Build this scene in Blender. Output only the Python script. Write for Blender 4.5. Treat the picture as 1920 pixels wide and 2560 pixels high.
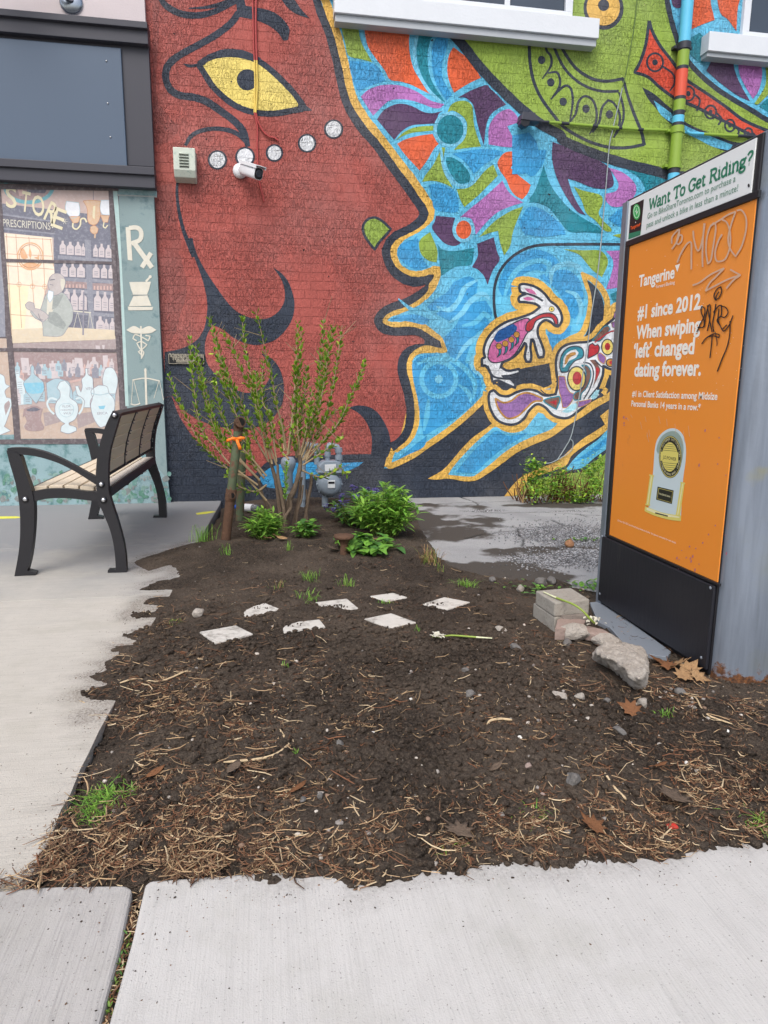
import bpy, bmesh, math, random
import numpy as np
from mathutils import Vector, Matrix
from mathutils.geometry import tessellate_polygon

for o in list(bpy.data.objects): bpy.data.objects.remove(o)
SC = bpy.context.scene
COL = SC.collection

# ------------------------------------------------------------ camera, light
CAM_H = 1.12
FOC = 1725.6                                   # focal length in pixels of the 1920 x 2560 photograph
YAW, PITCH, ROLL = 0.170093, 0.183517, -0.009764
def cam_axes(yaw, pitch, roll):
    cy, sy, cp, sp = math.cos(yaw), math.sin(yaw), math.cos(pitch), math.sin(pitch)
    f = np.array([sy*cp, cy*cp, -sp]); r = np.array([cy, -sy, 0.0]); d = np.cross(f, r)
    c, s = math.cos(roll), math.sin(roll)
    return np.array([c*r+s*d, -s*r+c*d, f])
AXES = cam_axes(YAW, PITCH, ROLL)
EYE = np.array([0.0, 0.0, CAM_H])
cam_d = bpy.data.cameras.new('camera'); cam = bpy.data.objects.new('camera', cam_d); COL.objects.link(cam)
r_, d_, f_ = AXES
m = Matrix(((r_[0], -d_[0], -f_[0], 0), (r_[1], -d_[1], -f_[1], 0), (r_[2], -d_[2], -f_[2], CAM_H), (0, 0, 0, 1)))
cam.matrix_world = m
cam_d.sensor_fit = 'VERTICAL'; cam_d.sensor_height = 36.0; cam_d.sensor_width = 27.0
cam_d.lens = 36.0*FOC/2560; cam_d.clip_start = 0.05; cam_d.clip_end = 2000
SC.camera = cam

W_ = bpy.data.worlds.new('World'); SC.world = W_; W_.use_nodes = True
nt = W_.node_tree; nt.nodes.clear()
SUN_EL, SUN_ROT = math.radians(52), math.radians(202)      # behind the camera, high
sky = nt.nodes.new('ShaderNodeTexSky'); sky.sky_type = 'NISHITA'; sky.sun_disc = False
sky.sun_elevation = SUN_EL; sky.sun_rotation = SUN_ROT
sky.air_density = 1.0; sky.dust_density = 4.0; sky.ozone_density = 1.0
hs = nt.nodes.new('ShaderNodeHueSaturation'); hs.inputs['Saturation'].default_value = 0.72
bg = nt.nodes.new('ShaderNodeBackground'); bg.inputs['Strength'].default_value = 0.15
wo = nt.nodes.new('ShaderNodeOutputWorld')
nt.links.new(sky.outputs[0], hs.inputs['Color']); nt.links.new(hs.outputs[0], bg.inputs['Color']); nt.links.new(bg.outputs[0], wo.inputs['Surface'])
sun_d = bpy.data.lights.new('sun', 'SUN'); sun = bpy.data.objects.new('sun', sun_d); COL.objects.link(sun)
sun_d.energy = 1.1; sun_d.angle = math.radians(40); sun_d.color = (1.0, 0.985, 0.96)
SUN_AZ = math.radians(202)                      # clockwise from +Y
sd = Vector((math.sin(SUN_AZ)*math.cos(SUN_EL), math.cos(SUN_AZ)*math.cos(SUN_EL), math.sin(SUN_EL)))
sun.rotation_euler = sd.to_track_quat('Z', 'Y').to_euler()
vs = SC.view_settings; vs.view_transform = 'Standard'; vs.look = 'None'; vs.gamma = 1.0; vs.exposure = 0.44
vs.use_curve_mapping = False
SC.render.engine = 'CYCLES'
SC.cycles.max_bounces = 5; SC.cycles.diffuse_bounces = 3; SC.cycles.glossy_bounces = 2
SC.cycles.transparent_max_bounces = 4; SC.cycles.caustics_reflective = False; SC.cycles.caustics_refractive = False
SC.cycles.use_denoising = True

# ------------------------------------------------------------ photograph pixel -> point in the place
def ray(x, y):
    return AXES.T @ np.array([(x-960)/FOC, (y-1280)/FOC, 1.0])
def G(x, y, z=0.0):                              # on the ground
    d = ray(x, y); p = EYE + d*(z-CAM_H)/d[2]; return Vector(p)
def at_y(x, y, Y):                               # on a plane parallel to the wall
    d = ray(x, y); p = EYE + d*Y/d[1]; return Vector(p)
def at_x(x, y, X):                               # on a plane square to the wall
    d = ray(x, y); p = EYE + d*X/d[0]; return Vector(p)
WALL_Y = 6.71
SHOP_Y = WALL_Y-0.055
# crops of the photograph the outlines were read from: left, top, enlargement
CROP = {'A': (380, 0, 2.1829), 'B': (840, 0, 2.9625), 'C': (1280, 0, 2.5922), 'D': (380, 600, 2.1829), 'E': (900, 560, 2.5136),
        'F': (1460, 320, 3.2522), 'K': (1300, 960, 2.6758), 'H': (0, 440, 2.572), 'N': (0, 960, 2.9625), 'J': (1240, 720, 4.8794),
        'U': (0, 440, 5.53), 'V': (0, 840, 5.53), 'L': (900, 760, 4.3658), 'M': (1540, 340, 4.3658), 'S': (500, 780, 3.6065),
        'T': (500, 960, 2.9625), 'Q': (980, 1120, 2.8603), 'Z': (0, 1380, 2.572), 'Y': (440, 1420, 2.0738), 'X': (1120, 1600, 2.0738),
        'P': (0, 0, 1.0), 'R': (0, 0, 3.456)}
def px(crop, s):
    ox, oy, k = CROP[crop]
    return [(ox+float(a.split(',')[0])/k, oy+float(a.split(',')[1])/k) for a in s.split()]

# ------------------------------------------------------------ objects
def tag(o, label=None, cat=None, group=None, kind=None):
    if label: o['label'] = label
    if cat: o['category'] = cat
    if group: o['group'] = group
    if kind: o['kind'] = kind
    return o
def empty(name, loc, label=None, cat=None, group=None, rz=0.0):
    o = bpy.data.objects.new(name, None); COL.objects.link(o); o.location = loc; o.rotation_euler.z = rz
    o.empty_display_size = 0.05
    return tag(o, label, cat, group)
class MB:
    """Collects faces; build() links them as ONE mesh object (world coordinates; a parent's place is taken off)."""
    def __init__(self): self.v = []; self.f = []; self.mi = []; self.mats = []; self.sm = []
    def mat(self, m):
        if m not in self.mats: self.mats.append(m)
        return self.mats.index(m)
    def add(self, vs_, fs, m, smooth=False):
        b = len(self.v); self.v.extend([tuple(p) for p in vs_]); i = self.mat(m)
        for f in fs: self.f.append(tuple(b+k for k in f)); self.mi.append(i); self.sm.append(smooth)
    def poly(self, pts, m, want=None):
        pts = [Vector(p) for p in pts]
        tris = tessellate_polygon([pts])
        fs = []
        for t in tris:
            if want is not None:
                n = (pts[t[1]]-pts[t[0]]).cross(pts[t[2]]-pts[t[0]])
                if n.dot(want) < 0: t = (t[0], t[2], t[1])
            fs.append(tuple(t))
        self.add(pts, fs, m)
    def box(self, lo, hi, m, M=None):
        x0, y0, z0 = lo; x1, y1, z1 = hi
        p = [Vector(q) for q in ((x0,y0,z0),(x1,y0,z0),(x1,y1,z0),(x0,y1,z0),(x0,y0,z1),(x1,y0,z1),(x1,y1,z1),(x0,y1,z1))]
        if M is not None: p = [M @ q for q in p]
        self.add(p, [(0,3,2,1),(4,5,6,7),(0,1,5,4),(1,2,6,5),(2,3,7,6),(3,0,4,7)], m)
    def prism(self, pts, vec, m, smooth=False):
        """closed outline (3D points) pushed along vec"""
        pts = [Vector(p) for p in pts]; vec = Vector(vec); n = len(pts)
        tris = tessellate_polygon([pts])
        nn = Vector((0, 0, 0))
        for i in range(n): nn += pts[i].cross(pts[(i+1) % n])
        if nn.dot(vec) < 0: pts.reverse(); tris = tessellate_polygon([pts])
        top = [p+vec for p in pts]
        fs = []
        for t in tris:
            a, b, c = t
            nrm = (pts[b]-pts[a]).cross(pts[c]-pts[a])
            if nrm.dot(vec) > 0: fs.append((c, b, a)); fs.append((a+n, b+n, c+n))
            else: fs.append((a, b, c)); fs.append((c+n, b+n, a+n))
        self.add(pts+top, fs, m)
        sides = [(i, (i+1) % n, (i+1) % n+n, i+n) for i in range(n)]
        self.add(pts+top, sides, m, smooth)
    def tube(self, pts, rad, m, n=8, caps=True, smooth=True):
        pts = [Vector(p) for p in pts]
        if not hasattr(rad, '__len__'): rad = [rad]*len(pts)
        vs_, fs = [], []; prev = None
        for i, p in enumerate(pts):
            t = (pts[min(i+1, len(pts)-1)]-pts[max(i-1, 0)])
            if t.length < 1e-9: t = Vector((0, 0, 1))
            t.normalize()
            if prev is None: a = t.cross(Vector((0, 0, 1)) if abs(t.z) < .9 else Vector((1, 0, 0))).normalized()
            else:
                a = prev-t*prev.dot(t)
                a = a.normalized() if a.length > 1e-6 else t.orthogonal().normalized()
            prev = a; b = t.cross(a)
            for k in range(n):
                th = 2*math.pi*k/n; vs_.append(p+(a*math.cos(th)+b*math.sin(th))*rad[i])
        for i in range(len(pts)-1):
            for k in range(n):
                fs.append((i*n+k, i*n+(k+1) % n, (i+1)*n+(k+1) % n, (i+1)*n+k))
        self.add(vs_, fs, m, smooth)
        if caps:
            self.add(vs_[:n], [tuple(reversed(range(n)))], m); self.add(vs_[-n:], [tuple(range(n))], m)
    def lathe(self, prof, M, m, n=16, smooth=True):
        vs_, fs = [], []
        for r, z in prof:
            for k in range(n):
                th = 2*math.pi*k/n; vs_.append(M @ Vector((r*math.cos(th), r*math.sin(th), z)))
        for i in range(len(prof)-1):
            for k in range(n): fs.append((i*n+k, i*n+(k+1) % n, (i+1)*n+(k+1) % n, (i+1)*n+k))
        self.add(vs_, fs, m, smooth)
    def ico(self, c, r, m, rng=None, amp=0.0, sub=1, squash=(1, 1, 1), rot=None, smooth=False):
        vs_, fs = ICO[sub]
        out = []
        for v in vs_:
            k = 1+(rng.uniform(-amp, amp) if rng else 0)
            q = Vector((v[0]*squash[0], v[1]*squash[1], v[2]*squash[2]))*r*k
            if rot is not None: q = rot @ q
            out.append(Vector(c)+q)
        self.add(out, fs, m, smooth)
    def build(self, name, parent=None, bevel=0.0, segs=2, label=None, smooth_angle=None):
        me = bpy.data.meshes.new(name)
        off = Vector((0, 0, 0)); inv = None
        if parent is not None: inv = world_of(parent).inverted()
        vs_ = self.v if inv is None else [tuple(inv @ Vector(p)) for p in self.v]
        me.from_pydata(vs_, [], self.f)
        for mm in self.mats: me.materials.append(mm)
        me.polygons.foreach_set('material_index', self.mi)
        me.polygons.foreach_set('use_smooth', self.sm)
        me.update()
        o = bpy.data.objects.new(name, me); COL.objects.link(o)
        if parent is not None: o.parent = parent
        if bevel:
            w = o.modifiers.new('weld', 'WELD'); w.merge_threshold = 0.0002
            b = o.modifiers.new('bevel', 'BEVEL'); b.width = bevel; b.segments = segs; b.limit_method = 'ANGLE'; b.angle_limit = math.radians(35)
            b.use_clamp_overlap = True; b.harden_normals = False
        if label: o['label'] = label
        return o
def world_of(o):
    M = Matrix.LocRotScale(o.location, o.rotation_euler, o.scale)
    return M if o.parent is None else world_of(o.parent) @ M
def _ico(sub):
    bm = bmesh.new(); bmesh.ops.create_icosphere(bm, subdivisions=sub, radius=1.0)
    bm.verts.ensure_lookup_table(); bm.verts.index_update()
    r = ([tuple(v.co) for v in bm.verts], [tuple(v.index for v in f.verts) for f in bm.faces]); bm.free(); return r
ICO = {k: _ico(k) for k in (1, 2, 3, 4)}

# ------------------------------------------------------------ smooth outlines
def smooth(pts, closed=True, n=6, corner=62):
    """Catmull-Rom through the points; corners sharper than `corner` degrees stay corners."""
    P = [np.array(p, float) for p in pts]; N = len(P)
    if N < 3: return [tuple(p) for p in P]
    def turn(i):
        a = P[i]-P[(i-1) % N]; b = P[(i+1) % N]-P[i]
        la, lb = np.linalg.norm(a), np.linalg.norm(b)
        if la < 1e-9 or lb < 1e-9: return 0
        return math.degrees(math.acos(max(-1, min(1, float(a @ b)/(la*lb)))))
    sharp = [(turn(i) > corner) or (not closed and i in (0, N-1)) for i in range(N)]
    out = []
    for i in range(N if closed else N-1):
        p1, p2 = P[i], P[(i+1) % N]
        p0 = P[(i-1) % N] if not sharp[i] else 2*p1-p2
        p3 = P[(i+2) % N] if not sharp[(i+1) % N] else 2*p2-p1
        for k in range(n):
            t = k/n
            out.append(tuple(0.5*((2*p1)+(-p0+p2)*t+(2*p0-5*p1+4*p2-p3)*t*t+(-p0+3*p1-3*p2+p3)*t**3)))
    if not closed: out.append(tuple(P[-1]))
    return out
def ribbon(pts, w, n=6, wob=0.0, rng=random.Random(3), corner=80):
    """centre line (2D) with width(s) -> closed outline"""
    if not hasattr(w, '__len__'): w = [w]*len(pts)
    q = smooth([(p[0], p[1], ww) for p, ww in zip(pts, w)], closed=False, n=n, corner=corner) if len(pts) > 2 else [(p[0], p[1], ww) for p, ww in zip(pts, w)]
    L, Rr = [], []
    for i, (x, y, ww) in enumerate(q):
        a = q[max(i-1, 0)]; b = q[min(i+1, len(q)-1)]
        dx, dy = b[0]-a[0], b[1]-a[1]; l = math.hypot(dx, dy) or 1
        k = 1+(rng.uniform(-wob, wob) if wob else 0)
        nx, ny = -dy/l*ww*k/2, dx/l*ww*k/2
        L.append((x+nx, y+ny)); Rr.append((x-nx, y-ny))
    return L, Rr
class Chart:
    """A flat surface that carries painting: outlines are put on it as thin coats, `level` coats up."""
    def __init__(self, fn, normal, coat=0.0006): self.fn = fn; self.n = Vector(normal); self.coat = coat; self.mb = MB(); self.i = 0; self.step = 1.2e-5
    def P(self, p, lev): return self.fn(p[0], p[1])+self.n*(self.coat*lev+self.i*self.step)
    def fill(self, crop, s, m, lev, sm=True, corner=62, n=5):
        pts = px(crop, s) if isinstance(s, str) else s
        if sm: pts = smooth(pts, True, n, corner)
        self.i += 1
        self.mb.poly([self.P(p, lev) for p in pts], m, self.n)
    def stroke(self, crop, s, w, m, lev, wob=0.05, n=6, closed=False, corner=80):
        """w in photograph pixels"""
        pts = px(crop, s) if isinstance(s, str) else s
        if closed: pts = list(pts)+[pts[0]]
        L, R = ribbon(pts, w, n=n, wob=wob, corner=corner)
        self.i += 1; e = self.n*1.5e-6
        vs_ = [self.P(p, lev)+e*j for j, p in enumerate(L)]+[self.P(p, lev)+e*j for j, p in enumerate(R)]; k = len(L); fs = []
        for i in range(k-1):
            f = (i, i+1, k+i+1, k+i)
            a, b, c = vs_[f[0]], vs_[f[1]], vs_[f[2]]
            if (b-a).cross(c-a).dot(self.n) < 0: f = tuple(reversed(f))
            fs.append(f)
        self.mb.add(vs_, fs, m)
    def outline(self, crop, s, w, m, lev, corner=62, n=5):
        pts = px(crop, s) if isinstance(s, str) else s
        pts = smooth(pts, True, n, corner)
        pts = pts+[pts[0]]
        self.stroke('P', pts, w, m, lev, wob=0.06, n=1, corner=200)
    def disc(self, crop, cx, cy, rx, ry, m, lev, n=28):
        ox, oy, k = CROP[crop]
        self.i += 1
        pts = [(ox+(cx+rx*math.cos(2*math.pi*i/n))/k, oy+(cy+ry*math.sin(2*math.pi*i/n))/k) for i in range(n)]
        self.mb.poly([self.P(p, lev) for p in pts], m, self.n)
    def ring(self, crop, cx, cy, rx, ry, w, m, lev, n=32):
        ox, oy, k = CROP[crop]
        pts = [(ox+(cx+rx*math.cos(2*math.pi*i/n))/k, oy+(cy+ry*math.sin(2*math.pi*i/n))/k) for i in range(n+1)]
        self.stroke('P', pts, w, m, lev, n=1, corner=200)

# ------------------------------------------------------------ lettering
_letter_cache = {}
def letters(s, bold=0.0, shear=0.0):
    """flat letter faces: unit cap size, returns verts2d, faces, width"""
    key = (s, bold, shear)
    if key in _letter_cache: return _letter_cache[key]
    c = bpy.data.curves.new('t', 'FONT'); c.body = s; c.size = 1.0; c.offset = bold; c.shear = shear; c.resolution_u = 3
    o = bpy.data.objects.new('t', c); COL.objects.link(o)
    bpy.context.view_layer.update()
    dg = bpy.context.evaluated_depsgraph_get()
    me = bpy.data.meshes.new_from_object(o.evaluated_get(dg))
    v = [(p.co.x, p.co.y) for p in me.vertices]; f = [tuple(p.vertices) for p in me.polygons]
    bpy.data.objects.remove(o); bpy.data.curves.remove(c); bpy.data.meshes.remove(me)
    xs = [p[0] for p in v]; _letter_cache[key] = (v, f, min(xs), max(xs)); return _letter_cache[key]
def put_text(mb, s, p0, p1, up, m, normal, bold=0.0, shear=0.0, height=None, warp=None):
    """writes s from p0 to p1 (3D baseline ends); height = size of a capital as share of natural size"""
    v, f, x0, x1 = letters(s, bold, shear)
    p0 = Vector(p0); p1 = Vector(p1); u = (p1-p0); k = u.length/(x1-x0); u.normalize(); up = Vector(up).normalized()
    ky = k if height is None else height
    pts = [p0+u*((x-x0)*k)+up*(y*ky) for x, y in v]
    fs = []
    for t in f:
        n = (pts[t[1]]-pts[t[0]]).cross(pts[t[2]]-pts[t[0]])
        fs.append(t if n.dot(Vector(normal)) > 0 else tuple(reversed(t)))
    mb.add(pts, fs, m)
# ------------------------------------------------------------ materials
def lin(c):
    return tuple(((x/255)/12.92 if x/255 <= 0.04045 else ((x/255+0.055)/1.055)**2.4) for x in c)
class NT:
    def __init__(self, name):
        self.m = bpy.data.materials.new(name); self.m.use_nodes = True; self.t = self.m.node_tree; self.t.nodes.clear()
        self.out = self.n('ShaderNodeOutputMaterial'); self.b = self.n('ShaderNodeBsdfPrincipled')
        self.l(self.b.outputs[0], self.out.inputs['Surface'])
    def n(self, t, **kw):
        x = self.t.nodes.new(t)
        for k, v in kw.items(): setattr(x, k, v)
        return x
    def l(self, a, b): self.t.links.new(a, b)
    def coord(self, kind='Object'):
        return self.n('ShaderNodeTexCoord').outputs[kind]
    def scale(self, v, s):
        q = self.n('ShaderNodeMapping'); q.inputs['Scale'].default_value = s; self.l(v, q.inputs['Vector']); return q.outputs[0]
    def noise(self, v, sc, det=3, rough=0.55, dist=0.0):
        q = self.n('ShaderNodeTexNoise'); q.inputs['Scale'].default_value = sc; q.inputs['Detail'].default_value = det
        q.inputs['Roughness'].default_value = rough; q.inputs['Distortion'].default_value = dist
        self.l(v, q.inputs['Vector']); return q.outputs['Fac']
    def ramp(self, f, stops):
        q = self.n('ShaderNodeValToRGB'); e = q.color_ramp.elements
        while len(e) < len(stops): e.new(0.5)
        for k, (p, c) in enumerate(stops):
            e[k].position = p; e[k].color = (c, c, c, 1) if not hasattr(c, '__len__') else (*c[:3], 1)
        self.l(f, q.inputs['Fac']); return q.outputs['Color']
    def math(self, op, a, b=None, clamp=False):
        q = self.n('ShaderNodeMath', operation=op, use_clamp=clamp)
        for i, x in enumerate((a, b)):
            if x is None: continue
            if isinstance(x, (int, float)): q.inputs[i].default_value = x
            else: self.l(x, q.inputs[i])
        return q.outputs[0]
    def mix(self, f, a, b, mode='MIX'):
        q = self.n('ShaderNodeMix', data_type='RGBA', blend_type=mode)
        for i, x in ((0, f), (6, a), (7, b)):
            if isinstance(x, (int, float)): q.inputs[i].default_value = x
            elif hasattr(x, '__len__'): q.inputs[i].default_value = (*x[:3], 1)
            else: self.l(x, q.inputs[i])
        return q.outputs[2]
    def bump(self, h, strength, dist, prev=None):
        q = self.n('ShaderNodeBump'); q.inputs['Strength'].default_value = strength; q.inputs['Distance'].default_value = dist
        self.l(h, q.inputs['Height'])
        if prev is not None: self.l(prev, q.inputs['Normal'])
        return q.outputs[0]
    def done(self, col=None, rough=None, normal=None, metal=None, spec=None):
        for k, v in (('Base Color', col), ('Roughness', rough), ('Normal', normal), ('Metallic', metal), ('Specular IOR Level', spec)):
            if v is None: continue
            s = self.b.inputs[k]
            if isinstance(v, (int, float)): s.default_value = v
            elif hasattr(v, '__len__'): s.default_value = (*v[:3], 1)
            else: self.l(v, s)
        return self.m

def plain(name, c, rough=0.6, var=0.12, sc=6.0, bump=0.0, bsc=60.0, metal=0.0, spec=0.4, dirt=None, dirt_at=0.6, stretch=None):
    """a painted / moulded / cut surface with a little wear"""
    q = NT(name); v = q.coord()
    if stretch: v = q.scale(v, stretch)
    base = lin(c)
    f = q.noise(v, sc, 4)
    col = q.mix(f, tuple(x*(1-var) for x in base), tuple(min(1, x*(1+var)) for x in base))
    if dirt is not None:
        g = q.ramp(q.noise(v, sc*2.3, 6, 0.65), [(dirt_at-0.06, 0.0), (dirt_at+0.06, 1.0)])
        col = q.mix(g, col, lin(dirt))
    nrm = q.bump(q.noise(v, bsc, 3), bump, 0.01) if bump else None
    return q.done(col, rough, nrm, metal, spec)

def brick_group():
    g = bpy.data.node_groups.new('painted_brick', 'ShaderNodeTree')
    g.interface.new_socket('Color', in_out='INPUT', socket_type='NodeSocketColor')
    k_ = g.interface.new_socket('Soot', in_out='INPUT', socket_type='NodeSocketFloat'); k_.default_value = 0.38
    g.interface.new_socket('Color', in_out='OUTPUT', socket_type='NodeSocketColor')
    g.interface.new_socket('Normal', in_out='OUTPUT', socket_type='NodeSocketVector')
    q = NT.__new__(NT); q.t = g
    gi = q.n('NodeGroupInput'); go = q.n('NodeGroupOutput')
    v = q.coord('Object')
    sep = q.n('ShaderNodeSeparateXYZ'); q.l(v, sep.inputs[0])
    comb = q.n('ShaderNodeCombineXYZ'); q.l(sep.outputs['X'], comb.inputs['X']); q.l(sep.outputs['Z'], comb.inputs['Y'])
    uv = comb.outputs[0]
    wob = q.n('ShaderNodeTexNoise'); wob.inputs['Scale'].default_value = 5.0; wob.inputs['Detail'].default_value = 3
    q.l(uv, wob.inputs['Vector'])
    vm = q.n('ShaderNodeVectorMath', operation='MULTIPLY_ADD'); q.l(wob.outputs['Color'], vm.inputs[0]); vm.inputs[1].default_value = (0.016, 0.016, 0); q.l(uv, vm.inputs[2])
    bt = q.n('ShaderNodeTexBrick'); q.l(vm.outputs[0], bt.inputs['Vector'])
    bt.inputs['Color1'].default_value = (0, 0, 0, 1); bt.inputs['Color2'].default_value = (1, 1, 1, 1); bt.inputs['Mortar'].default_value = (0.5, 0.5, 0.5, 1)
    bt.inputs['Scale'].default_value = 1.0; bt.inputs['Mortar Size'].default_value = 0.006; bt.inputs['Mortar Smooth'].default_value = 0.35
    bt.inputs['Brick Width'].default_value = 0.225; bt.inputs['Row Height'].default_value = 0.079; bt.inputs['Bias'].default_value = 0.0
    bt.offset = 0.5; bt.squash = 0.5; bt.squash_frequency = 6; bt.offset_frequency = 2
    mortar = bt.outputs['Fac']; rnd = bt.outputs['Color']
    # raked rug face: short upright scratches broken at every brick
    sc = q.scale(uv, (1.0, 0.30, 1.0))
    s1 = q.noise(sc, 70, 2, 0.55, 0.9)
    vor = q.n('ShaderNodeTexVoronoi'); vor.feature = 'DISTANCE_TO_EDGE'; vor.inputs['Scale'].default_value = 34
    q.l(q.scale(uv, (1.0, 0.55, 1.0)), vor.inputs['Vector'])
    s2 = q.ramp(vor.outputs['Distance'], [(0.0, 0.0), (0.10, 1.0)])
    groove = q.ramp(s1, [(0.40, 0.0), (0.53, 1.0)])
    # scratches only on some of the bricks, others are nearly smooth
    amt = q.ramp(q.noise(uv, 1.9, 3), [(0.36, 0.25), (0.56, 1.0)])
    rug = q.math('MULTIPLY', q.math('SUBTRACT', q.math('ADD', q.math('MULTIPLY', groove, 0.7), q.math('MULTIPLY', s2, 0.3)), 1.0), amt)
    h = q.math('ADD', q.math('MULTIPLY', mortar, -0.72), q.math('MULTIPLY', rug, 0.75))
    h = q.math('ADD', h, q.math('MULTIPLY', rnd, 0.30))
    nrm = q.bump(h, 1.0, 0.013)
    # paint: patchy coat, with the shade of the scratches put into the colour
    tone = q.ramp(q.noise(q.scale(uv, (1.0, .55, 1.0)), 3.1, 6, 0.65), [(0.3, 0.84), (0.7, 1.10)])
    tone2 = q.math('ADD', q.math('MULTIPLY', rnd, 0.07), 0.965)
    c = q.mix(1.0, gi.outputs[0], tone, 'MULTIPLY')
    mul = q.n('ShaderNodeMix', data_type='RGBA', blend_type='MULTIPLY'); mul.inputs[0].default_value = 1.0
    q.l(c, mul.inputs[6])
    cc = q.n('ShaderNodeCombineColor'); [q.l(tone2, cc.inputs[i]) for i in range(3)]
    q.l(cc.outputs[0], mul.inputs[7])
    groove_shade = q.math('MULTIPLY', q.math('MULTIPLY', rug, -1.0), q.ramp(q.noise(uv, 9, 4, 0.7), [(0.34, 0.25), (0.64, 1.0)]), True)
    c2 = q.mix(q.math('MULTIPLY', groove_shade, gi.outputs[1]), mul.outputs[2], (0.030, 0.030, 0.036))
    holes = q.ramp(q.noise(uv, 17, 2), [(0.245, 1.0), (0.262, 0.0)])
    chips = q.ramp(q.noise(uv, 31, 3, 0.6), [(0.27, 1.0), (0.285, 0.0)])
    c2 = q.mix(q.math('MULTIPLY', chips, 0.6), c2, (0.16, 0.09, 0.07))
    fade = q.ramp(q.noise(uv, 0.9, 5, 0.6), [(0.45, 0.0), (0.8, 0.22)])
    c2 = q.mix(fade, c2, (0.42, 0.40, 0.39))
    c3 = q.mix(holes, c2, (0.02, 0.018, 0.018))
    q.l(c3, go.inputs['Color']); q.l(nrm, go.inputs['Normal'])
    return g
BRICK = brick_group()
def brick(name, c, gain=1.0):
    q = NT(name); g = q.n('ShaderNodeGroup'); g.node_tree = BRICK
    g.inputs[0].default_value = (*[min(0.9, x*gain) for x in lin(c)], 1)
    g.inputs[1].default_value = 0.12 if name in ('brick_white', 'brick_straw') else 0.38
    q.l(g.outputs[0], q.b.inputs['Base Color']); q.l(g.outputs[1], q.b.inputs['Normal'])
    q.b.inputs['Roughness'].default_value = 0.62; q.b.inputs['Specular IOR Level'].default_value = 0.3
    return q.m
B = {k: brick('brick_'+k, c) for k, c in dict(
    red=(172, 88, 80), black=(54, 62, 76), straw=(236, 214, 118), yellow=(236, 188, 92), ochre=(196, 142, 66), sky=(104, 198, 236), azure=(64, 164, 222),
    pale=(126, 206, 238), teal=(34, 138, 158), plum=(92, 66, 102), orchid=(186, 120, 190), orange=(232, 104, 62), green=(150, 178, 74),
    white=(226, 229, 233), pink=(208, 112, 164), blood=(186, 52, 60), navy=(34, 92, 160), brown=(124, 92, 82), violet=(150, 108, 170), ice=(170, 222, 236),
    redor=(216, 82, 58), dust=(154, 82, 76)).items()}

def concrete(name, c, streak_axis, wear=0.5, greyed=False):
    q = NT(name); v = q.coord()
    st = (1, 0.03, 1) if streak_axis == 'Y' else (0.03, 1, 1)
    broom = q.noise(q.scale(v, st), 190, 3, 0.6)
    broom2 = q.noise(q.scale(v, st), 45, 2, 0.6)
    grain = q.noise(v, 260, 2, 0.6)
    big = q.noise(v, 1.1, 5, 0.6)
    base = lin(c)
    col = q.mix(big, tuple(x*0.86 for x in base), tuple(x*1.08 for x in base))
    col = q.mix(q.math('MULTIPLY', q.ramp(broom, [(0.30, 1.0), (0.50, 0.0)]), 0.30*wear), col, tuple(x*0.45 for x in base))
    col = q.mix(q.math('MULTIPLY', q.ramp(broom2, [(0.33, 1.0), (0.5, 0.0)]), 0.10), col, tuple(x*0.55 for x in base))
    pit = q.ramp(q.noise(v, 170, 3, 0.6), [(0.31, 1.0), (0.37, 0.0)])
    col = q.mix(q.math('MULTIPLY', pit, 0.6), col, (0.07, 0.062, 0.055))
    stain = q.ramp(q.noise(v, 2.7, 7, 0.68), [(0.50, 0.0), (0.72, 1.0)])
    col = q.mix(q.math('MULTIPLY', stain, 0.35), col, tuple(x*0.6 for x in base[:2])+(base[2]*0.52,))
    fine = q.ramp(q.noise(v, 12, 6, 0.7), [(0.45, 0.0), (0.75, 1.0)])
    col = q.mix(q.math('MULTIPLY', fine, 0.22), col, tuple(x*0.62 for x in base))
    gum = q.n('ShaderNodeTexVoronoi'); gum.inputs['Scale'].default_value = 3.2; q.l(v, gum.inputs['Vector'])
    gs = q.n('ShaderNodeSeparateColor'); q.l(gum.outputs['Color'], gs.inputs[0])
    spot = q.math('MULTIPLY', q.ramp(gum.outputs['Distance'], [(0.03, 1.0), (0.055, 0.0)]), q.ramp(gs.outputs[0], [(0.50, 0.0), (0.52, 0.6)]))
    col = q.mix(spot, col, (0.16, 0.13, 0.11))
    if greyed:
        # patchy cool grey, stronger towards the building
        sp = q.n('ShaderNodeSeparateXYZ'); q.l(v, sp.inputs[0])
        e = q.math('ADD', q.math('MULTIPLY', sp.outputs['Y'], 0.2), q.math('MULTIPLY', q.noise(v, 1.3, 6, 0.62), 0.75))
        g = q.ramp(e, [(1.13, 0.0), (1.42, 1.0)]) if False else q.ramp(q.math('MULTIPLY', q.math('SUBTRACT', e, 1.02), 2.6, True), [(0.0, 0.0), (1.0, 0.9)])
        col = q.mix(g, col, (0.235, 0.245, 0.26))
    h = q.math('ADD', q.math('MULTIPLY', broom, 0.6), q.math('MULTIPLY', grain, 0.5))
    n = q.bump(h, 0.55, 0.004)
    return q.done(col, 0.85, n, 0, 0.25)
M_FRONT = concrete('sidewalk_concrete', (195, 193, 190), 'Y')
M_FRONT2 = concrete('old_sidewalk_concrete', (180, 177, 174), 'Y', 1.2)
M_WALK = concrete('walkway_concrete', (192, 187, 178), 'X', 0.9, True)

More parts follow.
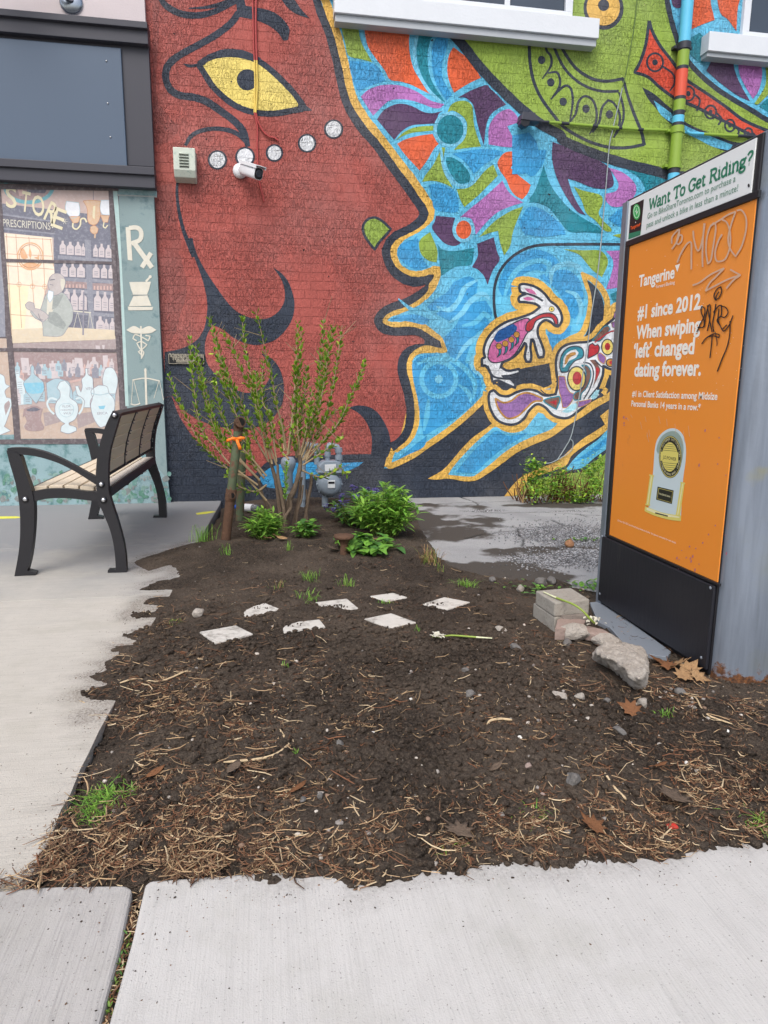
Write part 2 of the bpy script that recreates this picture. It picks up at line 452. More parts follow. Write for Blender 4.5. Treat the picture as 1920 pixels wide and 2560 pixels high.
def soil_mat():
    q = NT('soil'); v = q.coord()
    dry = q.ramp(q.noise(v, 1.9, 6, 0.65), [(0.42, 0.0), (0.60, 1.0)])
    col = q.mix(dry, (0.046, 0.036, 0.029), (0.112, 0.088, 0.069))
    spk = q.noise(v, 110, 4, 0.75)
    col = q.mix(q.ramp(spk, [(0.46, 0.0), (0.70, 1.0)]), col, (0.165, 0.130, 0.100))
    col = q.mix(q.ramp(q.noise(v, 95, 4, 0.7), [(0.30, 0.85), (0.48, 0.0)]), col, (0.020, 0.0165, 0.0145))
    red = q.ramp(q.noise(v, 34, 4, 0.7), [(0.55, 0.0), (0.75, 1.0)])
    col = q.mix(q.math('MULTIPLY', red, 0.55), col, (0.135, 0.088, 0.056))
    n = q.bump(q.noise(v, 55, 6, 0.75), 1.0, 0.02)
    n = q.bump(q.noise(v, 210, 3, 0.7), 0.8, 0.006, n)
    return q.done(col, 0.95, n, 0, 0.15)
M_SOIL = soil_mat()
def stuff_col(name, c, rough=0.85, var=0.35):
    q = NT(name)
    oi = q.n('ShaderNodeNewGeometry'); base = lin(c)
    col = q.mix(oi.outputs['Random Per Island'], tuple(x*(1-var) for x in base), tuple(min(1, x*(1+var)) for x in base))
    return q.done(col, rough, None, 0, 0.2)
def leaf_mat(name, c, var=0.3, trans=0.25):
    q = NT(name); g = q.n('ShaderNodeNewGeometry'); base = lin(c)
    lo = tuple(x*(1-var) for x in base); hi = (min(1, base[0]*(1+var*1.2)), min(1, base[1]*(1+var)), base[2]*(1+var*0.4))
    col = q.mix(g.outputs['Random Per Island'], lo, hi)
    q.done(col, 0.5, None, 0, 0.35)
    tr = q.n('ShaderNodeBsdfTranslucent'); q.l(col, tr.inputs['Color'])
    mx = q.n('ShaderNodeMixShader'); mx.inputs[0].default_value = trans
    q.l(q.b.outputs[0], mx.inputs[1]); q.l(tr.outputs[0], mx.inputs[2]); q.l(mx.outputs[0], q.out.inputs['Surface'])
    return q.m
def stone_mat(name, c, c2, rough=.9):
    q = NT(name); v = q.coord()
    col = q.mix(q.noise(v, 22, 5, 0.65), lin(c), lin(c2))
    pit = q.ramp(q.noise(v, 90, 3, 0.6), [(0.32, 1.0), (0.40, 0.0)])
    col = q.mix(q.math('MULTIPLY', pit, 0.6), col, tuple(x*0.35 for x in lin(c)))
    n = q.bump(q.noise(v, 40, 6, 0.7), rough, 0.012 if rough < 1 else 0.022)
    return q.done(col, 0.9, n, 0, 0.2)
M_ROCK = stone_mat('pale_rock', (206, 200, 192), (146, 136, 124), 1.0)
M_ROCKD = stone_mat('grey_rock', (134, 132, 130), (92, 88, 84))
M_BLOCK = stone_mat('concrete_block', (176, 172, 164), (148, 144, 136))
def paver_mat():
    q = NT('pale_paver'); v = q.coord()
    col = q.mix(q.noise(v, 30, 5, .65), lin((214, 211, 205)), lin((182, 178, 170)))
    mud = q.ramp(q.noise(v, 9, 7, .72), [(.52, 0.0), (.66, .75)])
    col = q.mix(mud, col, (.11, .09, .07)); n = q.bump(q.noise(v, 60, 5, .7), .6, .006)
    return q.done(col, .9, n, 0, .2)
M_PAVER = paver_mat()
M_BRICKBIT = stone_mat('broken_brick', (174, 154, 145), (142, 126, 118))
# ------------------------------------------------------------ ground far around
def tagstruct(o): o['kind'] = 'structure'; return o
M_ROAD = plain('asphalt_road', (66, 66, 68), 0.9, 0.25, 3.0, 0.4, 90)
mb = MB(); mb.add([(-400, -400, -0.16), (400, -400, -0.16), (400, 400, -0.16), (-400, 400, -0.16)], [(0, 1, 2, 3)], M_ROAD)
tagstruct(mb.build('ground'))

# ------------------------------------------------------------ brick building with the mural
XC = at_y(429, 1257, WALL_Y).x                      # where the brick wall meets the shop front
bld = empty('brick_building', (XC, WALL_Y, 0), 'two storey brick side wall painted all over with a huge red face and blue swirls', 'building')
mb = MB(); mb.box((XC-0.02, WALL_Y, -0.3), (11.0, WALL_Y+6, 7.2), B['black']); mb.build('wall', bld)
N_ = Vector((0, -1, 0))
ch = Chart(lambda x, y: at_y(x, y, WALL_Y), N_, 0.0006)
F, S_, O_, DC, RG = ch.fill, ch.stroke, ch.outline, ch.disc, ch.ring
def cnv(crop, s): return px(crop, s)
# profile of the face: middle of the black line, from the top of the picture to where it runs out at the bottom
PROF = cnv('A', '862,-90 882,-45 898,0 925,80 965,180 990,270 1015,370 1035,470 1065,570 1110,650 1160,720 1215,780 1260,840 1310,910 1355,970 1400,1030 1440,1090 1475,1140 1482,1172 1465,1205 1420,1240 1370,1265 1330,1285 1295,1320 1278,1362') + \
    cnv('D', '1278,75 1288,115 1312,160 1350,196 1400,222 1450,228 1495,217 1528,195 1508,238 1488,272 1440,310 1380,343 1320,362 1270,388 1238,425 1240,460 1270,487 1330,500 1400,496 1450,502 1492,525 1532,553 1575,574 1500,570 1440,582 1393,612 1368,660 1366,720 1385,790 1400,850 1410,920 1408,980 1398,1030 1375,1075 1340,1108 1305,1132')
BREATH = cnv('E', '200,1420 185,1480 150,1535 215,1528 330,1470 430,1400 530,1330 620,1260 700,1190 780,1110 830,1050 862,1005 905,950 1000,905 1220,870 1300,750 1440,720')
RIGHT_TOP = [(2300, 760), (2300, -160), (770, -160)]
red_out = [(340, -160), (1060, -160), (1060, 900), (1010, 1085), (980, 1116)] + cnv('D', '1285,1180 1195,1168 1000,1172 850,1176 740,1180 660,1195 610,1225 575,1265 545,1288 500,1282 430,1242 350,1192 290,1142 230,1082 180,1012 140,942 108,852 70,860 60,600')
F('P', red_out, B['red'], 1, n=4, corner=40)
F('P', [(770, -160)]+PROF+cnv('D', '1310,1150')+BREATH+RIGHT_TOP, B['sky'], 1.5, n=4)
# sooty red strip beside the shop
F('A', '0,-150 45,-150 36,200 22,480 60,600 150,690 110,760 40,790 10,790', B['dust'], 2)
F('A', '10,1020 110,1000 122,1150 160,1330 130,1395 20,1395', B['dust'], 2)
F('D', '0,0 120,0 170,140 190,280 150,420 120,520 60,560 20,560', B['dust'], 2)
# yellow edge beside the profile, then the black line itself
YEL = cnv('A', '905,-100 925,-45 945,0 972,80 1008,185 1033,280 1058,378 1078,478 1105,555 1150,628 1200,695 1253,762 1300,825 1348,890 1397,950 1440,1010 1488,1078 1516,1130 1518,1172 1497,1208 1450,1242 1400,1270 1362,1294 1330,1330 1312,1375') + \
    cnv('D', '1312,66 1322,112 1345,152 1385,180 1440,192 1490,185 1540,165 1556,152 1550,200 1528,255 1488,302 1430,344 1360,376 1295,400 1262,428 1264,448 1292,466 1350,470 1420,463 1482,482 1530,518 1578,560 1596,594 1540,592 1465,598 1418,622 1396,668 1399,740 1416,820 1433,900 1437,960 1430,1020 1402,1078 1355,1120 1322,1142')
S_('P', YEL, [21]*len(YEL), B['yellow'], 2.2, wob=0.08, n=4, corner=75)
wid = [18, 19, 20, 20, 20, 20, 20, 20, 20, 22, 22, 22, 22, 22, 22, 22, 22, 23, 24, 22, 20, 20, 20, 20, 21, 22] + [21, 22, 24, 25, 24, 20, 13, 4, 16, 20, 21, 20, 20, 21, 21, 22, 22, 21, 19, 18, 19, 17, 4, 12, 19, 22, 23, 23, 22, 21, 21, 21, 20, 20, 22, 26]
wid = (wid+[21]*99)[:len(PROF)]
S_('P', PROF, wid, B['black'], 2.8, wob=0.06, n=4, corner=75)
LB = cnv('E', '318,1150 260,1370 202,1428 172,1520 215,1512 330,1455 430,1385 530,1316 620,1246 700,1176 780,1096 826,1040 852,1000 812,965 764,918')
S_('P', LB, [15]*12+[16]*3, B['yellow'], 2.3, n=4)
# ---- brow, eye, cheek
F('A', '428,-60 500,-60 505,0 512,32 590,45 660,65 715,105 750,160 742,218 716,220 690,182 640,142 570,112 500,97 450,88 462,40', B['black'], 3)
F('A', '700,-12 765,-12 815,52 862,102 790,78 738,40', B['black'], 3)
S_('A', '40,-20 70,25 125,62 190,82 270,82 350,60 430,20 480,-10', [12, 15, 17, 17, 16, 14, 14, 16], B['black'], 3)
S_('A', '200,46 300,40 400,15 450,-10', [3, 8, 12, 14], B['black'], 3.2)
S_('A', '472,70 430,128 350,190 260,242 170,290 110,332 80,375 76,432 100,488 150,520 230,532 300,556 380,610 450,662 500,722 524,800', [17, 18, 18, 18, 18, 19, 19, 18, 18, 18, 19, 19, 18, 18, 18, 12], B['black'], 3)
S_('A', '182,795 212,745 262,716 340,702 420,712 480,740 525,785', [8, 10, 11, 11, 12, 12, 12], B['black'], 3.4)
EYE_ = '255,352 300,322 360,302 430,296 510,307 580,333 650,384 720,450 780,515 834,592 760,605 680,619 600,619 520,604 450,574 388,528 330,470 290,408'
F('A', EYE_, B['straw'], 3)
O_('A', EYE_, 15, B['black'], 3.6)
F('A', '168,348 235,350 300,318 290,352 250,362 200,368', B['black'], 4)
F('A', '800,560 838,575 875,603 835,606 790,600', B['black'], 4)
S_('A', '300,312 400,282 500,290 590,325', [10, 13, 13, 8], B['black'], 3.5)
DC('A', 520, 436, 57, 58, B['black'], 4)
for cx, cy, r in ((357, 873, 43), (508, 856, 44), (668, 835, 38), (846, 782, 41), (991, 705, 43)):
    DC('A', cx, cy, r+10, r+10, B['black'], 3.8); DC('A', cx, cy, r-1, r+1, B['white'], 4.4)
NG = '1150,1240 1172,1202 1213,1187 1255,1206 1303,1250 1270,1290 1240,1322 1215,1362 1185,1325 1160,1285'
F('A', NG, B['green'], 3); O_('A', NG, 6.5, B['black'], 3.6)
# ---- hair
S_('A', '145,955 136,1040 145,1140 170,1250 200,1330 232,1400', [6, 7, 8, 9, 11, 14], B['black'], 3)
F('D', '196,-10 222,70 252,150 282,240 300,330 300,400 285,480 250,540 190,580 130,600 70,612 66,860 108,850 150,905 200,948 270,988 340,1012 420,1030 520,1030 600,1010 660,970 705,905 720,840 715,760 690,690 650,645 595,618 625,655 645,710 638,760 605,805 550,830 500,832 440,808 390,775 340,725 305,680 290,620 290,560 305,510 330,464 390,490 440,530 500,560 560,573 620,565 680,540 730,490 765,430 778,360 770,300 745,230 705,180 660,150 690,190 712,230 725,285 720,340 690,390 640,424 580,432 510,415 450,380 400,325 350,255 300,180 255,100 230,30 222,-10', B['black'], 3, n=4)
F('D', '1072,915 1120,903 1180,910 1230,940 1270,1000 1295,1060 1303,1135 1285,1185 1195,1168 1200,1100 1190,1040 1160,980 1120,940', B['black'], 3)
LE = '578,1300 610,1258 660,1228 720,1212 800,1208 900,1205 1040,1208 1172,1203 1130,1240 1070,1266 1000,1286 900,1300 800,1325 730,1352 660,1362 605,1345'
F('D', LE, B['azure'], 2, corner=70)
O_('D', LE, 7, B['black'], 2.6)
# ---- shapes in the blue: upper middle
for col, s in [
 ('green', '10,60 155,60 165,158 172,250 195,330 240,410 268,462 190,440 95,415 70,330 45,230'),
 ('azure', '95,450 180,455 290,480 340,540 365,600 290,625 220,650 170,685 140,640 115,560 100,500'),
 ('orange', '190,60 560,60 555,200 540,300 550,420 575,510 615,580 670,650 727,712 640,670 560,630 480,605 400,590 360,520 300,440 240,350 215,250'),
 ('teal', '620,60 760,60 740,215 700,300 680,380 680,470 695,560 730,640 770,700 806,757 740,720 690,650 640,570 610,480 598,400 597,300'),
 ('azure', '715,340 740,285 790,262 830,275 825,340 800,420 785,500 790,580 820,640 860,700 820,745 780,690 740,620 715,520 708,420'),
 ('orange', '870,350 915,385 970,430 1030,510 1074,576 1000,610 930,650 875,688 845,620 825,540 828,450 845,390'),
 ('plum', '905,722 1000,670 1112,630 1140,655 1190,700 1260,776 1200,805 1150,845 1120,900 1105,980 1095,1078 1070,1000 1045,910 1030,830 1010,770 960,725'),
 ('orchid', '183,715 240,665 320,635 410,627 500,640 600,680 700,745 802,772 770,800 720,800 640,770 560,745 480,735 400,745 340,790 275,858 230,790'),
 ('plum', '303,885 350,820 420,780 490,768 570,790 650,830 720,838 795,820 760,845 740,915 650,920 560,930 490,970 430,1036 390,990 340,930'),
 ('green', '438,1046 490,990 560,950 640,935 722,932 720,968 640,975 560,985 490,1010'),
 ('orange', '453,1065 520,1030 620,1005 715,992 740,1040 760,1065 720,1110 680,1180 620,1264 570,1210 510,1145'),
 ('green', '825,832 850,780 900,750 960,748 1005,780 1015,840 1020,910 1040,990 1074,1085 980,1095 868,1112 920,1060 960,990 970,920 945,870 900,835 860,820'),
 ('green', '785,1090 810,1093 795,1180 800,1260 830,1330 868,1394 800,1360 720,1340 638,1347 660,1300 720,1220 760,1140'),
 ('teal', '818,1165 870,1170 930,1210 980,1270 995,1320 985,1350 920,1360 880,1330 840,1270 815,1200'),
 ('azure', '858,1140 950,1120 1060,1105 1180,1110 1247,1128 1180,1170 1100,1220 1020,1290 980,1230 930,1180'),
 ('orchid', '1130,960 1150,900 1200,840 1270,808 1310,825 1345,870 1340,910 1268,935 1290,980 1320,1040 1332,1088 1260,1090 1130,1070'),
 ('green', '1165,1218 1198,1302 1120,1380 1050,1450 950,1534 920,1480 893,1400 960,1395 1010,1370 1080,1290 1120,1250'),
 ('orange', '1255,1130 1300,1122 1336,1128 1325,1180 1294,1245 1340,1290 1442,1370 1420,1430 1380,1477 1330,1450 1290,1400 1260,1330 1215,1265 1196,1210 1220,1160'),
 ('azure', '1330,1120 1560,1110 1540,1200 1480,1290 1440,1310 1360,1240 1330,1190'),
 ('orchid', '1232,1338 1270,1410 1320,1460 1387,1500 1290,1530 1200,1570 1120,1640 1035,1738 1020,1660 990,1615 918,1610 1000,1540 1110,1450'),
 ('azure', '685,1370 760,1360 830,1390 890,1430 910,1540 880,1575 800,1570 730,1550 710,1480'),
 ('plum', '740,1598 882,1612 865,1680 875,1750 927,1800 880,1822 820,1810 770,1770 712,1690 730,1640'),
 ('green', '1387,1528 1350,1610 1310,1720 1290,1820 1245,1892 1215,1800 1200,1710 1140,1725 1058,1757 1120,1690 1200,1620 1300,1560'),
 ('azure', '1400,1560 1460,1530 1540,1560 1620,1620 1680,1680 1700,1740 1560,1730 1400,1745 1380,1690'),
 ('teal', '1540,1225 1560,1320 1600,1420 1659,1490 1720,1560 1690,1610 1560,1530 1480,1500 1428,1502 1480,1400 1520,1300'),
 ('azure', '560,1790 600,1740 590,1800 560,1896 450,1896 470,1850'),
]: F('B', s, B[col], 2)
DC('B', 845, 960, 124, 132, B['pale'], 2.5); DC('B', 845, 960, 99, 108, B['teal'], 3)
DC('B', 945, 1702, 84, 94, B['pale'], 2.4); DC('B', 945, 1702, 57, 68, B['orange'], 3)
S_('B', '775,1100 800,1250 850,1340 920,1375 1000,1365 1060,1300', 7, B['pale'], 1.9); S_('B', '840,250 900,330 1000,440 1085,555', 8, B['pale'], 2.4)
S_('B', '600,260 580,400 600,520 680,660 780,760', 8, B['pale'], 2.4)
for col, s in [
 ('plum', '735,125 840,83 860,170 877,225 835,290 800,384 770,320 703,270 740,200'),
 ('teal', '485,128 520,160 590,170 717,150 710,220 690,260 600,270 508,327 500,240'),
 ('green', '440,50 462,100 487,170 482,242 430,230 385,190 370,130 385,90'),
 ('azure', '238,150 290,110 366,92 372,170 400,230 430,268 360,290 280,250 240,200'),
 ('green', '1278,158 1400,165 1500,165 1545,200 1557,250 1520,335 1460,290 1410,230 1370,190'),
 ('orchid', '1545,170 1680,165 1680,390 1545,412 1580,310 1590,230'),
 ('teal', '1572,442 1680,390 1680,475 1590,495'),
 ('azure', '930,240 1000,190 1100,160 1200,190 1260,250 1200,300 1100,290 1010,330 960,420 900,470 870,380'),
 ('azure', '1120,330 1200,300 1300,290 1370,340 1400,420 1400,500 1350,600 1290,560 1270,470 1220,400'),
 ('azure', '1180,680 1260,660 1330,640 1310,700 1230,750 1200,832 1180,760'),
 ('azure', '540,420 600,360 690,330 740,370 720,470 640,540 560,610 470,560 420,520'),
 ('azure', '640,560 700,500 790,480 830,560 800,640 730,690 680,800 650,900 580,860 520,720 600,640'),
 ('azure', '330,880 380,830 470,820 560,840 680,880 750,960 760,1050 700,1140 600,1220 480,1285 400,1335 385,1250 362,1100 335,980'),
 ('azure', '180,605 260,575 360,570 440,600 400,632 300,612'),
 ('azure', '230,1480 330,1400 420,1330 400,1400 300,1450'),
]: F('E', s, B[col], 2)
def swirl(s, w=11, c='pale', lev=2.6, crop='E'): S_(crop, s, [w*0.35]+[w]*(len(s.split())-2)+[w*0.35], B[c], lev, wob=0.1)
DC('E', 495, 975, 25, 26, B['pale'], 3); RG('E', 495, 975, 108, 108, 12, B['sky'], 2.6)
swirl('360,880 440,850 560,850 660,910 720,1000 710,1100', 13, 'sky'); swirl('620,1010 680,1060 700,1130', 12, 'sky'); swirl('430,1100 420,1200 400,1300', 14, 'sky')
swirl('480,520 560,540 620,480 660,400 740,350', 13, 'pale'); swirl('440,480 530,420 590,340 690,290 760,330 810,430', 13, 'sky')
swirl('560,620 640,560 690,490 770,440 820,480', 13, 'pale'); swirl('640,640 720,620 780,560 820,600 840,680 780,740', 13, 'sky'); swirl('600,860 660,770 720,720 760,690', 12, 'pale')
swirl('900,480 940,360 1010,270 1120,230 1190,250 1170,330', 13, 'sky'); swirl('1200,380 1210,290 1300,250 1380,280 1410,360', 13, 'pale'); swirl('1290,420 1360,450 1390,540 1360,640', 12, 'pale')
swirl('760,780 700,860 720,920 770,960', 11, 'pale'); swirl('240,470 330,540 440,560 540,520', 10, 'sky')
# ---- black rays and yellow rims at the foot
R2 = '425,1600 520,1545 590,1470 640,1410 710,1340 790,1285 850,1243 900,1268 960,1288 1030,1270 1070,1220 1120,1170 1180,1190 1260,1240 1320,1225 1420,1170 1500,1110 1560,1060 1640,1000 1640,1060 1560,1110 1480,1155 1400,1210 1300,1270 1200,1340 1080,1390 980,1440 900,1500 800,1570 730,1610 660,1617 560,1600 480,1606'
F('E', R2, B['yellow'], 3)
F('E', '552,1575 590,1520 660,1440 730,1370 800,1310 850,1275 900,1300 960,1312 1030,1292 1080,1232 1120,1184 1180,1202 1247,1245 1200,1290 1100,1330 1000,1375 900,1440 830,1500 740,1568 690,1587', B['sky'], 3.6)
F('E', '600,1560 700,1440 790,1350 860,1300 930,1330 1060,1310 1000,1350 900,1410 800,1490 720,1560', B['azure'], 4.0)
F('E', '985,1700 1040,1640 1130,1600 1300,1570 1400,1540 1480,1470 1560,1430 1700,1380 1800,1340 1800,1705', B['green'], 2)
F('E', '905,1712 960,1640 1020,1585 1100,1545 1240,1488 1330,1408 1400,1350 1480,1300 1560,1245 1700,1150 1700,1185 1560,1290 1480,1350 1400,1400 1330,1455 1290,1520 1180,1560 1100,1590 1040,1630 990,1700', B['yellow'], 3)
F('E', '1290,1545 1350,1470 1420,1408 1500,1350 1560,1288 1700,1190 1700,1330 1560,1405 1480,1470 1400,1530 1330,1560', B['sky'], 3.6)
F('E', '1330,1500 1420,1440 1560,1330 1700,1230 1700,1280 1560,1370 1440,1460', B['azure'], 4)
S_('E', '1290,1560 1400,1540 1480,1475 1560,1420 1700,1345', 8, B['black'], 4.2)
# ---- the upright black tail between hare and squirrel
S_('E', '1390,305 1422,370 1450,450 1445,540 1425,620 1390,690 1325,722 1262,768 1225,830 1150,852 1060,872 980,895', [5, 14, 15, 15, 15, 16, 16, 16, 16, 16, 16, 10], B['yellow'], 2.8)
S_('E', '1390,305 1460,350 1515,405 1548,470 1552,540 1535,620 1560,610 1592,520 1640,505', [5, 14, 15, 15, 16, 22, 20, 14, 14], B['yellow'], 2.9)
F('E', '1423,350 1470,388 1510,440 1531,510 1527,600 1505,680 1445,726 1380,740 1420,690 1442,620 1456,540 1455,470 1442,405', B['black'], 3.4)
S_('E', '865,632 846,550 841,450 851,370 882,290 940,220 1010,170 1080,142 1160,130 1300,128 1450,127 1700,128', 7, B['black'], 3)
# ---- hare
HARE = '1000,395 1015,378 1060,382 1110,400 1160,440 1195,485 1235,515 1262,560 1268,605 1248,640 1225,640 1195,615 1160,605 1122,640 1116,690 1135,740 1155,800 1150,835 1122,840 1108,800 1090,735 1076,725 1070,780 1076,830 1070,865 1045,865 1034,830 1045,770 1035,745 1000,800 950,845 900,868 882,898 930,922 1000,910 1005,935 950,952 890,958 935,968 970,1000 975,1030 930,1012 870,985 830,990 820,940 790,892 766,893 765,850 785,838 776,790 800,720 850,660 920,615 1000,590 1080,560 1130,522 1100,502 1040,492 1000,490 995,468 1012,450 1048,438 1010,428'
hp = smooth(cnv('E', HARE), True, 4)
S_('P', hp+[hp[0]], 40, B['yellow'], 3.2, wob=0.05, n=1, corner=200)
F('E', '900,880 960,860 1040,880 1110,850 1180,850 1225,868 1000,912 930,915', B['yellow'], 3.3)
F('E', '820,960 860,1000 905,950 1000,912 1225,868 1240,960 1220,1010 1120,1035 1040,1030 960,1070 880,1068 845,1035', B['black'], 3.6, corner=40)
F('E', '1120,1037 1180,1020 1225,990 1232,1050 1190,1062', B['yellow'], 4.4); F('E', '1150,1042 1200,1030 1205,1048 1170,1054', B['azure'], 4.9)
F('P', cnv('E', HARE), B['white'], 4.6, n=4); O_('E', HARE, 6.5, B['black'], 5.2, n=4)
BODY = '803,830 815,770 850,710 900,660 970,620 1040,592 1068,602 1074,650 1040,700 1010,760 960,830 900,862 845,872 815,860'
F('E', BODY, B['pink'], 5.4); O_('E', BODY, 3, B['black'], 5.7)
F('E', '843,712 870,670 920,645 965,628 985,648 975,682 930,715 870,742 848,732', B['navy'], 5.9)
TH = '1040,655 1050,620 1090,590 1150,563 1205,562 1237,592 1243,632 1226,632 1205,592 1155,588 1105,610 1085,655 1062,678 1043,672'
F('E', TH, B['blood'], 5.9); O_('E', TH, 3, B['black'], 6.2)
for cx, cy in ((872, 768), (912, 752), (950, 727), (983, 695)):
    F('E', f'{cx-2},{cy+14} {cx+16},{cy+20} {cx+10},{cy+50} {cx-14},{cy+72} {cx},{cy+45}', B['teal'], 6.0); O_('E', f'{cx-2},{cy+14} {cx+16},{cy+20} {cx+10},{cy+50} {cx-14},{cy+72} {cx},{cy+45}', 2, B['black'], 6.2)
    DC('E', cx, cy, 21, 21, B['black'], 6.3); DC('E', cx, cy, 17, 17, B['ochre'], 6.6)
F('E', '1032,404 1080,412 1112,446 1060,432', B['pink'], 5.4); F('E', '1022,466 1060,458 1097,474 1050,482', B['pink'], 5.4)
DC('E', 1203, 535, 18, 18, B['black'], 5.6); DC('E', 1203, 535, 15, 15, B['straw'], 5.9); DC('E', 1203, 535, 5, 5, B['black'], 6.2)
S_('E', '1048,438 1100,455 1148,484', 5, B['black'], 5.6); S_('E', '800,890 830,950 870,968 950,975', 5, B['black'], 5.6)
# ---- squirrel
SQ = '812,1060 840,1044 878,1076 930,1082 985,1056 1050,1040 1110,1050 1160,1078 1228,1070 1242,1000 1234,940 1230,870 1245,805 1290,762 1360,746 1430,740 1478,712 1520,660 1560,622 1596,590 1606,545 1618,600 1700,690 1700,900 1610,915 1560,908 1528,890 1524,950 1495,1030 1500,1042 1520,1040 1500,1062 1524,1075 1490,1090 1440,1120 1380,1168 1320,1212 1272,1220 1210,1200 1160,1150 1110,1133 1062,1172 1030,1222 980,1256 920,1258 860,1230 822,1170 808,1110'
sp_ = smooth(cnv('E', SQ), True, 4)
S_('P', sp_+[sp_[0]], 30, B['yellow'], 4.3, wob=0.05, n=1, corner=200)
F('P', cnv('E', SQ), B['white'], 5.0, n=4); O_('E', SQ, 6.5, B['black'], 5.4, n=4)
TL = '848,1095 900,1122 950,1110 1000,1072 1060,1062 1145,1095 1142,1112 1090,1117 1040,1162 990,1207 930,1222 890,1192 862,1145'
F('E', TL, B['violet'], 5.8); O_('E', TL, 4.5, B['ochre'], 6.1)
def two(crop, s, fillc, rimc, w, lev): F(crop, s, B[fillc], lev); O_(crop, s, w, B[rimc], lev+0.3)
two('J', '575,1370 640,1345 770,1320 778,1370 735,1480 660,1440 600,1400', 'brown', 'teal', 3.2, 5.8); F('J', '640,1390 740,1365 730,1430', B['blood'], 6.4)
two('J', '760,1075 835,1080 860,1200 900,1270 950,1290 940,1350 870,1450 810,1460 790,1340 765,1240', 'violet', 'ochre', 2, 5.8)
two('J', '795,1030 775,960 790,840 850,750 940,710 1030,725 1065,780 1050,850 960,890 900,960 870,1020', 'teal', 'black', 3.0, 5.8)
F('J', '810,970 830,840 900,770 970,750 1005,790 970,850 890,890 840,960', B['white'], 6.3); F('J', '830,940 850,840 910,790 965,780 975,810 900,850 860,920', B['ochre'], 6.6)
F('J', '1040,940 1110,950 1150,1010 1150,1100 1100,1220 1040,1290 1030,1360 960,1370 940,1340 960,1280 1030,1240 1080,1120 1090,1010', B['brown'], 5.8)
O_('J', '1040,940 1110,950 1150,1010 1150,1100 1100,1220 1040,1290 1030,1360 960,1370 940,1340 960,1280 1030,1240 1080,1120 1090,1010', 2.6, B['teal'], 6.0)
DC('J', 980, 1105, 117, 156, B['black'], 6.2); DC('J', 980, 1105, 100, 138, B['straw'], 6.6); DC('J', 986, 1100, 55, 80, B['blood'], 7.0)
S_('J', '1060,905 1140,925 1180,1000 1180,1100 1140,1230 1065,1360', 3.2, B['black'], 6.4)
F('J', '1140,880 1200,880 1250,950 1270,1010 1230,1110 1180,1210 1210,1060 1200,960', B['brown'], 5.8); F('J', '1220,960 1255,990 1240,1070 1210,1130', B['blood'], 6.2)
S_('J', '1200,875 1260,940 1310,985 1300,1090 1240,1200 1120,1350', 3.2, B['black'], 6.4)
two('J', '1115,860 1125,760 1135,700 1175,675 1205,700 1240,690 1258,730 1240,790 1180,830', 'blood', 'black', 2.6, 6.2)
two('J', '1170,640 1240,560 1310,480 1365,460 1390,500 1340,570 1260,650', 'brown', 'teal', 2.2, 5.8); S_('J', '1200,665 1300,590 1390,535 1470,520', 3.5, B['blood'], 6.4)
DC('J', 1357, 720, 78, 102, B['black'], 6.0); DC('J', 1357, 720, 64, 88, B['straw'], 6.4); DC('J', 1357, 715, 33, 46, B['blood'], 6.8)
two('J', '1235,800 1275,795 1335,855 1315,930 1250,880', 'violet', 'ochre', 2, 5.8)
DC('J', 1395, 912, 62, 55, B['black'], 6.0); DC('J', 1395, 912, 48, 42, B['ochre'], 6.4); DC('J', 1400, 908, 22, 20, B['blood'], 6.8)
two('J', '1405,425 1450,410 1490,430 1480,490 1420,480', 'violet', 'brown', 2, 5.8); F('J', '1435,330 1450,300 1458,350 1440,365', B['violet'], 5.8)
two('J', '980,1390 1060,1375 1150,1355 1150,1390 1060,1440 1000,1455', 'violet', 'ochre', 1.6, 5.8)
F('J', '800,1510 900,1430 980,1400 970,1470 880,1520', B['ice'], 5.7); F('J', '1150,1330 1200,1260 1260,1240 1230,1330 1180,1360', B['ice'], 5.7)
S_('J', '540,1240 600,1290 690,1300 740,1250', 3, B['black'], 5.6)
# ---- green serpent, upper right
SL = cnv('B', '800,150 850,235 950,350 1050,480 1150,590 1280,720 1400,830 1530,930 1659,1000') + cnv('C', '330,910 450,965 600,1020 750,1066 900,1102 1030,1136 1160,1150 1400,1180 1700,1230')
SR = cnv('C', '980,-400 985,-150 1003,0 1030,130 1062,240 1092,325 1142,402 1222,490 1332,582 1442,652 1562,722 1662,782 1900,880')
F('P', [(1085, -160)]+SL+[(2200, 520)]+list(reversed(SR)), B['green'], 3, n=3)
S_('P', [(1085, 10), (1105, 45)]+SL, [25]*(len(SL)+2), B['black'], 3.5, n=4)
S_('P', SR, [13]*len(SR), B['black'], 3.5, n=4)
OB = '888,135 910,210 960,300 1030,390 1080,460 1130,520 1250,600 1380,690 1500,780 1659,850 1800,900 1800,960 1659,900 1560,880 1420,810 1300,750 1180,690 1060,640 960,570 880,500 793,470 830,400 865,290'
F('C', OB, B['redor'], 3.4); O_('C', OB, 8, B['black'], 4)
for cx, cy, r, d, t in ((925, 405, 52, 18, '965,425 1040,480 1052,540 1020,592'), (1140, 608, 40, 16, '1172,606 1215,650 1195,720'), (1285, 727, 36, 13, '1318,728 1355,770 1335,812'), (1410, 815, 32, 11, '1440,815 1467,850 1455,885'), (1530, 862, 25, 8, '1555,860 1580,890 1570,915')):
    RG('C', cx, cy, r, r+6, 5, B['black'], 4.2); DC('C', cx, cy, d, d+2, B['black'], 4.2); S_('C', t, [5, 5, 5, 3][:len(t.split())], B['black'], 4.4)
JAW = '840,565 920,610 1000,680 1060,730 1120,790 1200,832 1300,870 1430,920 1530,925 1440,980 1380,982 1240,922 1140,862 1060,822 1000,782 930,702 880,642'
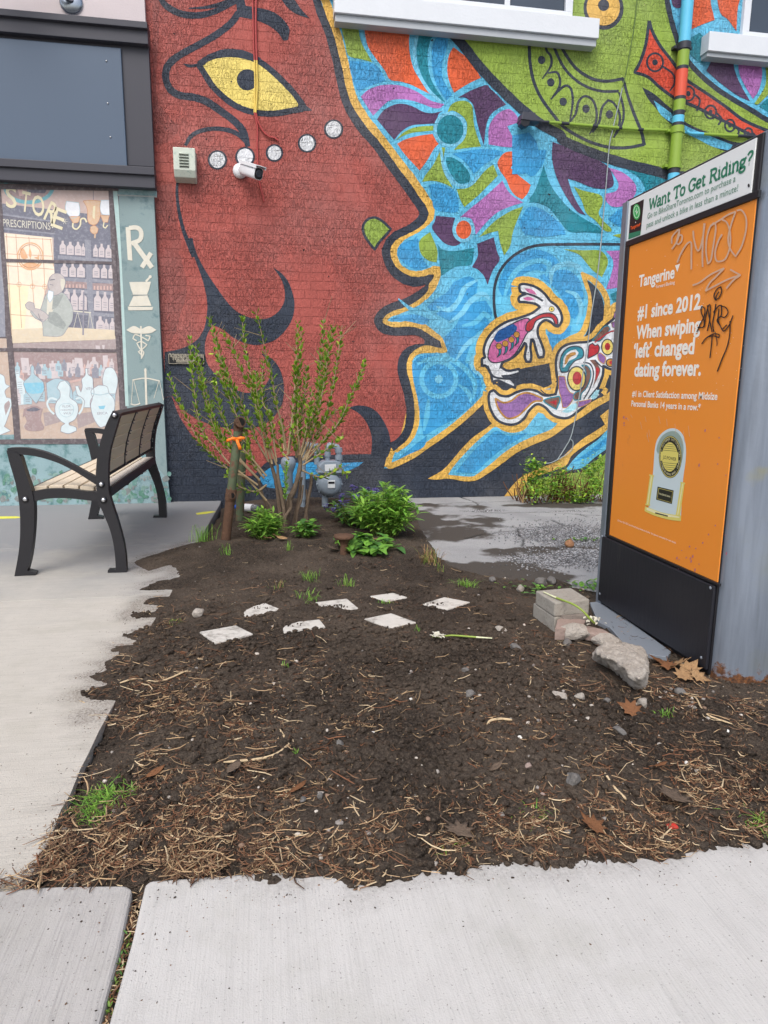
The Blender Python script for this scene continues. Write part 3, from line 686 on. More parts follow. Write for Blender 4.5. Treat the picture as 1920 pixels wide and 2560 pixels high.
F('C', JAW, B['black'], 3.6); F('C', '917,652 980,697 1050,752 1110,808 1200,850 1300,890 1427,940 1410,977 1300,952 1200,902 1100,852 1040,802 960,742', B['sky'], 4.2)
DC('C', 592, 55, 130, 140, B['black'], 3.6); DC('C', 590, 50, 108, 118, B['yellow'], 4.0); DC('C', 592, 35, 36, 38, B['black'], 4.5)
S_('C', '108,150 110,250 115,400 140,530 190,640 270,750 330,820 420,880 530,930 640,957 750,957 855,937', 8, B['black'], 3.6)
S_('C', '855,942 838,860 790,740 748,620 718,508', [9, 8, 8, 7, 7], B['black'], 3.9)
S_('C', '290,200 312,285 350,360 420,450 520,512 620,527 722,510', 8, B['black'], 3.6)
S_('C', '255,200 270,300 330,430 400,510 480,562 580,592 690,592', 7, B['black'], 3.6)
for t in ('212,200 220,320 250,365 250,430 195,512', '232,475 288,470 310,520 300,575 250,645', '250,645 310,580 350,556 382,582 392,665 372,795', '372,795 412,735 430,660 472,624 522,652 546,722 540,800 500,872', '520,860 562,795 582,700 622,650 660,672 696,742 690,822 655,892', '690,600 706,640 722,720 712,800 660,892'):
    S_('C', t, [4]+[6]*(len(t.split())-2)+[3], B['black'], 3.8)
for cx, cy in ((190, 390), (250, 535), (330, 660), (478, 706), (630, 742)): DC('C', cx, cy, 24, 27, B['black'], 3.8)
# ---- right of the serpent
for col, s in [
 ('plum', '262,920 330,945 450,990 560,1040 625,1085 650,1140 658,1190 640,1215 580,1225 500,1210 430,1180 360,1158 390,1250 430,1330 477,1397 420,1370 360,1290 310,1200 275,1110 258,1020'),
 ('orchid', '628,1088 700,1110 760,1150 800,1200 800,1250 760,1310 700,1340 640,1335 603,1290 610,1255 670,1240 690,1200 670,1150'),
 ('green', '398,1208 460,1235 572,1265 585,1320 560,1380 590,1430 642,1482 640,1502 600,1495 540,1430 480,1380 450,1300'),
 ('teal', '205,1075 240,1180 290,1260 370,1350 470,1420 560,1470 592,1512 480,1505 370,1500 300,1420 230,1340 150,1310 110,1290 150,1230'),
 ('teal', '738,1098 830,1120 960,1150 1033,1180 980,1200 900,1240 850,1292 840,1260 860,1220 820,1150'),
 ('azure', '40,1440 100,1350 180,1360 260,1430 330,1520 200,1535 80,1510'),
 ('azure', '690,1360 760,1345 760,1440 700,1470 620,1420'),
 ('green', '650,1525 720,1515 900,1530 900,1560 720,1545'),
 ('azure', '0,880 110,860 160,930 170,1060 100,1120 0,1130'),
 ('orange', '1165,-200 1290,-200 1285,0 1300,80 1312,130 1230,160 1148,197'),
 ('orange', '1310,-200 1600,-200 1475,0 1452,202 1400,130 1340,60'),
 ('plum', '1020,-120 1100,-120 1092,50 1062,52 1035,20'),
 ('teal', '1140,262 1215,213 1262,270 1250,360 1230,412 1180,380 1145,330'),
 ('plum', '1318,340 1430,352 1440,450 1480,550 1542,657 1460,620 1350,540 1258,460'),
 ('orchid', '1465,385 1600,395 1620,470 1600,580 1560,642 1510,560 1470,470'),
 ('green', '1640,400 1760,430 1700,560 1600,672 1568,674 1640,550'),
 ('teal', '1600,690 1660,640 1760,640 1760,790'),
]: F('C', s, B[col], 4.4 if col == 'zz' else 2)
# ---- the painting runs on behind the pillar
F('P', [(1500, 1040), (1640, 930), (1800, 860), (2000, 820), (2300, 790), (2300, 850), (2000, 890), (1800, 950), (1640, 1040), (1540, 1110)], B['yellow'], 2.9)
F('P', [(1560, 1060), (1640, 985), (1800, 905), (2000, 852), (2300, 820), (2300, 835), (2000, 875), (1800, 930), (1640, 1018)], B['sky'], 3.2)
for k, (cx, cy) in enumerate(((1700, 560), (1800, 600), (1900, 545), (1740, 680), (1860, 700), (1980, 640), (2080, 560), (2180, 640), (2060, 720), (1680, 780), (1950, 760))):
    cl_ = ('plum', 'green', 'orchid', 'teal', 'orange', 'azure')[k % 6]; rg_ = random.Random(k)
    F('P', [(cx+rg_.uniform(24, 58)*math.cos(j*.9), cy+rg_.uniform(20, 50)*math.sin(j*.9)) for j in range(7)], B[cl_], 2)
mural = ch.mb.build('mural', bld, label='painted mural of a red face in profile, a hare, a squirrel and a green serpent')

# ---- windows and their sills
M_WHITE = plain('white_painted_wood', (216, 221, 227), 0.45, 0.05, 5, 0.15, 40)
M_LIP = plain('grey_sill_lip', (176, 182, 188), 0.5, 0.06)
def glass_mat():
    q = NT('window_glass'); v = q.coord(); f = q.noise(v, 1.3, 3)
    return q.done(q.mix(f, (0.015, 0.022, 0.035), (0.05, 0.07, 0.10)), 0.06, None, 0, 0.8)
M_GLASS = glass_mat()
YS = WALL_Y-0.13
def window(x0, x1, zb, zt, sx0, sx1, sz0, sz1, lip):
    w = MB(); w.box((sx0, YS, sz0), (sx1, WALL_Y+0.02, sz1), M_WHITE); w.box((sx0+0.01, YS+0.025, sz0-lip), (sx1-0.01, WALL_Y+0.02, sz0-0.001), M_LIP)
    fr = MB(); d0, d1 = WALL_Y-0.045, WALL_Y+0.02
    fr.box((x0, d0, zb), (x1, d1, zb+0.07), M_WHITE); fr.box((x0, d0, zt-0.07), (x1, d1, zt), M_WHITE)
    fr.box((x0, d0, zb+0.07), (x0+0.07, d1, zt-0.07), M_WHITE); fr.box((x1-0.07, d0, zb+0.07), (x1, d1, zt-0.07), M_WHITE)
    k = 4 if x1-x0 > 1.5 else 2; pw = (x1-x0-0.14)/k
    for i in range(1, k): fr.box((x0+0.07+i*pw-0.025, d0+0.012, zb+0.07), (x0+0.07+i*pw+0.025, d1, zt-0.07), M_WHITE)
    f = fr.build('window', bld, 0.004); w.build('sill', f, 0.004)
    g = MB(); g.box((x0+0.06, WALL_Y-0.012, zb+0.06), (x1-0.06, WALL_Y+0.01, zt-0.06), M_GLASS); g.build('pane', f)
a = at_y(840, 47, YS+.02); b = at_y(1490, 110, YS+.02); t = at_y(1500, 46, YS); lo = at_y(1400, 86, YS)
window(at_y(790, 10, WALL_Y).x, at_y(1427, 30, WALL_Y).x, t.z+0.002, t.z+1.5, at_y(836, 20, YS).x, t.x, lo.z, t.z, 0.06)
t2 = at_y(1775, 77, YS); lo2 = at_y(1775, 126, YS)
window(at_y(1851, 60, WALL_Y).x, at_y(1851, 60, WALL_Y).x+1.9, t2.z+0.002, t2.z+1.5, t2.x, t2.x+2.4, lo2.z, t2.z, 0.04)
# ------------------------------------------------------------ shop front with a painted window
shop = empty('shop_building', (XC-2.0, SHOP_Y, 0), 'shop front with a blank dark fascia above a painted old pharmacy window', 'building')
def paint(name, c, var=0.17, dirt=None): return plain(name, c, 0.65, var, 16.0, 0.15, 70, dirt=tuple(int(x*.78+48) for x in c), dirt_at=0.56)
PT = {k: paint('shop_'+k, c) for k, c in dict(
    plaster=(198, 178, 172), slate=(120, 122, 136), slate2=(146, 148, 160), frame=(100, 92, 96), glow=(240, 226, 206), amber=(226, 178, 138), rust=(196, 140, 110),
    bottle=(206, 196, 198), label=(146, 144, 156), coat=(178, 184, 180), coat2=(156, 162, 160), skin=(192, 184, 182), counter=(220, 206, 182), wood=(188, 170, 166), umber=(164, 144, 144),
    china=(208, 222, 226), china2=(170, 196, 206), blue=(136, 194, 216), table=(196, 176, 162), shade=(170, 156, 156), gold=(226, 218, 186), brass=(214, 182, 152), white=(228, 232, 238),
    mint=(176, 204, 202), sign=(216, 212, 198), ring=(120, 176, 186), ink=(112, 112, 124), yellow=(238, 230, 196), pink=(206, 176, 170)).items()}
M_TEAL = plain('teal_stucco', (136, 156, 158), 0.75, 0.16, 2.2, 0.35, 120, dirt=(96, 124, 130), dirt_at=0.6)
M_TEALL = plain('faded_teal_stucco', (144, 172, 178), 0.75, 0.2, 2.6, 0.3, 90, dirt=(92, 132, 134), dirt_at=0.56)
M_STUCCO = plain('pale_stucco', (206, 196, 198), 0.8, 0.06, 3, 0.3, 120)
M_FASCIA = plain('charcoal_fascia', (62, 63, 72), 0.5, 0.08, 2.5)
M_PANEL = plain('blue_grey_panel', (80, 96, 116), 0.45, 0.07, 0.9)
ZT = at_y(395, 470, SHOP_Y).z
mb = MB(); mb.box((-9, SHOP_Y, -0.3), (XC-0.021, WALL_Y+6, ZT+0.1), M_TEAL); mb.build('wall', shop)
mb = MB(); mb.box((-9, SHOP_Y+0.004, ZT+0.1), (XC-0.021, WALL_Y+6, 7.0), M_STUCCO); mb.build('upper_wall', shop)
SX1 = at_y(388, 440, SHOP_Y-0.10).x
def fz(ry, y): return at_y(370 if ry < 800 else 385, ry/3.456, y).z
mb = MB()
for y0, y1, pr in ((188, 246, 0.15), (246.5, 382, 0.115), (382.5, 1443, 0.055), (1443.5, 1512, 0.115), (1512.5, 1626, 0.09)):
    Y = SHOP_Y-pr; mb.box((-9, Y, fz(y1, Y)), (SX1-(0.15-pr)*0.1, SHOP_Y+0.001, fz(y0, Y)), M_FASCIA)
fas = mb.build('fascia', shop, 0.004)
Yp = SHOP_Y-0.078
mb = MB(); mb.box((-9, Yp, at_y(1095/3.456, 1441/3.456, Yp).z), (at_y(1070/3.456, 900/3.456, Yp).x, SHOP_Y-0.0552, at_y(1045/3.456, 415/3.456, Yp).z), M_PANEL)
mb.build('sign_panel', fas, 0.006)
M_SCREW = plain('steel_screw', (190, 190, 192), 0.3, 0.05, metal=0.9)
mb = MB()
for sx, sy in ((920, 527), (932, 893), (955, 1185)):
    mb = MB(); mb.ico(at_y(sx/3.456, sy/3.456, Yp), 0.008, M_SCREW, sub=2, smooth=True); mb.build('screw', fas)
pass
cs = Chart(lambda x, y: at_y(x, y, SHOP_Y), N_, 0.0005); cs.step = 4e-6
def f2(crop, s, c, lev, sm=False, corner=62):
    cs.fill(crop, s, PT[c] if isinstance(c, str) else c, lev, sm, corner)
    if c in ('china', 'china2', 'white', 'brass', 'coat', 'skin') and sm: cs.outline(crop, s, 1.3, PT['china2' if c == 'white' else 'label' if c != 'brass' else 'rust'], lev+.25, corner)
s2 = lambda crop, s, w, c, lev: cs.stroke(crop, s, w, PT[c], lev, n=4)
# field: window ground, frame, jamb
f2('P', [(-330, 452), (296, 468), (318, 1040), (-330, 1060)], 'frame', 1)
f2('P', [(-330, 1062), (322, 1042), (330, 1095), (420, 1200), (427, 1259), (-330, 1268)], M_TEALL, 1)
f2('H', '722,70 752,72 764,200 790,700 815,1200 828,1480 806,1480 790,1100 768,560 735,200', 'mint', 2)
f2('H', '755,78 1008,80 1010,128 757,118', M_TEALL, 2)
f2('H', '752,118 1010,130 1010,138 752,127', 'coat2', 2.4)
f2('U', '10,130 1500,195 1530,560 1555,900 1600,2212 1600,2250 200,2250 60,900', 'plaster', 2)
f2('V', '170,0 1600,0 1610,200 1650,900 1680,1420 285,1420', 'wood', 2)
# leftmost light, mostly outside the picture
f2('P', [(-330, 470), (0, 476), (8, 640), (14, 842), (-330, 850)], 'slate2', 2); f2('P', [(-330, 850), (16, 846), (36, 1086), (-330, 1098)], 'table', 2)
f2('V', '-40,640 0,520 60,560 80,660 140,690 70,760 90,850 150,860 165,950 90,1180 60,1250 150,1310 0,1370 -60,1300', 'china', 3, True)
f2('V', '60,960 120,890 140,950 80,1100', 'shade', 3.4, True)
# upper lights: ceiling, shelves, stained glass
f2('U', '30,380 860,480 1530,560 1545,910 800,860 50,780', 'slate', 3)
f2('U', '740,800 800,840 1550,905 1600,2212 760,2212', 'slate', 3.2)
f2('U', '40,520 740,620 770,790 50,720', 'ink', 4); f2('U', '40,520 740,620 738,640 40,545', 'slate2', 4.4); f2('U', '45,715 765,790 765,810 45,740', 'slate2', 4.4)
f2('U', '60,790 720,850 755,1350 680,1400 600,1700 640,2212 160,2212', 'glow', 3.6)
f2('U', '100,1500 400,1520 330,2212 165,2212', 'yellow', 3.9, True)
for s in ('70,840 715,880', '90,1240 740,1290', '110,1490 650,1530', '150,1915 480,1940', '75,1075 730,1110', '220,810 300,2100', '400,840 480,1900', '590,860 625,1650', '90,800 165,2200', '700,870 740,1250'): s2('U', s, 1.2, 'rust', 4.4)
cs.ring('U', 420, 1110, 175, 185, 3, PT['amber'], 4.8); cs.ring('U', 420, 1110, 150, 160, 1.5, PT['rust'], 4.9)
for s in ('280,1000 330,1010 390,1130 340,1150 290,1120', '550,990 530,1100 470,1130 540,1160', '410,980 440,1080 420,1140 400,1080', '300,1230 420,1190 560,1230 420,1290'): f2('U', s, 'amber', 4.7, True)
for x, y in ((265, 1500), (450, 1525), (620, 1530)): cs.ring('U', x, y, 30, 32, 1.3, PT['amber'], 4.8)
f2('U', '420,1190 440,1190 450,1240 425,1240', 'rust', 4.6)
# medallion, STORE, PRESCRIPTIONS
cs.ring('U', 400, 150, 330, 215, 9, PT['ring'], 3.6); f2('U', '90,140 700,165 680,260 560,330 380,345 200,310 110,230', 'umber', 3.4, True)
f2('U', '360,150 660,165 620,240 380,230', 'ink', 3.8); f2('U', '240,170 320,170 330,270 270,280', 'pink', 3.9, True)
def w3(crop, pts, s, c, lev, bold=0.0):
    """letters one after another along a line of points, each upright to its own baseline"""
    q = px(crop, pts)
    for i, chh in enumerate(s):
        if chh == ' ': continue
        (x0, y0), (x1, y1) = q[2*i], q[2*i+1]
        p0, p1 = cs.P((x0, y0), lev), cs.P((x1, y1), lev); u = (p1-p0).normalized(); up = N_.cross(u)*-1
        if up.z < 0: up = -up
        put_text(cs.mb, chh, p0, p1, up, PT[c], N_, bold, height=.235)
def word(crop, a, b, s, c, lev, hgt=None, bold=0.0):
    q = px(crop, a+' '+b); p0, p1 = cs.P(q[0], lev), cs.P(q[1], lev)
    u = (p1-p0).normalized(); up = u.cross(N_)*-1
    if up.z < 0: up = -up
    put_text(cs.mb, s, p0, p1, up, PT[c], N_, bold, height=hgt)
w3('U', '85,430 235,445 285,480 400,505 450,545 620,560 600,590 735,660 700,685 860,745', 'STORE', 'gold', 6, 0.012)
word('U', '45,695', '700,745', 'PRESCRIPTIONS', 'sign', 5.2, hgt=0.085)
cs.disc('U', 728, 712, 9, 9, PT['sign'], 5.2)
for a in range(3):
    t = math.pi*a/3; s2('U', f'{895-40*math.cos(t):.0f},{632-40*math.sin(t):.0f} {895+40*math.cos(t):.0f},{632+40*math.sin(t):.0f}', 1.2, 'sign', 6)
# chandelier
for s, c in (('920,350 1090,370 1105,470 1090,550 1000,590 930,520 905,440', 'white'), ('1400,335 1510,335 1520,540 1420,530 1385,450', 'white'), ('1150,345 1270,335 1400,350 1380,420 1385,560 1340,660 1270,675 1215,620 1205,450', 'brass'),
             ('960,560 1110,560 1080,640 1010,650', 'brass'), ('1390,545 1510,550 1490,640 1430,640', 'brass'), ('1255,700 1310,685 1360,730 1340,790 1290,800 1250,760', 'brass')): f2('U', s, c, 5, True)
s2('U', '1010,650 1010,710 1060,735 1110,680 1120,600 1170,590 1200,640', 4, 'gold', 5.3); s2('U', '1440,640 1430,700 1460,720 1490,680', 3, 'gold', 5.3); s2('U', '1290,190 1292,335', 1.2, 'ink', 5); s2('U', '1315,800 1312,860', 4, 'brass', 5)
f2('U', '1290,420 1320,410 1310,600 1280,560', 'gold', 5.4, True)
# shelves and bottles
for x0, x1, y, sl in ((800, 1190, 1095, 30), (1260, 1560, 1135, 25), (830, 1200, 1395, 30), (1270, 1580, 1420, 25), (880, 1210, 1560, 20), (1280, 1580, 1580, 20), (990, 1250, 1850, 35), (1290, 1600, 1880, 30)):
    f2('U', f'{x0},{y} {x1},{y+sl} {x1},{y+sl+48} {x0},{y+48}', 'slate2', 4)
f2('U', '1170,880 1255,890 1310,2212 1240,2212', 'slate2', 4.2)
f2('U', '880,1450 1205,1470 1205,1560 880,1540', 'umber', 4); f2('U', '1275,1480 1570,1490 1575,1590 1280,1575', 'umber', 4)
def bottle(x, yb, w, h, c='bottle', lev=5.0, ink=True, crop='U'):
    f2(crop, f'{x-w/2:.0f},{yb} {x+w/2:.0f},{yb+4} {x+w/2:.0f},{yb-h*.62:.0f} {x+w*.2:.0f},{yb-h*.78:.0f} {x+w*.17:.0f},{yb-h:.0f} {x-w*.17:.0f},{yb-h:.0f} {x-w*.2:.0f},{yb-h*.78:.0f} {x-w/2:.0f},{yb-h*.62:.0f}', c, lev)
    if ink:
        for k in range(3): s2(crop, f'{x-w*.25:.0f},{yb-h*(.2+.12*k):.0f} {x+w*.28:.0f},{yb-h*(.2+.12*k)+4:.0f}', 1.3, 'label', lev+0.5)
for x, yb, w, h in ((868, 1080, 85, 185), (972, 1090, 100, 180), (1080, 1095, 90, 185), (1152, 1100, 48, 165), (1322, 1115, 65, 165), (1405, 1122, 80, 185), (1500, 1130, 85, 175),
                    (890, 1390, 95, 190), (1005, 1395, 90, 185), (1120, 1400, 110, 190), (1330, 1405, 95, 190), (1440, 1412, 85, 185), (1530, 1415, 60, 180),
                    (925, 1700, 80, 140), (1030, 1850, 95, 280), (1145, 1850, 115, 270), (1350, 1860, 100, 270), (1452, 1865, 90, 260), (1545, 1870, 75, 250), (1385, 2160, 110, 220), (1470, 2170, 70, 190), (1555, 2180, 80, 215)): bottle(x, yb, w, h)
for k in range(6): f2('U', f'{905+k*48},1545 {930+k*48},1548 {928+k*48},1500 {908+k*48},1498', 'pink', 5); f2('U', f'{1295+k*45},1572 {1320+k*45},1575 {1318+k*45},1520 {1298+k*45},1518', 'pink', 5)
s2('U', '1000,1865 1260,1890', 3, 'sign', 5.6); s2('U', '1160,1600 1150,2200', 4, 'label', 5.6)
for a in ('1070,1890 1020,2100', '1075,1890 1130,2100', '1240,1890 1215,2120', '1245,1890 1290,2120'): s2('U', a, 1.2, 'sign', 5.7)
# the painted pharmacist
f2('U', '640,1640 740,1600 880,1620 960,1720 1010,1850 1000,2000 930,2110 840,2212 600,2212 590,2050 560,2000 480,1960 420,1880 470,1840 560,1850', 'coat', 6, True)
f2('U', '660,1650 740,1630 760,1780 690,1950 640,2000', 'sign', 6.4, True); f2('U', '740,1640 880,1640 800,1800 720,1850', 'coat2', 6.4, True)
f2('U', '680,1880 800,1900 920,2060 880,2120 740,2060 660,1990', 'coat2', 6.5, True)
f2('U', '680,1440 720,1370 800,1345 880,1390 905,1470 880,1570 820,1630 750,1650 700,1620 680,1560 665,1500', 'skin', 6.8, True); f2('U', '840,1420 900,1430 905,1500 860,1590 840,1500', 'sign', 7.0, True)
f2('U', '670,1580 740,1600 730,1690 690,1750 660,1680', 'white', 7.2, True); s2('U', '690,1440 760,1430', 2.2, 'ink', 7.4); s2('U', '690,1500 740,1510', 1.4, 'ink', 7.4)
f2('U', '350,1780 400,1740 470,1760 480,1830 560,1850 640,1900 680,1950 600,2020 520,1960 440,1870 370,1830', 'skin', 6.7, True); s2('U', '530,1900 560,1980 600,1990', 1.2, 'ink', 7)
# counter and lower light
f2('U', '160,2120 900,2090 1600,2130 1600,2250 170,2250', 'counter', 5.4); f2('V', '165,0 1600,0 1600,45 170,100', 'counter', 4)
f2('V', '180,105 1600,45 1605,190 1480,190 180,160', 'shade', 4.2); f2('V', '1320,130 1380,135 1390,185 1325,180', 'bottle', 5); f2('V', '1410,125 1450,125 1445,180 1420,180', 'bottle', 5)
f2('V', '190,225 1610,240 1640,560 1100,600 640,640 220,560', 'umber', 3.6)
f2('V', '270,1010 640,1000 1640,900 1680,1420 285,1420', 'table', 3.8); f2('V', '600,1060 760,1050 860,1180 620,1250', 'shade', 4.2, True); f2('V', '1060,1080 1300,1040 1340,1180 1080,1280', 'shade', 4.2, True)
f2('V', '960,620 1620,480 1625,510 980,650', 'pink', 4.2)
for s in ('285,300 395,305 415,510 310,505', '510,395 590,390 630,600 540,590', '680,380 780,375 830,590 710,590', '890,370 980,365 1020,550 920,560', '1030,300 1140,310 1155,500 1045,500', '1420,270 1490,265 1500,430 1430,430'): f2('V', s, 'bottle', 4.6)
bottle(1300, 520, 125, 230, crop='V', lev=4.8); f2('V', '215,480 265,480 270,570 330,620 375,945 260,955', 'china', 4.8); [s2('V', f'245,{640+30*k} 310,{636+30*k}', 1, 'label', 5.2) for k in range(6)]
rj = random.Random(14)
for i in range(26):
    x = 200+i*54+rj.uniform(-14, 14); bottle(x, 560+rj.uniform(-60, 60)-i*1.5, rj.uniform(50, 95), rj.uniform(110, 200), rj.choice(('bottle', 'pink', 'slate2', 'china2')), 4.2+rj.random()*.3, rj.random() < .7, 'V')
for i in range(9): bottle(230+i*165+rj.uniform(-20, 20), 930+rj.uniform(-30, 30), rj.uniform(90, 130), rj.uniform(200, 300), rj.choice(('china2', 'bottle')), 4.4, True, 'V')
f2('V', '330,640 400,570 430,520 425,440 450,400 475,440 475,520 540,580 600,640 610,740 590,790 520,910 500,930 470,900 380,790 345,720', 'china2', 5, True); f2('V', '330,650 600,640 608,740 560,790 400,790 345,720', 'blue', 5.4, True)
f2('V', '330,1010 470,960 600,1010 580,1070 570,1160 610,1250 600,1300 480,1315 370,1300 330,1250 370,1180 340,1100 315,1130', 'umber', 5, True); f2('V', '360,1020 470,985 560,1015 500,1040 400,1040', 'ink', 5.5, True)
f2('V', '640,650 760,590 860,600 960,650 1010,840 980,900 660,900', 'china2', 4.8, True)
f2('V', '790,720 830,640 900,615 965,690 970,760 970,850 1060,920 1085,1030 1040,1150 960,1200 960,1230 1050,1260 1060,1310 950,1350 840,1320 850,1250 900,1210 850,1180 780,1100 760,990 790,900 830,850 830,770', 'china', 5.4, True)
s2('V', '790,880 700,860 655,930 690,1020 750,1080', 5, 'china', 5.2); s2('V', '1050,870 1120,850 1155,920 1130,1020 1090,1080', 5, 'china', 5.2); cs.outline('V', '820,990 870,940 970,940 1020,990 1000,1080 920,1120 840,1080', 1.2, PT['china2'], 5.9)
word('V', '870,990', '980,985', 'FLOR', 'label', 6); word('V', '840,1035', '1015,1030', 'CINNAMON', 'label', 6); word('V', '880,1085', '985,1080', 'VVLG', 'label', 6)
f2('V', '1040,690 1080,690 1120,780 1140,690 1130,600 1180,540 1180,450 1210,450 1220,530 1280,580 1290,690 1300,800 1250,900 1250,990 1160,990 1170,900 1130,850 1070,810', 'china', 5, True); word('V', '1190,750', '1280,740', 'VIN', 'label', 5.6)
f2('V', '1440,500 1480,440 1550,440 1600,500 1630,620 1600,800 1480,800 1420,650', 'china', 4.9, True)
f2('V', '1260,760 1330,700 1380,680 1480,700 1510,790 1580,880 1585,1010 1540,1180 1440,1250 1370,1250 1290,1120 1255,960 1280,860', 'china', 5.3, True); s2('V', '1265,790 1380,815 1505,790', 2, 'china2', 5.7); word('V', '1350,1090', '1490,1080', 'ERICA', 'label', 5.8); f2('V', '1360,970 1460,960 1440,1010 1380,1010', 'blue', 5.8)
for x0, x1, y0_ in ((-230, -10, 640), (-230, -10, 700), (-230, -10, 770)):
    for i in range(6): cs.fill('P', [(x0+i*38, y0_), (x0+i*38+24, y0_), (x0+i*38+24, y0_-30), (x0+i*38+16, y0_-36), (x0+i*38+16, y0_-46), (x0+i*38+8, y0_-46), (x0+i*38+8, y0_-36), (x0+i*38, y0_-30)], PT['bottle'], 4, False)
# glazing bars painted over all of it
f2('U', '-20,120 10,120 70,1000 160,2212 110,2212 40,1400 10,1000', 'frame', 8); f2('V', '100,0 165,0 240,800 290,1430 200,1430 150,800', 'frame', 8)
f2('U', '70,1145 1555,1185 1558,1222 75,1190', 'frame', 8.4); f2('V', '-60,165 1610,185 1612,228 -60,212', 'frame', 8.4)
f2('U', '1500,190 1560,170 1610,1200 1680,2212 1590,2212 1550,1200', 'frame', 8.2); f2('V', '1595,0 1650,0 1760,1440 1690,1440 1640,600', 'frame', 8.2)
f2('V', '-1800,1440 1760,1420 1760,1490 -1800,1500', 'frame', 8.6); f2('P', [(-330, 455), (296, 464), (297, 478), (-330, 468)], 'frame', 8.6)
# emblems on the pilaster
pil = lambda s, lev=3, sm=False: f2('H', s, 'sign', lev, sm)
pil('808,330 838,328 852,545 822,540'); s2('H', '830,335 880,332 908,360 900,410 845,435', 11, 'sign', 3.4); s2('H', '862,430 978,590', 12, 'sign', 3.8); s2('H', '972,495 912,588', 11, 'sign', 3.9)
pil('832,682 970,680 960,725 945,765 858,768 842,725'); pil('858,772 948,768 975,835 828,838'); pil('822,840 985,842 980,862 826,864'); s2('H', '938,680 965,650', 5, 'sign', 3.2); cs.disc('H', 966, 648, 10, 10, PT['sign'], 3.3)
s2('H', '845,765 960,765', 2, 'coat2', 3.6)
s2('H', '906,965 912,1170', 4, 'sign', 3); f2('H', '906,985 860,965 812,990 850,1010 900,1015', 'sign', 3.3, True); f2('H', '908,985 960,965 1006,990 970,1010 915,1015', 'sign', 3.3, True)
s2('H', '910,1150 890,1130 920,1110 945,1085 910,1065 880,1075 900,1110 925,1135 908,1175', 3, 'sign', 3.6); s2('H', '880,1060 855,1045 870,1020 910,1035 955,1060 965,1030 935,1025', 3, 'sign', 3.6)
s2('H', '935,1245 942,1475', 5, 'sign', 3); s2('H', '852,1312 935,1300 1028,1318', 3, 'sign', 3.3); 
for s in ('855,1312 845,1462', '860,1312 898,1462', '1022,1318 990,1430', '1026,1318 1052,1440'): s2('H', s, 1.3, 'sign', 3.2)
s2('H', '840,1465 870,1472 902,1462', 3, 'sign', 3.2); cs.disc('H', 935, 1250, 8, 14, PT['sign'], 3.4)
# weeds painted low on the wall
rg = random.Random(5)
PG = [paint('shop_leaf%d' % i, c, 0.25) for i, c in enumerate(((104, 146, 140), (92, 138, 122), (124, 158, 150), (128, 134, 134)))]
for i in range(240):
    x = rg.uniform(-120, 425); t = rg.random()**1.6; y = 1252-75*t; w = rg.uniform(3, 11); h = rg.uniform(3, 12)
    cs.fill('P', [(x+w*rg.uniform(.6, 1)*math.cos(k*1.05), y+h*rg.uniform(.6, 1)*math.sin(k*1.05)) for k in range(6)], PG[rg.randrange(4)], 3+rg.random(), True)
word('H', '905,1955', '1022,1950', 'NTER 9', 'coat2', 6)
painting = cs.mb.build('painted_window', shop, label='faded painting of an old pharmacy seen through a window')
# lamp bracket on the upper wall
M_CHROME = plain('brushed_steel', (150, 158, 168), 0.25, 0.1, 8, metal=1.0)
p = at_y(178, 6, SHOP_Y); lamp = empty('wall_lamp', p, 'steel sign lamp with a round base plate on the pale wall above the fascia', 'lamp')
Mx = Matrix.Translation(p) @ Matrix.Rotation(math.pi/2, 4, 'X')
mb = MB(); mb.lathe([(0.0, 0.02), (0.075, 0.018), (0.09, 0.008), (0.092, 0.0)], Mx, M_CHROME, 24); mb.build('base_plate', lamp)
mb = MB(); mb.tube([p+Vector((0, -0.02, 0.015)), p+Vector((-0.06, -0.12, 0.02)), p+Vector((-0.22, -0.28, 0.035)), p+Vector((-0.4, -0.4, 0.12)), p+Vector((-0.5, -0.48, 0.3))], 0.03, M_CHROME, 12); mb.build('arm', lamp)
q = p+Vector((-0.5, -0.48, 0.3))
mb = MB(); mb.lathe([(0.03, 0.0), (0.06, -0.03), (0.14, -0.12), (0.16, -0.16)], Matrix.Translation(q+Vector((0, 0, .06))), M_CHROME, 20); mb.build('lamp_shade', lamp)
# ------------------------------------------------------------ paving
rng = np.random.RandomState(7)
def vnoise(x, y, seed=0):
    """smooth value noise, numpy"""
    xi = np.floor(x).astype(np.int64); yi = np.floor(y).astype(np.int64); xf = x-xi; yf = y-yi
    u = xf*xf*(3-2*xf); v = yf*yf*(3-2*yf)
    def h(a, b):
        n = (a*374761393+b*668265263+seed*974634777) & 0x7fffffff
        n = ((n ^ (n >> 13))*1274126177) & 0x7fffffff
        return ((n ^ (n >> 16)) & 0xffff)/65535.0
    return (h(xi, yi)*(1-u)+h(xi+1, yi)*u)*(1-v)+(h(xi, yi+1)*(1-u)+h(xi+1, yi+1)*u)*v
def fbm(x, y, sc, octv=4, seed=0, gain=0.5):
    a, s, t, n = 1.0, sc, 0.0, 0.0
    for i in range(octv): t = t+a*vnoise(x*s+i*17.3, y*s-i*9.1, seed+i*31); n += a; a *= gain; s *= 2.03
    return t/n-0.5
def slab(name, pts, m, z=0.0, th=0.12, bev=0.008, parent=None):
    mb = MB(); mb.prism([Vector((p[0], p[1], z-th)) for p in pts], (0, 0, th), m)
    return tagstruct(mb.build(name, parent, bev))
gp = lambda *ps: [(G(*p).x, G(*p).y) for p in ps]
FAR_L = -9.0
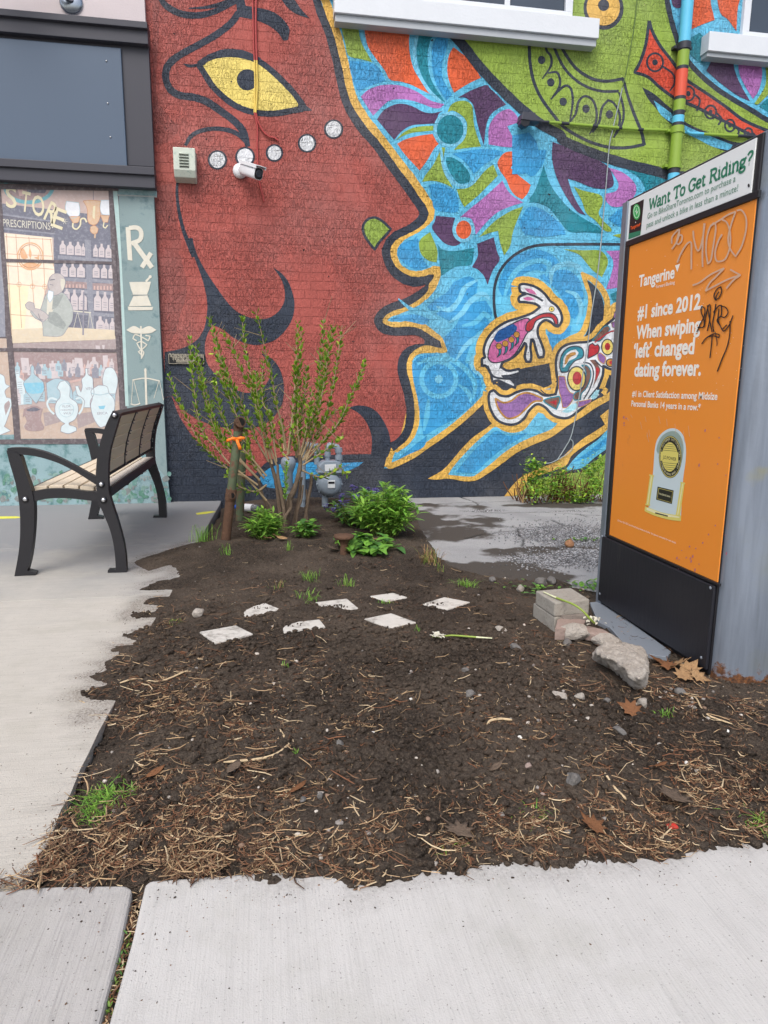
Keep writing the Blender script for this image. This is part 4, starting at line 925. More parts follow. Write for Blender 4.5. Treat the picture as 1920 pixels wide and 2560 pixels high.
# walkway on the left: three bays parted by joints
ya, yb_ = G(300, 1492).y, G(200, 1366).y; ysho = SHOP_Y+0.02
edge = gp((549, 1262), (527, 1300), (503, 1341), (466, 1410), (424, 1489), (380, 1560), (330, 1660), (285, 1760), (246, 1830), (222, 1882), (202, 1920), (175, 1987), (152, 2025), (128, 2091), (101, 2150), (78, 2186), (54, 2201), (0, 2206), (-300, 2225))
def bay(lo, hi):
    out = []
    E_ = edge
    # clip the edge line to lo..hi in Y
    for i in range(len(E_)-1):
        (x0, y0), (x1, y1) = E_[i], E_[i+1]
        for k in range(4):
            t = k/4; x = x0+(x1-x0)*t; y = y0+(y1-y0)*t
            if lo <= y <= hi: out.append((x, y))
    return out
def xat(y):
    for i in range(len(edge)-1):
        (x0, y0), (x1, y1) = edge[i], edge[i+1]
        if (y0-y)*(y1-y) <= 0 and y0 != y1: return x0+(x1-x0)*(y-y0)/(y1-y0)
    return edge[0][0]
g = 0.004
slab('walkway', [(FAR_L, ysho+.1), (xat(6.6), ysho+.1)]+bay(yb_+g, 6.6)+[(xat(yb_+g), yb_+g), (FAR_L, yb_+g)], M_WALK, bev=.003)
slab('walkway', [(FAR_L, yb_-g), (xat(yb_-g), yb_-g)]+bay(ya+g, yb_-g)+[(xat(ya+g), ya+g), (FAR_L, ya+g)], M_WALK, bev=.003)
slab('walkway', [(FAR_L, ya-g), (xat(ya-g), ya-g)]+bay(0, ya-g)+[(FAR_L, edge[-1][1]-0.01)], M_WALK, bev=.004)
mb = MB()
for yy in (ya, yb_): mb.box((FAR_L, yy-.02, -.1), (xat(yy)-.01, yy+.02, -.006), M_SOIL)
tagstruct(mb.build('joint_filler'))
# sidewalk in front
a = gp((-400, 2247), (0, 2224), (89, 2217), (318, 2215), (331, 2222), (300, 2370), (249, 2560))
dirv = (a[-1][0]-a[-2][0], a[-1][1]-a[-2][1]); k = (a[-1][1]+2.2)/-dirv[1]
slab('sidewalk', [(FAR_L, a[0][1]-.2)]+a+[(a[-1][0]+dirv[0]*k, -2.2), (FAR_L, -2.2)], M_FRONT2)
b = gp((640, 2181), (375, 2200), (362, 2212), (330, 2350), (271, 2560))
r1, r2 = gp((361, 2200), (640, 2181)); sl = (r2[1]-r1[1])/(r2[0]-r1[0])
slab('sidewalk', [(9, r1[1]+sl*(9-r1[0]))]+b+[(b[-1][0]+dirv[0]*k, -2.2), (9, -2.2)], M_FRONT)
mb = MB(); mb.box((-9, -2.4, -0.16), (9, -2.2, -0.002), M_FRONT2); tagstruct(mb.build('kerb', None, 0.02))
# surveyor's yellow paint and a few marks on the walkway
M_YMARK = plain('yellow_spray_paint', (222, 222, 84), 0.7, 0.2, 30)
for pts in ('-160,1297 -60,1292 40,1291 60,1294 40,1296 -60,1299', '490,1283 510,1280 532,1278 540,1280 515,1285 492,1287'):
    P_ = [G(x, y) for x, y in px('P', pts)]; mb = MB(); mb.poly([(p.x, p.y, .0012) for p in P_], M_YMARK, Vector((0, 0, 1))); tagstruct(mb.build('paint_mark'))
# ------------------------------------------------------------ soil bed
OUT = [(548, 1262), (527, 1300), (503, 1341), (466, 1358), (405, 1378), (350, 1395), (329, 1405), (344, 1420), (371, 1431), (424, 1415), (436, 1442), (389, 1450), (345, 1472), (334, 1479), (424, 1478), (420, 1488), (369, 1493), (342, 1514), (381, 1516), (383, 1528), (330, 1528), (309, 1539), (323, 1547), (389, 1547), (369, 1563), (295, 1590), (342, 1609), (272, 1613), (288, 1637), (249, 1656), (256, 1676), (216, 1691), (233, 1703), (257, 1710), (202, 1726), (190, 1736), (218, 1755), (280, 1765), (272, 1777), (210, 1786), (212, 1802), (249, 1810), (232, 1838)]
OUT2 = [(205, 1880), (180, 1930), (150, 1995), (120, 2050), (90, 2110), (60, 2160), (30, 2185), (-30, 2190), (-300, 2205), (-300, 2270), (0, 2250), (89, 2240), (310, 2236), (290, 2330), (235, 2600), (300, 2600), (345, 2350), (372, 2225), (500, 2215), (600, 2208)]
OUT3 = [(640, 2207), (741, 2212), (810, 2206), (850, 2218), (891, 2230), (930, 2232), (972, 2224), (1010, 2208), (1053, 2195), (1157, 2191), (1230, 2180), (1285, 2171), (1330, 2178), (1389, 2183), (1430, 2170), (1458, 2161), (1550, 2163), (1620, 2160), (1667, 2171), (1720, 2148), (1805, 2125), (1850, 2128), (1920, 2119), (2100, 2105), (2500, 2070), (3100, 2000)]
OUT4 = [(3100, 1700), (2300, 1560), (1900, 1480), (1700, 1470), (1520, 1470), (1440, 1462), (1380, 1440), (1300, 1450), (1200, 1432), (1150, 1418), (1100, 1392), (1070, 1350), (1050, 1310), (1045, 1280), (1035, 1256), (900, 1246), (700, 1240)]
BED = np.array([tuple(G(*p))[:2] for p in OUT+OUT2+OUT3+OUT4])
EXPOSED = [np.array([tuple(G(*p))[:2] for p in ((232, 1838), (202, 1920), (152, 2025), (101, 2150), (54, 2202), (0, 2207), (-300, 2225))]),
           np.array([tuple(G(*p))[:2] for p in ((-300, 2240), (0, 2224), (89, 2217), (332, 2216), (300, 2370), (249, 2560))]), np.array([tuple(G(*p))[:2] for p in ((271, 2560), (330, 2350), (362, 2205), (470, 2193))]),
           np.array([tuple(G(*p))[:2] for p in ((548, 1262), (503, 1341))])]
def seg_dist(px_, py_, line, closed):
    d = np.full(px_.shape, 1e9); n = len(line)
    for i in range(n if closed else n-1):
        a = line[i]; b = line[(i+1) % n]; ab = b-a; L = max(1e-12, ab @ ab)
        t = np.clip(((px_-a[0])*ab[0]+(py_-a[1])*ab[1])/L, 0, 1)
        d = np.minimum(d, (px_-a[0]-t*ab[0])**2+(py_-a[1]-t*ab[1])**2)
    return np.sqrt(d)
def inside(px_, py_, line):
    c = np.zeros(px_.shape, bool); n = len(line)
    for i in range(n):
        x0, y0 = line[i]; x1, y1 = line[(i+1) % n]
        if y0 == y1: continue
        m_ = ((y0 > py_) != (y1 > py_)) & (px_ < (x1-x0)*(py_-y0)/(y1-y0)+x0); c ^= m_
    return c
ZP = 0.024
PAVERS = [px('Y', t) for t in ('122,330 310,296 400,340 205,388', '540,287 745,265 776,305 560,332', '975,262 1115,233 1245,280 1115,308', '320,222 460,180 542,212 362,255', '722,178 885,158 945,208 805,230', '1005,144 1125,128 1200,150 1095,172', '1278,185 1390,150 1525,176 1410,212')]
PQ = [np.array([tuple(G(*p, ZP))[:2] for p in q_]) for q_ in PAVERS]
PILE = np.array([tuple(G(*p))[:2] for p in px('P', '1325,1490 1500,1480 1560,1545 1800,1700 1990,1660 2100,1720 1900,1740 1780,1722 1690,1690 1600,1745 1540,1740 1470,1660 1390,1600 1330,1540')])
def soil_height(X, Y):
    wx = X+0.02*fbm(X, Y, 14, 3, 5); wy = Y+0.012*fbm(X, Y, 14, 3, 9)
    d = seg_dist(wx, wy, BED, True); d = np.where(inside(wx, wy, BED), d, -d)
    drop = np.zeros(X.shape)
    for e in EXPOSED: drop = np.maximum(drop, np.exp(-(seg_dist(X, Y, e, False)/0.16)**2))
    din = np.clip(d, 0, None)
    base = np.where(d < 0, d*0.35, 0.026*(1-np.exp(-din/0.12)))
    amp = np.clip(din/0.18, 0.06, 1)
    clump = np.clip(fbm(X, Y, 2.1, 3, 40)+0.22, 0, 1)
    z = base+amp*(0.050*fbm(X, Y, 1.5, 3, 1)+(0.014+0.022*clump)*fbm(X, Y, 9, 3, 2)+(0.014+0.042*clump)*np.abs(fbm(X, Y, 24, 4, 3, .6))+0.016*fbm(X, Y, 62, 2, 4))
    z = z+0.0035*fbm(X, Y, 60, 2, 8)*(d > -0.05)
    z = z-0.034*drop-0.004
    sd_ = seg_dist(X, Y, PILE, True); sd_ = np.where(inside(X, Y, PILE), -sd_, sd_); t = np.clip(1-sd_/.22, 0, 1); t = t*t*(3-2*t)
    z = z*(1-t)+(-.014+.25*np.clip(z, -.02, .03))*t
    for i_, q_ in enumerate(PQ):
        c_ = q_.mean(0); near = (np.abs(X-c_[0]) < .45) & (np.abs(Y-c_[1]) < .45)
        if not near.any(): continue
        xx, yy = X[near], Y[near]; sd_ = seg_dist(xx, yy, q_, True); sd_ = np.where(inside(xx, yy, q_), -sd_, sd_)
        t = np.clip(1-sd_/.10, 0, 1); t = t*t*(3-2*t)
        low = ZP-0.006-0.02*np.clip(-sd_/.02, 0, 1)
        if i_ in (1, 3, 4):                     # soil trodden over one edge
            e = c_+(q_[{1: 0, 3: 0, 4: 3}[i_]]-c_)*.8; low = low+np.clip(.034-np.hypot(xx-e[0], (yy-e[1])*1.0)*(.30 if i_ == 3 else .36)+.014*fbm(xx, yy, 30, 3, 91), 0, .034)
        zz = z[near]; z[near] = zz*(1-t)+(low+.25*np.minimum(zz-.02, .01)*(sd_ > 0))*t
    return z, d
ys = [1.02]
while ys[-1] < 6.75: ys.append(ys[-1]+max(0.0065, 0.0042*ys[-1]))
ys = np.array(ys); xs = np.arange(-2.1, 4.6, 0.0105)
X, Y = np.meshgrid(xs, ys); Zs, Ds = soil_height(X, Y); SOILD = None
keep = (Zs > -0.03) & (Ds > -0.06)
ny, nx = X.shape
kf = keep[:-1, :-1] | keep[1:, :-1] | keep[:-1, 1:] | keep[1:, 1:]
kf &= (Ds[:-1, :-1] > -0.09)
idx = np.arange(ny*nx).reshape(ny, nx)
q = np.stack([idx[:-1, :-1][kf], idx[:-1, 1:][kf], idx[1:, 1:][kf], idx[1:, :-1][kf]], 1)
used, inv = np.unique(q, return_inverse=True); q = inv.reshape(q.shape)
co = np.stack([X.ravel()[used], Y.ravel()[used], Zs.ravel()[used]], 1)
me = bpy.data.meshes.new('soil'); me.vertices.add(len(co)); me.vertices.foreach_set('co', co.ravel().astype(np.float32))
me.loops.add(q.size); me.loops.foreach_set('vertex_index', q.ravel().astype(np.int32)); me.polygons.add(len(q))
me.polygons.foreach_set('loop_start', np.arange(0, q.size, 4, dtype=np.int32)); me.polygons.foreach_set('loop_total', np.full(len(q), 4, np.int32))
me.update(calc_edges=True); me.validate(); me.materials.append(M_SOIL); me.polygons.foreach_set('use_smooth', [True]*len(me.polygons))
so = bpy.data.objects.new('soil', me); COL.objects.link(so); tagstruct(so)
def soil_z(x, y):
    z, d = soil_height(np.array([x]), np.array([y])); return max(float(z[0]), -0.03)
def soil_zs(x, y): return np.maximum(soil_height(x, y)[0], -0.03)
def GS(x, y):
    """pixel on the soil surface"""
    p = G(x, y); 
    for _ in range(3): p = G(x, y, soil_z(p.x, p.y))
    return p
# thin dirt washed from the bed over the paving
xs2 = np.arange(-2.2, 1.9, 0.012); ys2 = np.arange(1.0, 6.0, 0.014); X2, Y2 = np.meshgrid(xs2, ys2); d2 = soil_height(X2, Y2)[1]
strk = fbm(X2*.35, Y2, 22, 4, 33)+.6*fbm(X2, Y2, 5, 3, 35)
al = np.clip(np.exp(np.minimum(d2, 0)/0.038)*(0.42+1.5*strk), 0, .40)*(d2 < .03); al = np.where((X2 > .55) & (Y2 > 2.2), 0, al)
exp_ = np.zeros(X2.shape)
for e in EXPOSED: exp_ = np.maximum(exp_, np.exp(-(seg_dist(X2, Y2, e, False)/0.09)**2))
al = al*(1-.8*exp_)*np.where(Y2 < 1.75, .35, 1)
kf = (al[:-1, :-1] > .04) | (al[1:, 1:] > .04) | (al[1:, :-1] > .04) | (al[:-1, 1:] > .04)
idx = np.arange(X2.size).reshape(X2.shape); q = np.stack([idx[:-1, :-1][kf], idx[:-1, 1:][kf], idx[1:, 1:][kf], idx[1:, :-1][kf]], 1)
used, inv = np.unique(q, return_inverse=True); q = inv.reshape(q.shape)
me = bpy.data.meshes.new('dirt_film'); me.from_pydata(np.stack([X2.ravel()[used], Y2.ravel()[used], np.full(len(used), .0016)], 1).tolist(), [], q.tolist())
a4 = np.repeat(al.ravel()[used][:, None], 4, 1); ca = me.color_attributes.new('cover', 'FLOAT_COLOR', 'POINT'); ca.data.foreach_set('color', a4.ravel().astype(np.float32))
def film_mat():
    q_ = NT('dirt_film'); at = q_.n('ShaderNodeAttribute'); at.attribute_name = 'cover'; v = q_.coord()
    f = q_.math('MULTIPLY', at.outputs['Fac'], q_.ramp(q_.noise(v, 130, 3, .7), [(.40, 0.1), (.60, 1.0)]))
    q_.done((.105, .070, .058), .95, None, 0, .1); tr = q_.n('ShaderNodeBsdfTransparent'); mx = q_.n('ShaderNodeMixShader')
    q_.l(f, mx.inputs[0]); q_.l(tr.outputs[0], mx.inputs[1]); q_.l(q_.b.outputs[0], mx.inputs[2]); q_.l(mx.outputs[0], q_.out.inputs['Surface']); return q_.m
me.materials.append(film_mat()); o = bpy.data.objects.new('dirt_film', me); COL.objects.link(o); tag(o, 'thin smear of soil washed over the concrete beside the bed', 'dirt', kind='stuff')
# ------------------------------------------------------------ cracked asphalt yard between bed and wall
def asphalt_mat():
    q = NT('worn_asphalt'); v = q.coord()
    at = q.n('ShaderNodeAttribute'); at.attribute_name = 'wear'; sp = q.n('ShaderNodeSeparateColor'); q.l(at.outputs['Color'], sp.inputs[0])
    fine = q.noise(v, 150, 2, 0.6)
    col = q.mix(fine, (0.22, 0.215, 0.21), (0.52, 0.52, 0.525))
    col = q.mix(q.ramp(q.noise(v, 2.5, 4), [(0.40, 0.0), (0.75, 0.5)]), col, (0.19, 0.19, 0.195))
    vo = q.n('ShaderNodeTexVoronoi'); vo.inputs['Scale'].default_value = 75; q.l(v, vo.inputs['Vector'])
    vc = q.n('ShaderNodeSeparateColor'); q.l(vo.outputs['Color'], vc.inputs[0])
    chip = q.mix(vc.outputs[0], (0.26, 0.26, 0.27), (0.72, 0.72, 0.74)); chip = q.mix(q.ramp(vo.outputs['Distance'], [(0.35, 0.0), (0.6, 1.0)]), chip, (0.09, 0.085, 0.08))
    col = q.mix(sp.outputs[1], col, chip)
    col = q.mix(sp.outputs[0], col, (0.080, 0.069, 0.060))
    col = q.mix(sp.outputs[2], col, (0.018, 0.017, 0.016))
    n = q.bump(fine, 0.7, 0.006); n = q.bump(vo.outputs['Distance'], 0.6, 0.008, n)
    return q.done(col, 0.9, n, 0, 0.2)
M_YARD = asphalt_mat()
xa = np.arange(0.75, 8.0, 0.016); yaa = np.concatenate([np.arange(2.6, 6.74, 0.016), [6.75]])
X, Y = np.meshgrid(xa, yaa)
def blob(x, y, sx, sy, w=1.0):
    p = G(x, y); return w*np.exp(-((X-p.x)/sx)**2-((Y-p.y)/sy)**2)
wob_ = 0.5+fbm(X, Y, 3.2, 5, 61, 0.6)*1.9
dirt = blob(1040, 1300, .55, .5, 1.4)+blob(1130, 1345, .32, .16, .9)+blob(1120, 1420, .4, .2, 1.2)+blob(1230, 1435, .35, .14, 1.1)+blob(1220, 1300, .16, .10, .8)+blob(1050, 1262, .35, .12, .8)+blob(1400, 1262, .8, .13, 1.3)+blob(1330, 1370, .1, .2, .8)+blob(1400, 1370, .5, .06, .8)+blob(1420, 1440, .6, .12, 1.0)+blob(1230, 1385, .22, .06, .5)
dirt = np.clip((dirt*0.75+wob_*0.85-0.80)*5.5, 0, 1)
grav = np.clip((blob(1420, 1335, .42, .30, 1.3)+blob(1430, 1400, .45, .18, 1.2)+blob(1230, 1275, .35, .10, .7)+blob(1400, 1278, .5, .10, .6)+blob(1700, 1360, .9, .5, 1.0)+wob_*.5-0.62)*4, 0, 1)
crack = np.zeros(X.shape)
for s in ('1010,1256 1080,1258 1150,1254 1230,1252 1300,1250', '1150,1240 1185,1252 1200,1262', '1150,1275 1260,1282 1360,1278 1470,1286 1560,1290', '1245,1312 1300,1318 1400,1312 1500,1320 1560,1322', '1380,1298 1410,1312', '1290,1320 1310,1345 1300,1365', '1440,1282 1470,1291', '1160,1345 1235,1330 1300,1325'):
    line = np.array([tuple(G(*p))[:2] for p in px('P', s)]); w_ = 0.012
    dd = seg_dist(X+0.05*fbm(X, Y, 9, 3, 71), Y+0.10*fbm(X, Y, 6, 4, 72), line, False); crack = np.maximum(crack, np.clip(1.3-dd/w_, 0, 1))
z = -0.004+0.012*fbm(X, Y, 1.2, 3, 77)-0.01*crack+0.004*dirt
bd_ = soil_height(X, Y)[1]; z = z-.09*np.clip((bd_-.06)/.1, 0, 1)
idx = np.arange(X.size).reshape(X.shape)
qq = np.stack([idx[:-1, :-1].ravel(), idx[:-1, 1:].ravel(), idx[1:, 1:].ravel(), idx[1:, :-1].ravel()], 1)
me = bpy.data.meshes.new('asphalt_yard'); me.vertices.add(X.size); me.vertices.foreach_set('co', np.stack([X.ravel(), Y.ravel(), z.ravel()], 1).ravel().astype(np.float32))
me.loops.add(qq.size); me.loops.foreach_set('vertex_index', qq.ravel().astype(np.int32)); me.polygons.add(len(qq))
me.polygons.foreach_set('loop_start', np.arange(0, qq.size, 4, dtype=np.int32)); me.polygons.foreach_set('loop_total', np.full(len(qq), 4, np.int32))
me.update(calc_edges=True); me.materials.append(M_YARD); me.polygons.foreach_set('use_smooth', [True]*len(me.polygons))
ca = me.color_attributes.new('wear', 'FLOAT_COLOR', 'POINT')
ca.data.foreach_set('color', np.stack([dirt.ravel(), grav.ravel(), crack.ravel()*0.9, np.ones(X.size)], 1).ravel().astype(np.float32))
yo = bpy.data.objects.new('asphalt_yard', me); COL.objects.link(yo); tagstruct(yo)
# the soil bed runs on to the right, out of the picture, on a flat bank
mb = MB(); mb.add([(4.5, 1.0, -0.02), (9, 1.0, -0.02), (9, 2.62, -0.02), (4.5, 2.62, -0.02)], [(0, 1, 2, 3)], M_SOIL); tagstruct(mb.build('soil_bank'))
# ------------------------------------------------------------ advertising pillar
KX = 1.703
pn = G(1769, 1692); pf = G(1496, 1502)
KYN, KYF = at_x(1769, 1692, KX).y, at_x(1496, 1502, KX).y
ky = lambda crop, x, y: at_x(*px(crop, f'{x},{y}')[0], KX)
M_STEEL = plain('grey_metal_paint', (128, 136, 146), 0.38, 0.07, 3, 0.05, 40, spec=0.5)
def rusty_steel():
    q = NT('grey_metal_rusting'); v = q.coord()
    sep = q.n('ShaderNodeSeparateXYZ'); q.l(v, sep.inputs[0])
    base = lin((136, 146, 160))
    streak = q.noise(q.scale(v, (1, 1, 0.07)), 40, 3)
    col = q.mix(q.ramp(streak, [(0.40, 0.0), (0.75, 1.0)]), base, tuple(x*0.74 for x in base))
    col = q.mix(q.ramp(q.noise(v, 3.1, 4), [(0.55, 0.0), (0.75, 0.5)]), col, (0.23, 0.24, 0.16))
    hgt = q.math('ADD', q.math('MULTIPLY', q.noise(v, 11, 6, 0.68), 0.34), q.math('MULTIPLY', sep.outputs['Z'], -1.0))
    rust = q.ramp(q.math('ADD', hgt, 0.5), [(0.635, 0.0), (0.66, 1.0)])
    rc = q.mix(q.ramp(q.noise(v, 60, 4, 0.7), [(0.35, 0.0), (0.65, 1.0)]), (0.035, 0.017, 0.012), (0.22, 0.088, 0.03))
    col = q.mix(rust, col, rc)
    yel = q.ramp(q.noise(v, 5.0, 3), [(0.68, 0.0), (0.78, 0.4)])
    col = q.mix(yel, col, (0.33, 0.30, 0.08))
    rough = q.mix(rust, (0.30, 0.30, 0.30), (0.9, 0.9, 0.9))
    n = q.bump(q.noise(v, 50, 4, 0.7), 0.12, 0.01)
    return q.done(col, rough, n, q.math('SUBTRACT', .3, q.math('MULTIPLY', rust, .3)), 0.5)
M_KBODY = rusty_steel()
M_BLK = plain('black_enamel', (34, 34, 38), 0.32, 0.1, 3, 0.03, 50)
M_KICK = plain('weathered_black_panel', (36, 37, 44), 0.42, 0.18, 4, 0.1, 60, dirt=(70, 68, 64), dirt_at=0.68, stretch=(1, 1, 0.15))
M_ORANGE = plain('orange_poster', (243, 150, 60), 0.22, 0.04, 2.5, dirt=(206, 124, 76), dirt_at=0.72)
M_KWHITE = plain('white_banner', (236, 240, 240), 0.35, 0.02)
M_INKW = plain('white_ink', (250, 246, 236), 0.35, 0.02)
M_GREEN = plain('dark_green_ink', (44, 128, 98), 0.4, 0.05); M_GREY = plain('grey_green_ink', (128, 164, 148), 0.4, 0.04); M_LGREEN = plain('bright_green_ink', (60, 186, 96), 0.4, 0.05)
M_TANG = plain('orange_ink', (232, 92, 36), 0.4, 0.05); M_MARK = plain('pale_marker', (214, 178, 150), 0.4, 0.1, 20); M_TAGB = plain('black_marker', (30, 24, 24), 0.3, 0.1)
kio = empty('advertising_pillar', (KX+0.14, (KYN+KYF)/2, 0), 'grey steel advertising pillar with a white banner over an orange bank poster', 'advertising pillar')
KW = 0.30; ZTOP = ky('F', 1430, 62).z+0.012
# body: flat sides, rounded ends
def stadium(x0, x1, y0, y1, bulge, n=10):
    cx, hw = (x0+x1)/2, (x1-x0)/2; out = []
    for i in range(n+1):
        t = math.pi*i/n; out.append((cx-hw*math.cos(t)*1.0, y0-bulge*math.sin(t)**0.8))
    for i in range(n+1):
        t = math.pi*i/n; out.append((cx+hw*math.cos(t), y1+bulge*math.sin(t)**0.8))
    return out
mb = MB(); st = stadium(KX+0.012, KX+KW, KYN-0.004, KYF+0.012, 0.075)
mb.prism([(x, y, -0.06) for x, y in st], (0, 0, ZTOP+0.06), M_KBODY, smooth=True)
body = mb.build('body', kio)
# side face: black frame, banner, poster, kick panel (each on the one before)
z_b0 = ky('F', 340, 915).z; z_b1 = (ky('F', 362, 590).z+ky('F', 1425, 80).z)/2
z_bb = (ky('F', 355, 917).z+ky('F', 1385, 520).z)/2
z_p1 = (ky('F', 370, 958).z+ky('F', 1395, 590).z)/2; z_p0 = (ky('K', 590, 1003).z+ky('K', 1312, 1322).z)/2
z_k1 = (ky('K', 560, 1012).z+ky('K', 1312, 1352).z)/2
yF, yN = KYF-0.002, KYN+0.004
mb = MB(); mb.box((KX+0.003, KYN, 0.0), (KX+0.05, KYF, ZTOP-0.004), M_BLK); fr = mb.build('frame', kio, 0.003)
y_pf = ky('K', 600, 1000).y; y_pn = ky('K', 1322, 1320).y
mb = MB(); mb.box((KX-0.002, KYN+0.028, z_bb), (KX+0.0028, KYF+0.0, z_b1), M_KWHITE); ban = mb.build('banner', kio, 0.001)
mb = MB(); mb.box((KX-0.001, y_pn, z_p0), (KX+0.0028, y_pf, z_p1), M_ORANGE); pos = mb.build('poster', kio)
mb = MB()
for (a0, b0, a1, b1) in ((y_pn-0.02, z_p0-0.012, y_pf+0.03, z_p0-0.001), (y_pn-0.02, z_p1+0.001, y_pf+0.03, z_bb-0.002)):
    mb.box((KX-0.008, a0, b0), (KX+0.0028, a1, b1), M_BLK)
mb.box((KX-0.008, y_pf+0.001, z_p0), (KX+0.0028, y_pf+0.03, z_p1), M_BLK); mb.box((KX-0.010, y_pf+0.034, 0.0), (KX+0.02, KYF+0.012, z_b1), M_KBODY)
mb.build('trim', kio, 0.002)
mb = MB(); mb.box((KX-0.012, KYN+0.002, 0.02), (KX+0.0028, KYF-0.012, z_k1), M_KICK); mb.build('kick_panel', kio, 0.005)
NX = Vector((-1, 0, 0))
for yy, zz in ((yF-.012, z_bb-.02), (yN+.016, z_bb-.022), (yF-.012, z_p0-.02), (yN+.016, z_k1-.012), (yF-.03, .06), (yN+.03, .06)):
    mb = MB(); mb.ico((KX-(.012 if zz < z_k1 else .003), yy, zz), .007, M_STEEL, sub=2, squash=(.5, 1, 1), smooth=True); mb.build('screw', kio)
kc = Chart(lambda x, y: at_x(x, y, KX-0.001), NX, 0.0004); kb = Chart(lambda x, y: at_x(x, y, KX-0.002), NX, 0.0004)
def kt(chart, crop, a, b, s, m, lev=2, bold=0.0, hgt=None, shear=0.0, mbx=None):
    q = px(crop, a+' '+b); p0, p1 = chart.P(q[0], lev), chart.P(q[1], lev); z = (p0.z+p1.z)/2; p0.z = p1.z = z
    put_text(mbx or chart.mb, s, p0, p1, (0, 0, 1), m, NX, bold, shear, hgt)
# poster
for a, b, s, bo in (('445,1285', '735,1225', 'Tangerine', .03), ('588,1300', '738,1272', 'Forward Banking', .005), ('435,1550', '965,1470', '#1 since 2012.', .035), ('422,1718', '945,1650', 'When swiping', .035), ('402,1862', '895,1838', '‘left’ changed', .035), ('408,2018', '950,2008', 'dating forever.', .035)):
    kt(kc, 'F', a, b, s, M_INKW, 2, bo)
kc.fill('F', '742,1118 782,1103 760,1172', M_INKW, 2, False)
kt(kc, 'K', '750,82', '1320,108', '#1 in Client Satisfaction among Midsize', M_INKW, 2, .022); kt(kc, 'K', '745,148', '1208,178', 'Personal Banks 14 years in a row.*', M_INKW, 2, .022)
kt(kc, 'K', '652,916', '1045,1068', 'J.D. Power 2012-2025 Canada Retail Banking Satisfaction Studies. Visit jdpower.com/awards for more details.', M_INKW, 2, 0.0)
# trophy on the poster
M_TRO = plain('poster_pale_blue', (206, 222, 226), 0.35, 0.05); M_TRO2 = plain('poster_grey_green', (150, 170, 162), 0.35, 0.08); M_GOLD = plain('poster_gold', (226, 214, 116), 0.35, 0.1); M_DK = plain('poster_dark', (44, 44, 38), 0.35, 0.1); M_CREAM = plain('poster_cream', (240, 236, 190), 0.35, 0.05)
kc.fill('K', '905,420 935,345 990,302 1045,300 1090,340 1110,420 1108,520 1092,640 1078,880 1060,885 870,838 862,820 890,600', M_TRO, 1.5, True, 70)
kc.fill('K', '915,430 945,355 1000,318 1050,322 1085,370 1095,440 1085,520 1060,420 1010,350 950,400 925,470', M_TRO2, 2, True, 70)
for c, rx, ry, m_, l in (((1007, 488), 77, 142, M_DK, 2.6), ((1007, 488), 74, 138, M_GOLD, 2.8), ((1007, 488), 71, 133, M_DK, 3.0), ((1004, 488), 53, 98, M_GOLD, 3.4)): kc.disc('K', c[0], c[1], rx, ry, m_, l)
for k in range(-6, 7):
    if abs(k) < 3: continue
    hw = 50*math.sqrt(max(0, 1-(k*14/98)**2)); kc.stroke('K', f'{1004-hw:.0f},{484+k*14} {1004+hw:.0f},{492+k*14}', 1.0, M_DK, 3.7)
kc.fill('K', '944,452 1062,458 1060,528 942,512', M_GOLD, 3.9, False); kt(kc, 'K', '958,502', '1048,512', 'J.D.POWER', M_DK, 4.4, 0.01, None)
def arc_text(s, a0, a1, rx, ry):
    for i, c in enumerate(s):
        if c == ' ': continue
        t = a0+(a1-a0)*i/(len(s)-1); dt = (a1-a0)/(len(s)-1)*0.42
        q = [(1007+rx*math.sin(t+e), 488-ry*math.cos(t+e)) for e in (-dt, dt)]
        p0, p1 = [kc.P(px('K', f'{x:.2f},{y:.2f}')[0], 3.5) for x, y in q]
        u = (p1-p0).normalized(); mid = (p0+p1)/2; L0 = letters(c); w_ = (L0[3]-L0[2])*.013
        up = NX.cross(u); put_text(kc.mb, c, mid-u*w_/2, mid+u*w_/2, up, M_CREAM, NX, 0.0, 0.0, .013)
arc_text('HIGHEST CUSTOMER SATISFACTION', -1.9, 1.5, 60, 113)
arc_text('MIDSIZE RETAIL BANKS - CANADA', 4.2, 1.8, 66, 124)
kc.fill('K', '922,686 1030,712 1018,803 912,773', M_DK, 2.6, False); kc.outline('P', px('K', '930,697 1023,720 1012,793 920,767'), 1.0, M_GOLD, 3, corner=20, n=1); kt(kc, 'K', '930,742', '1008,756', 'TANGERINE BANK', M_CREAM, 3.2, 0.0, None)
for s in ('872,610 895,614 868,810 845,802', '1078,660 1104,664 1072,880 1045,872'): kc.fill('K', s, M_GOLD, 3, False); 
for s in ('880,615 886,616 858,806 852,805', '1088,664 1094,665 1060,878 1054,876'): kc.fill('K', s, M_CREAM, 3.4, False)
for x, y in ((883, 612), (1091, 662), (857, 808), (1060, 880)): kc.fill('K', f'{x-16},{y-8} {x+16},{y-2} {x+16},{y+8} {x-16},{y+2}', M_GOLD, 3.8, False)
kc.fill('K', '838,818 870,830 960,862 1080,880 1078,918 1000,908 900,880 835,850', M_GOLD, 2.4, True, 50); kc.fill('K', '850,826 960,866 1070,886 1068,896 950,880 848,842', M_CREAM, 2.8, True, 50); kc.fill('K', '908,858 992,880 990,888 906,866', M_DK, 3.2, False)
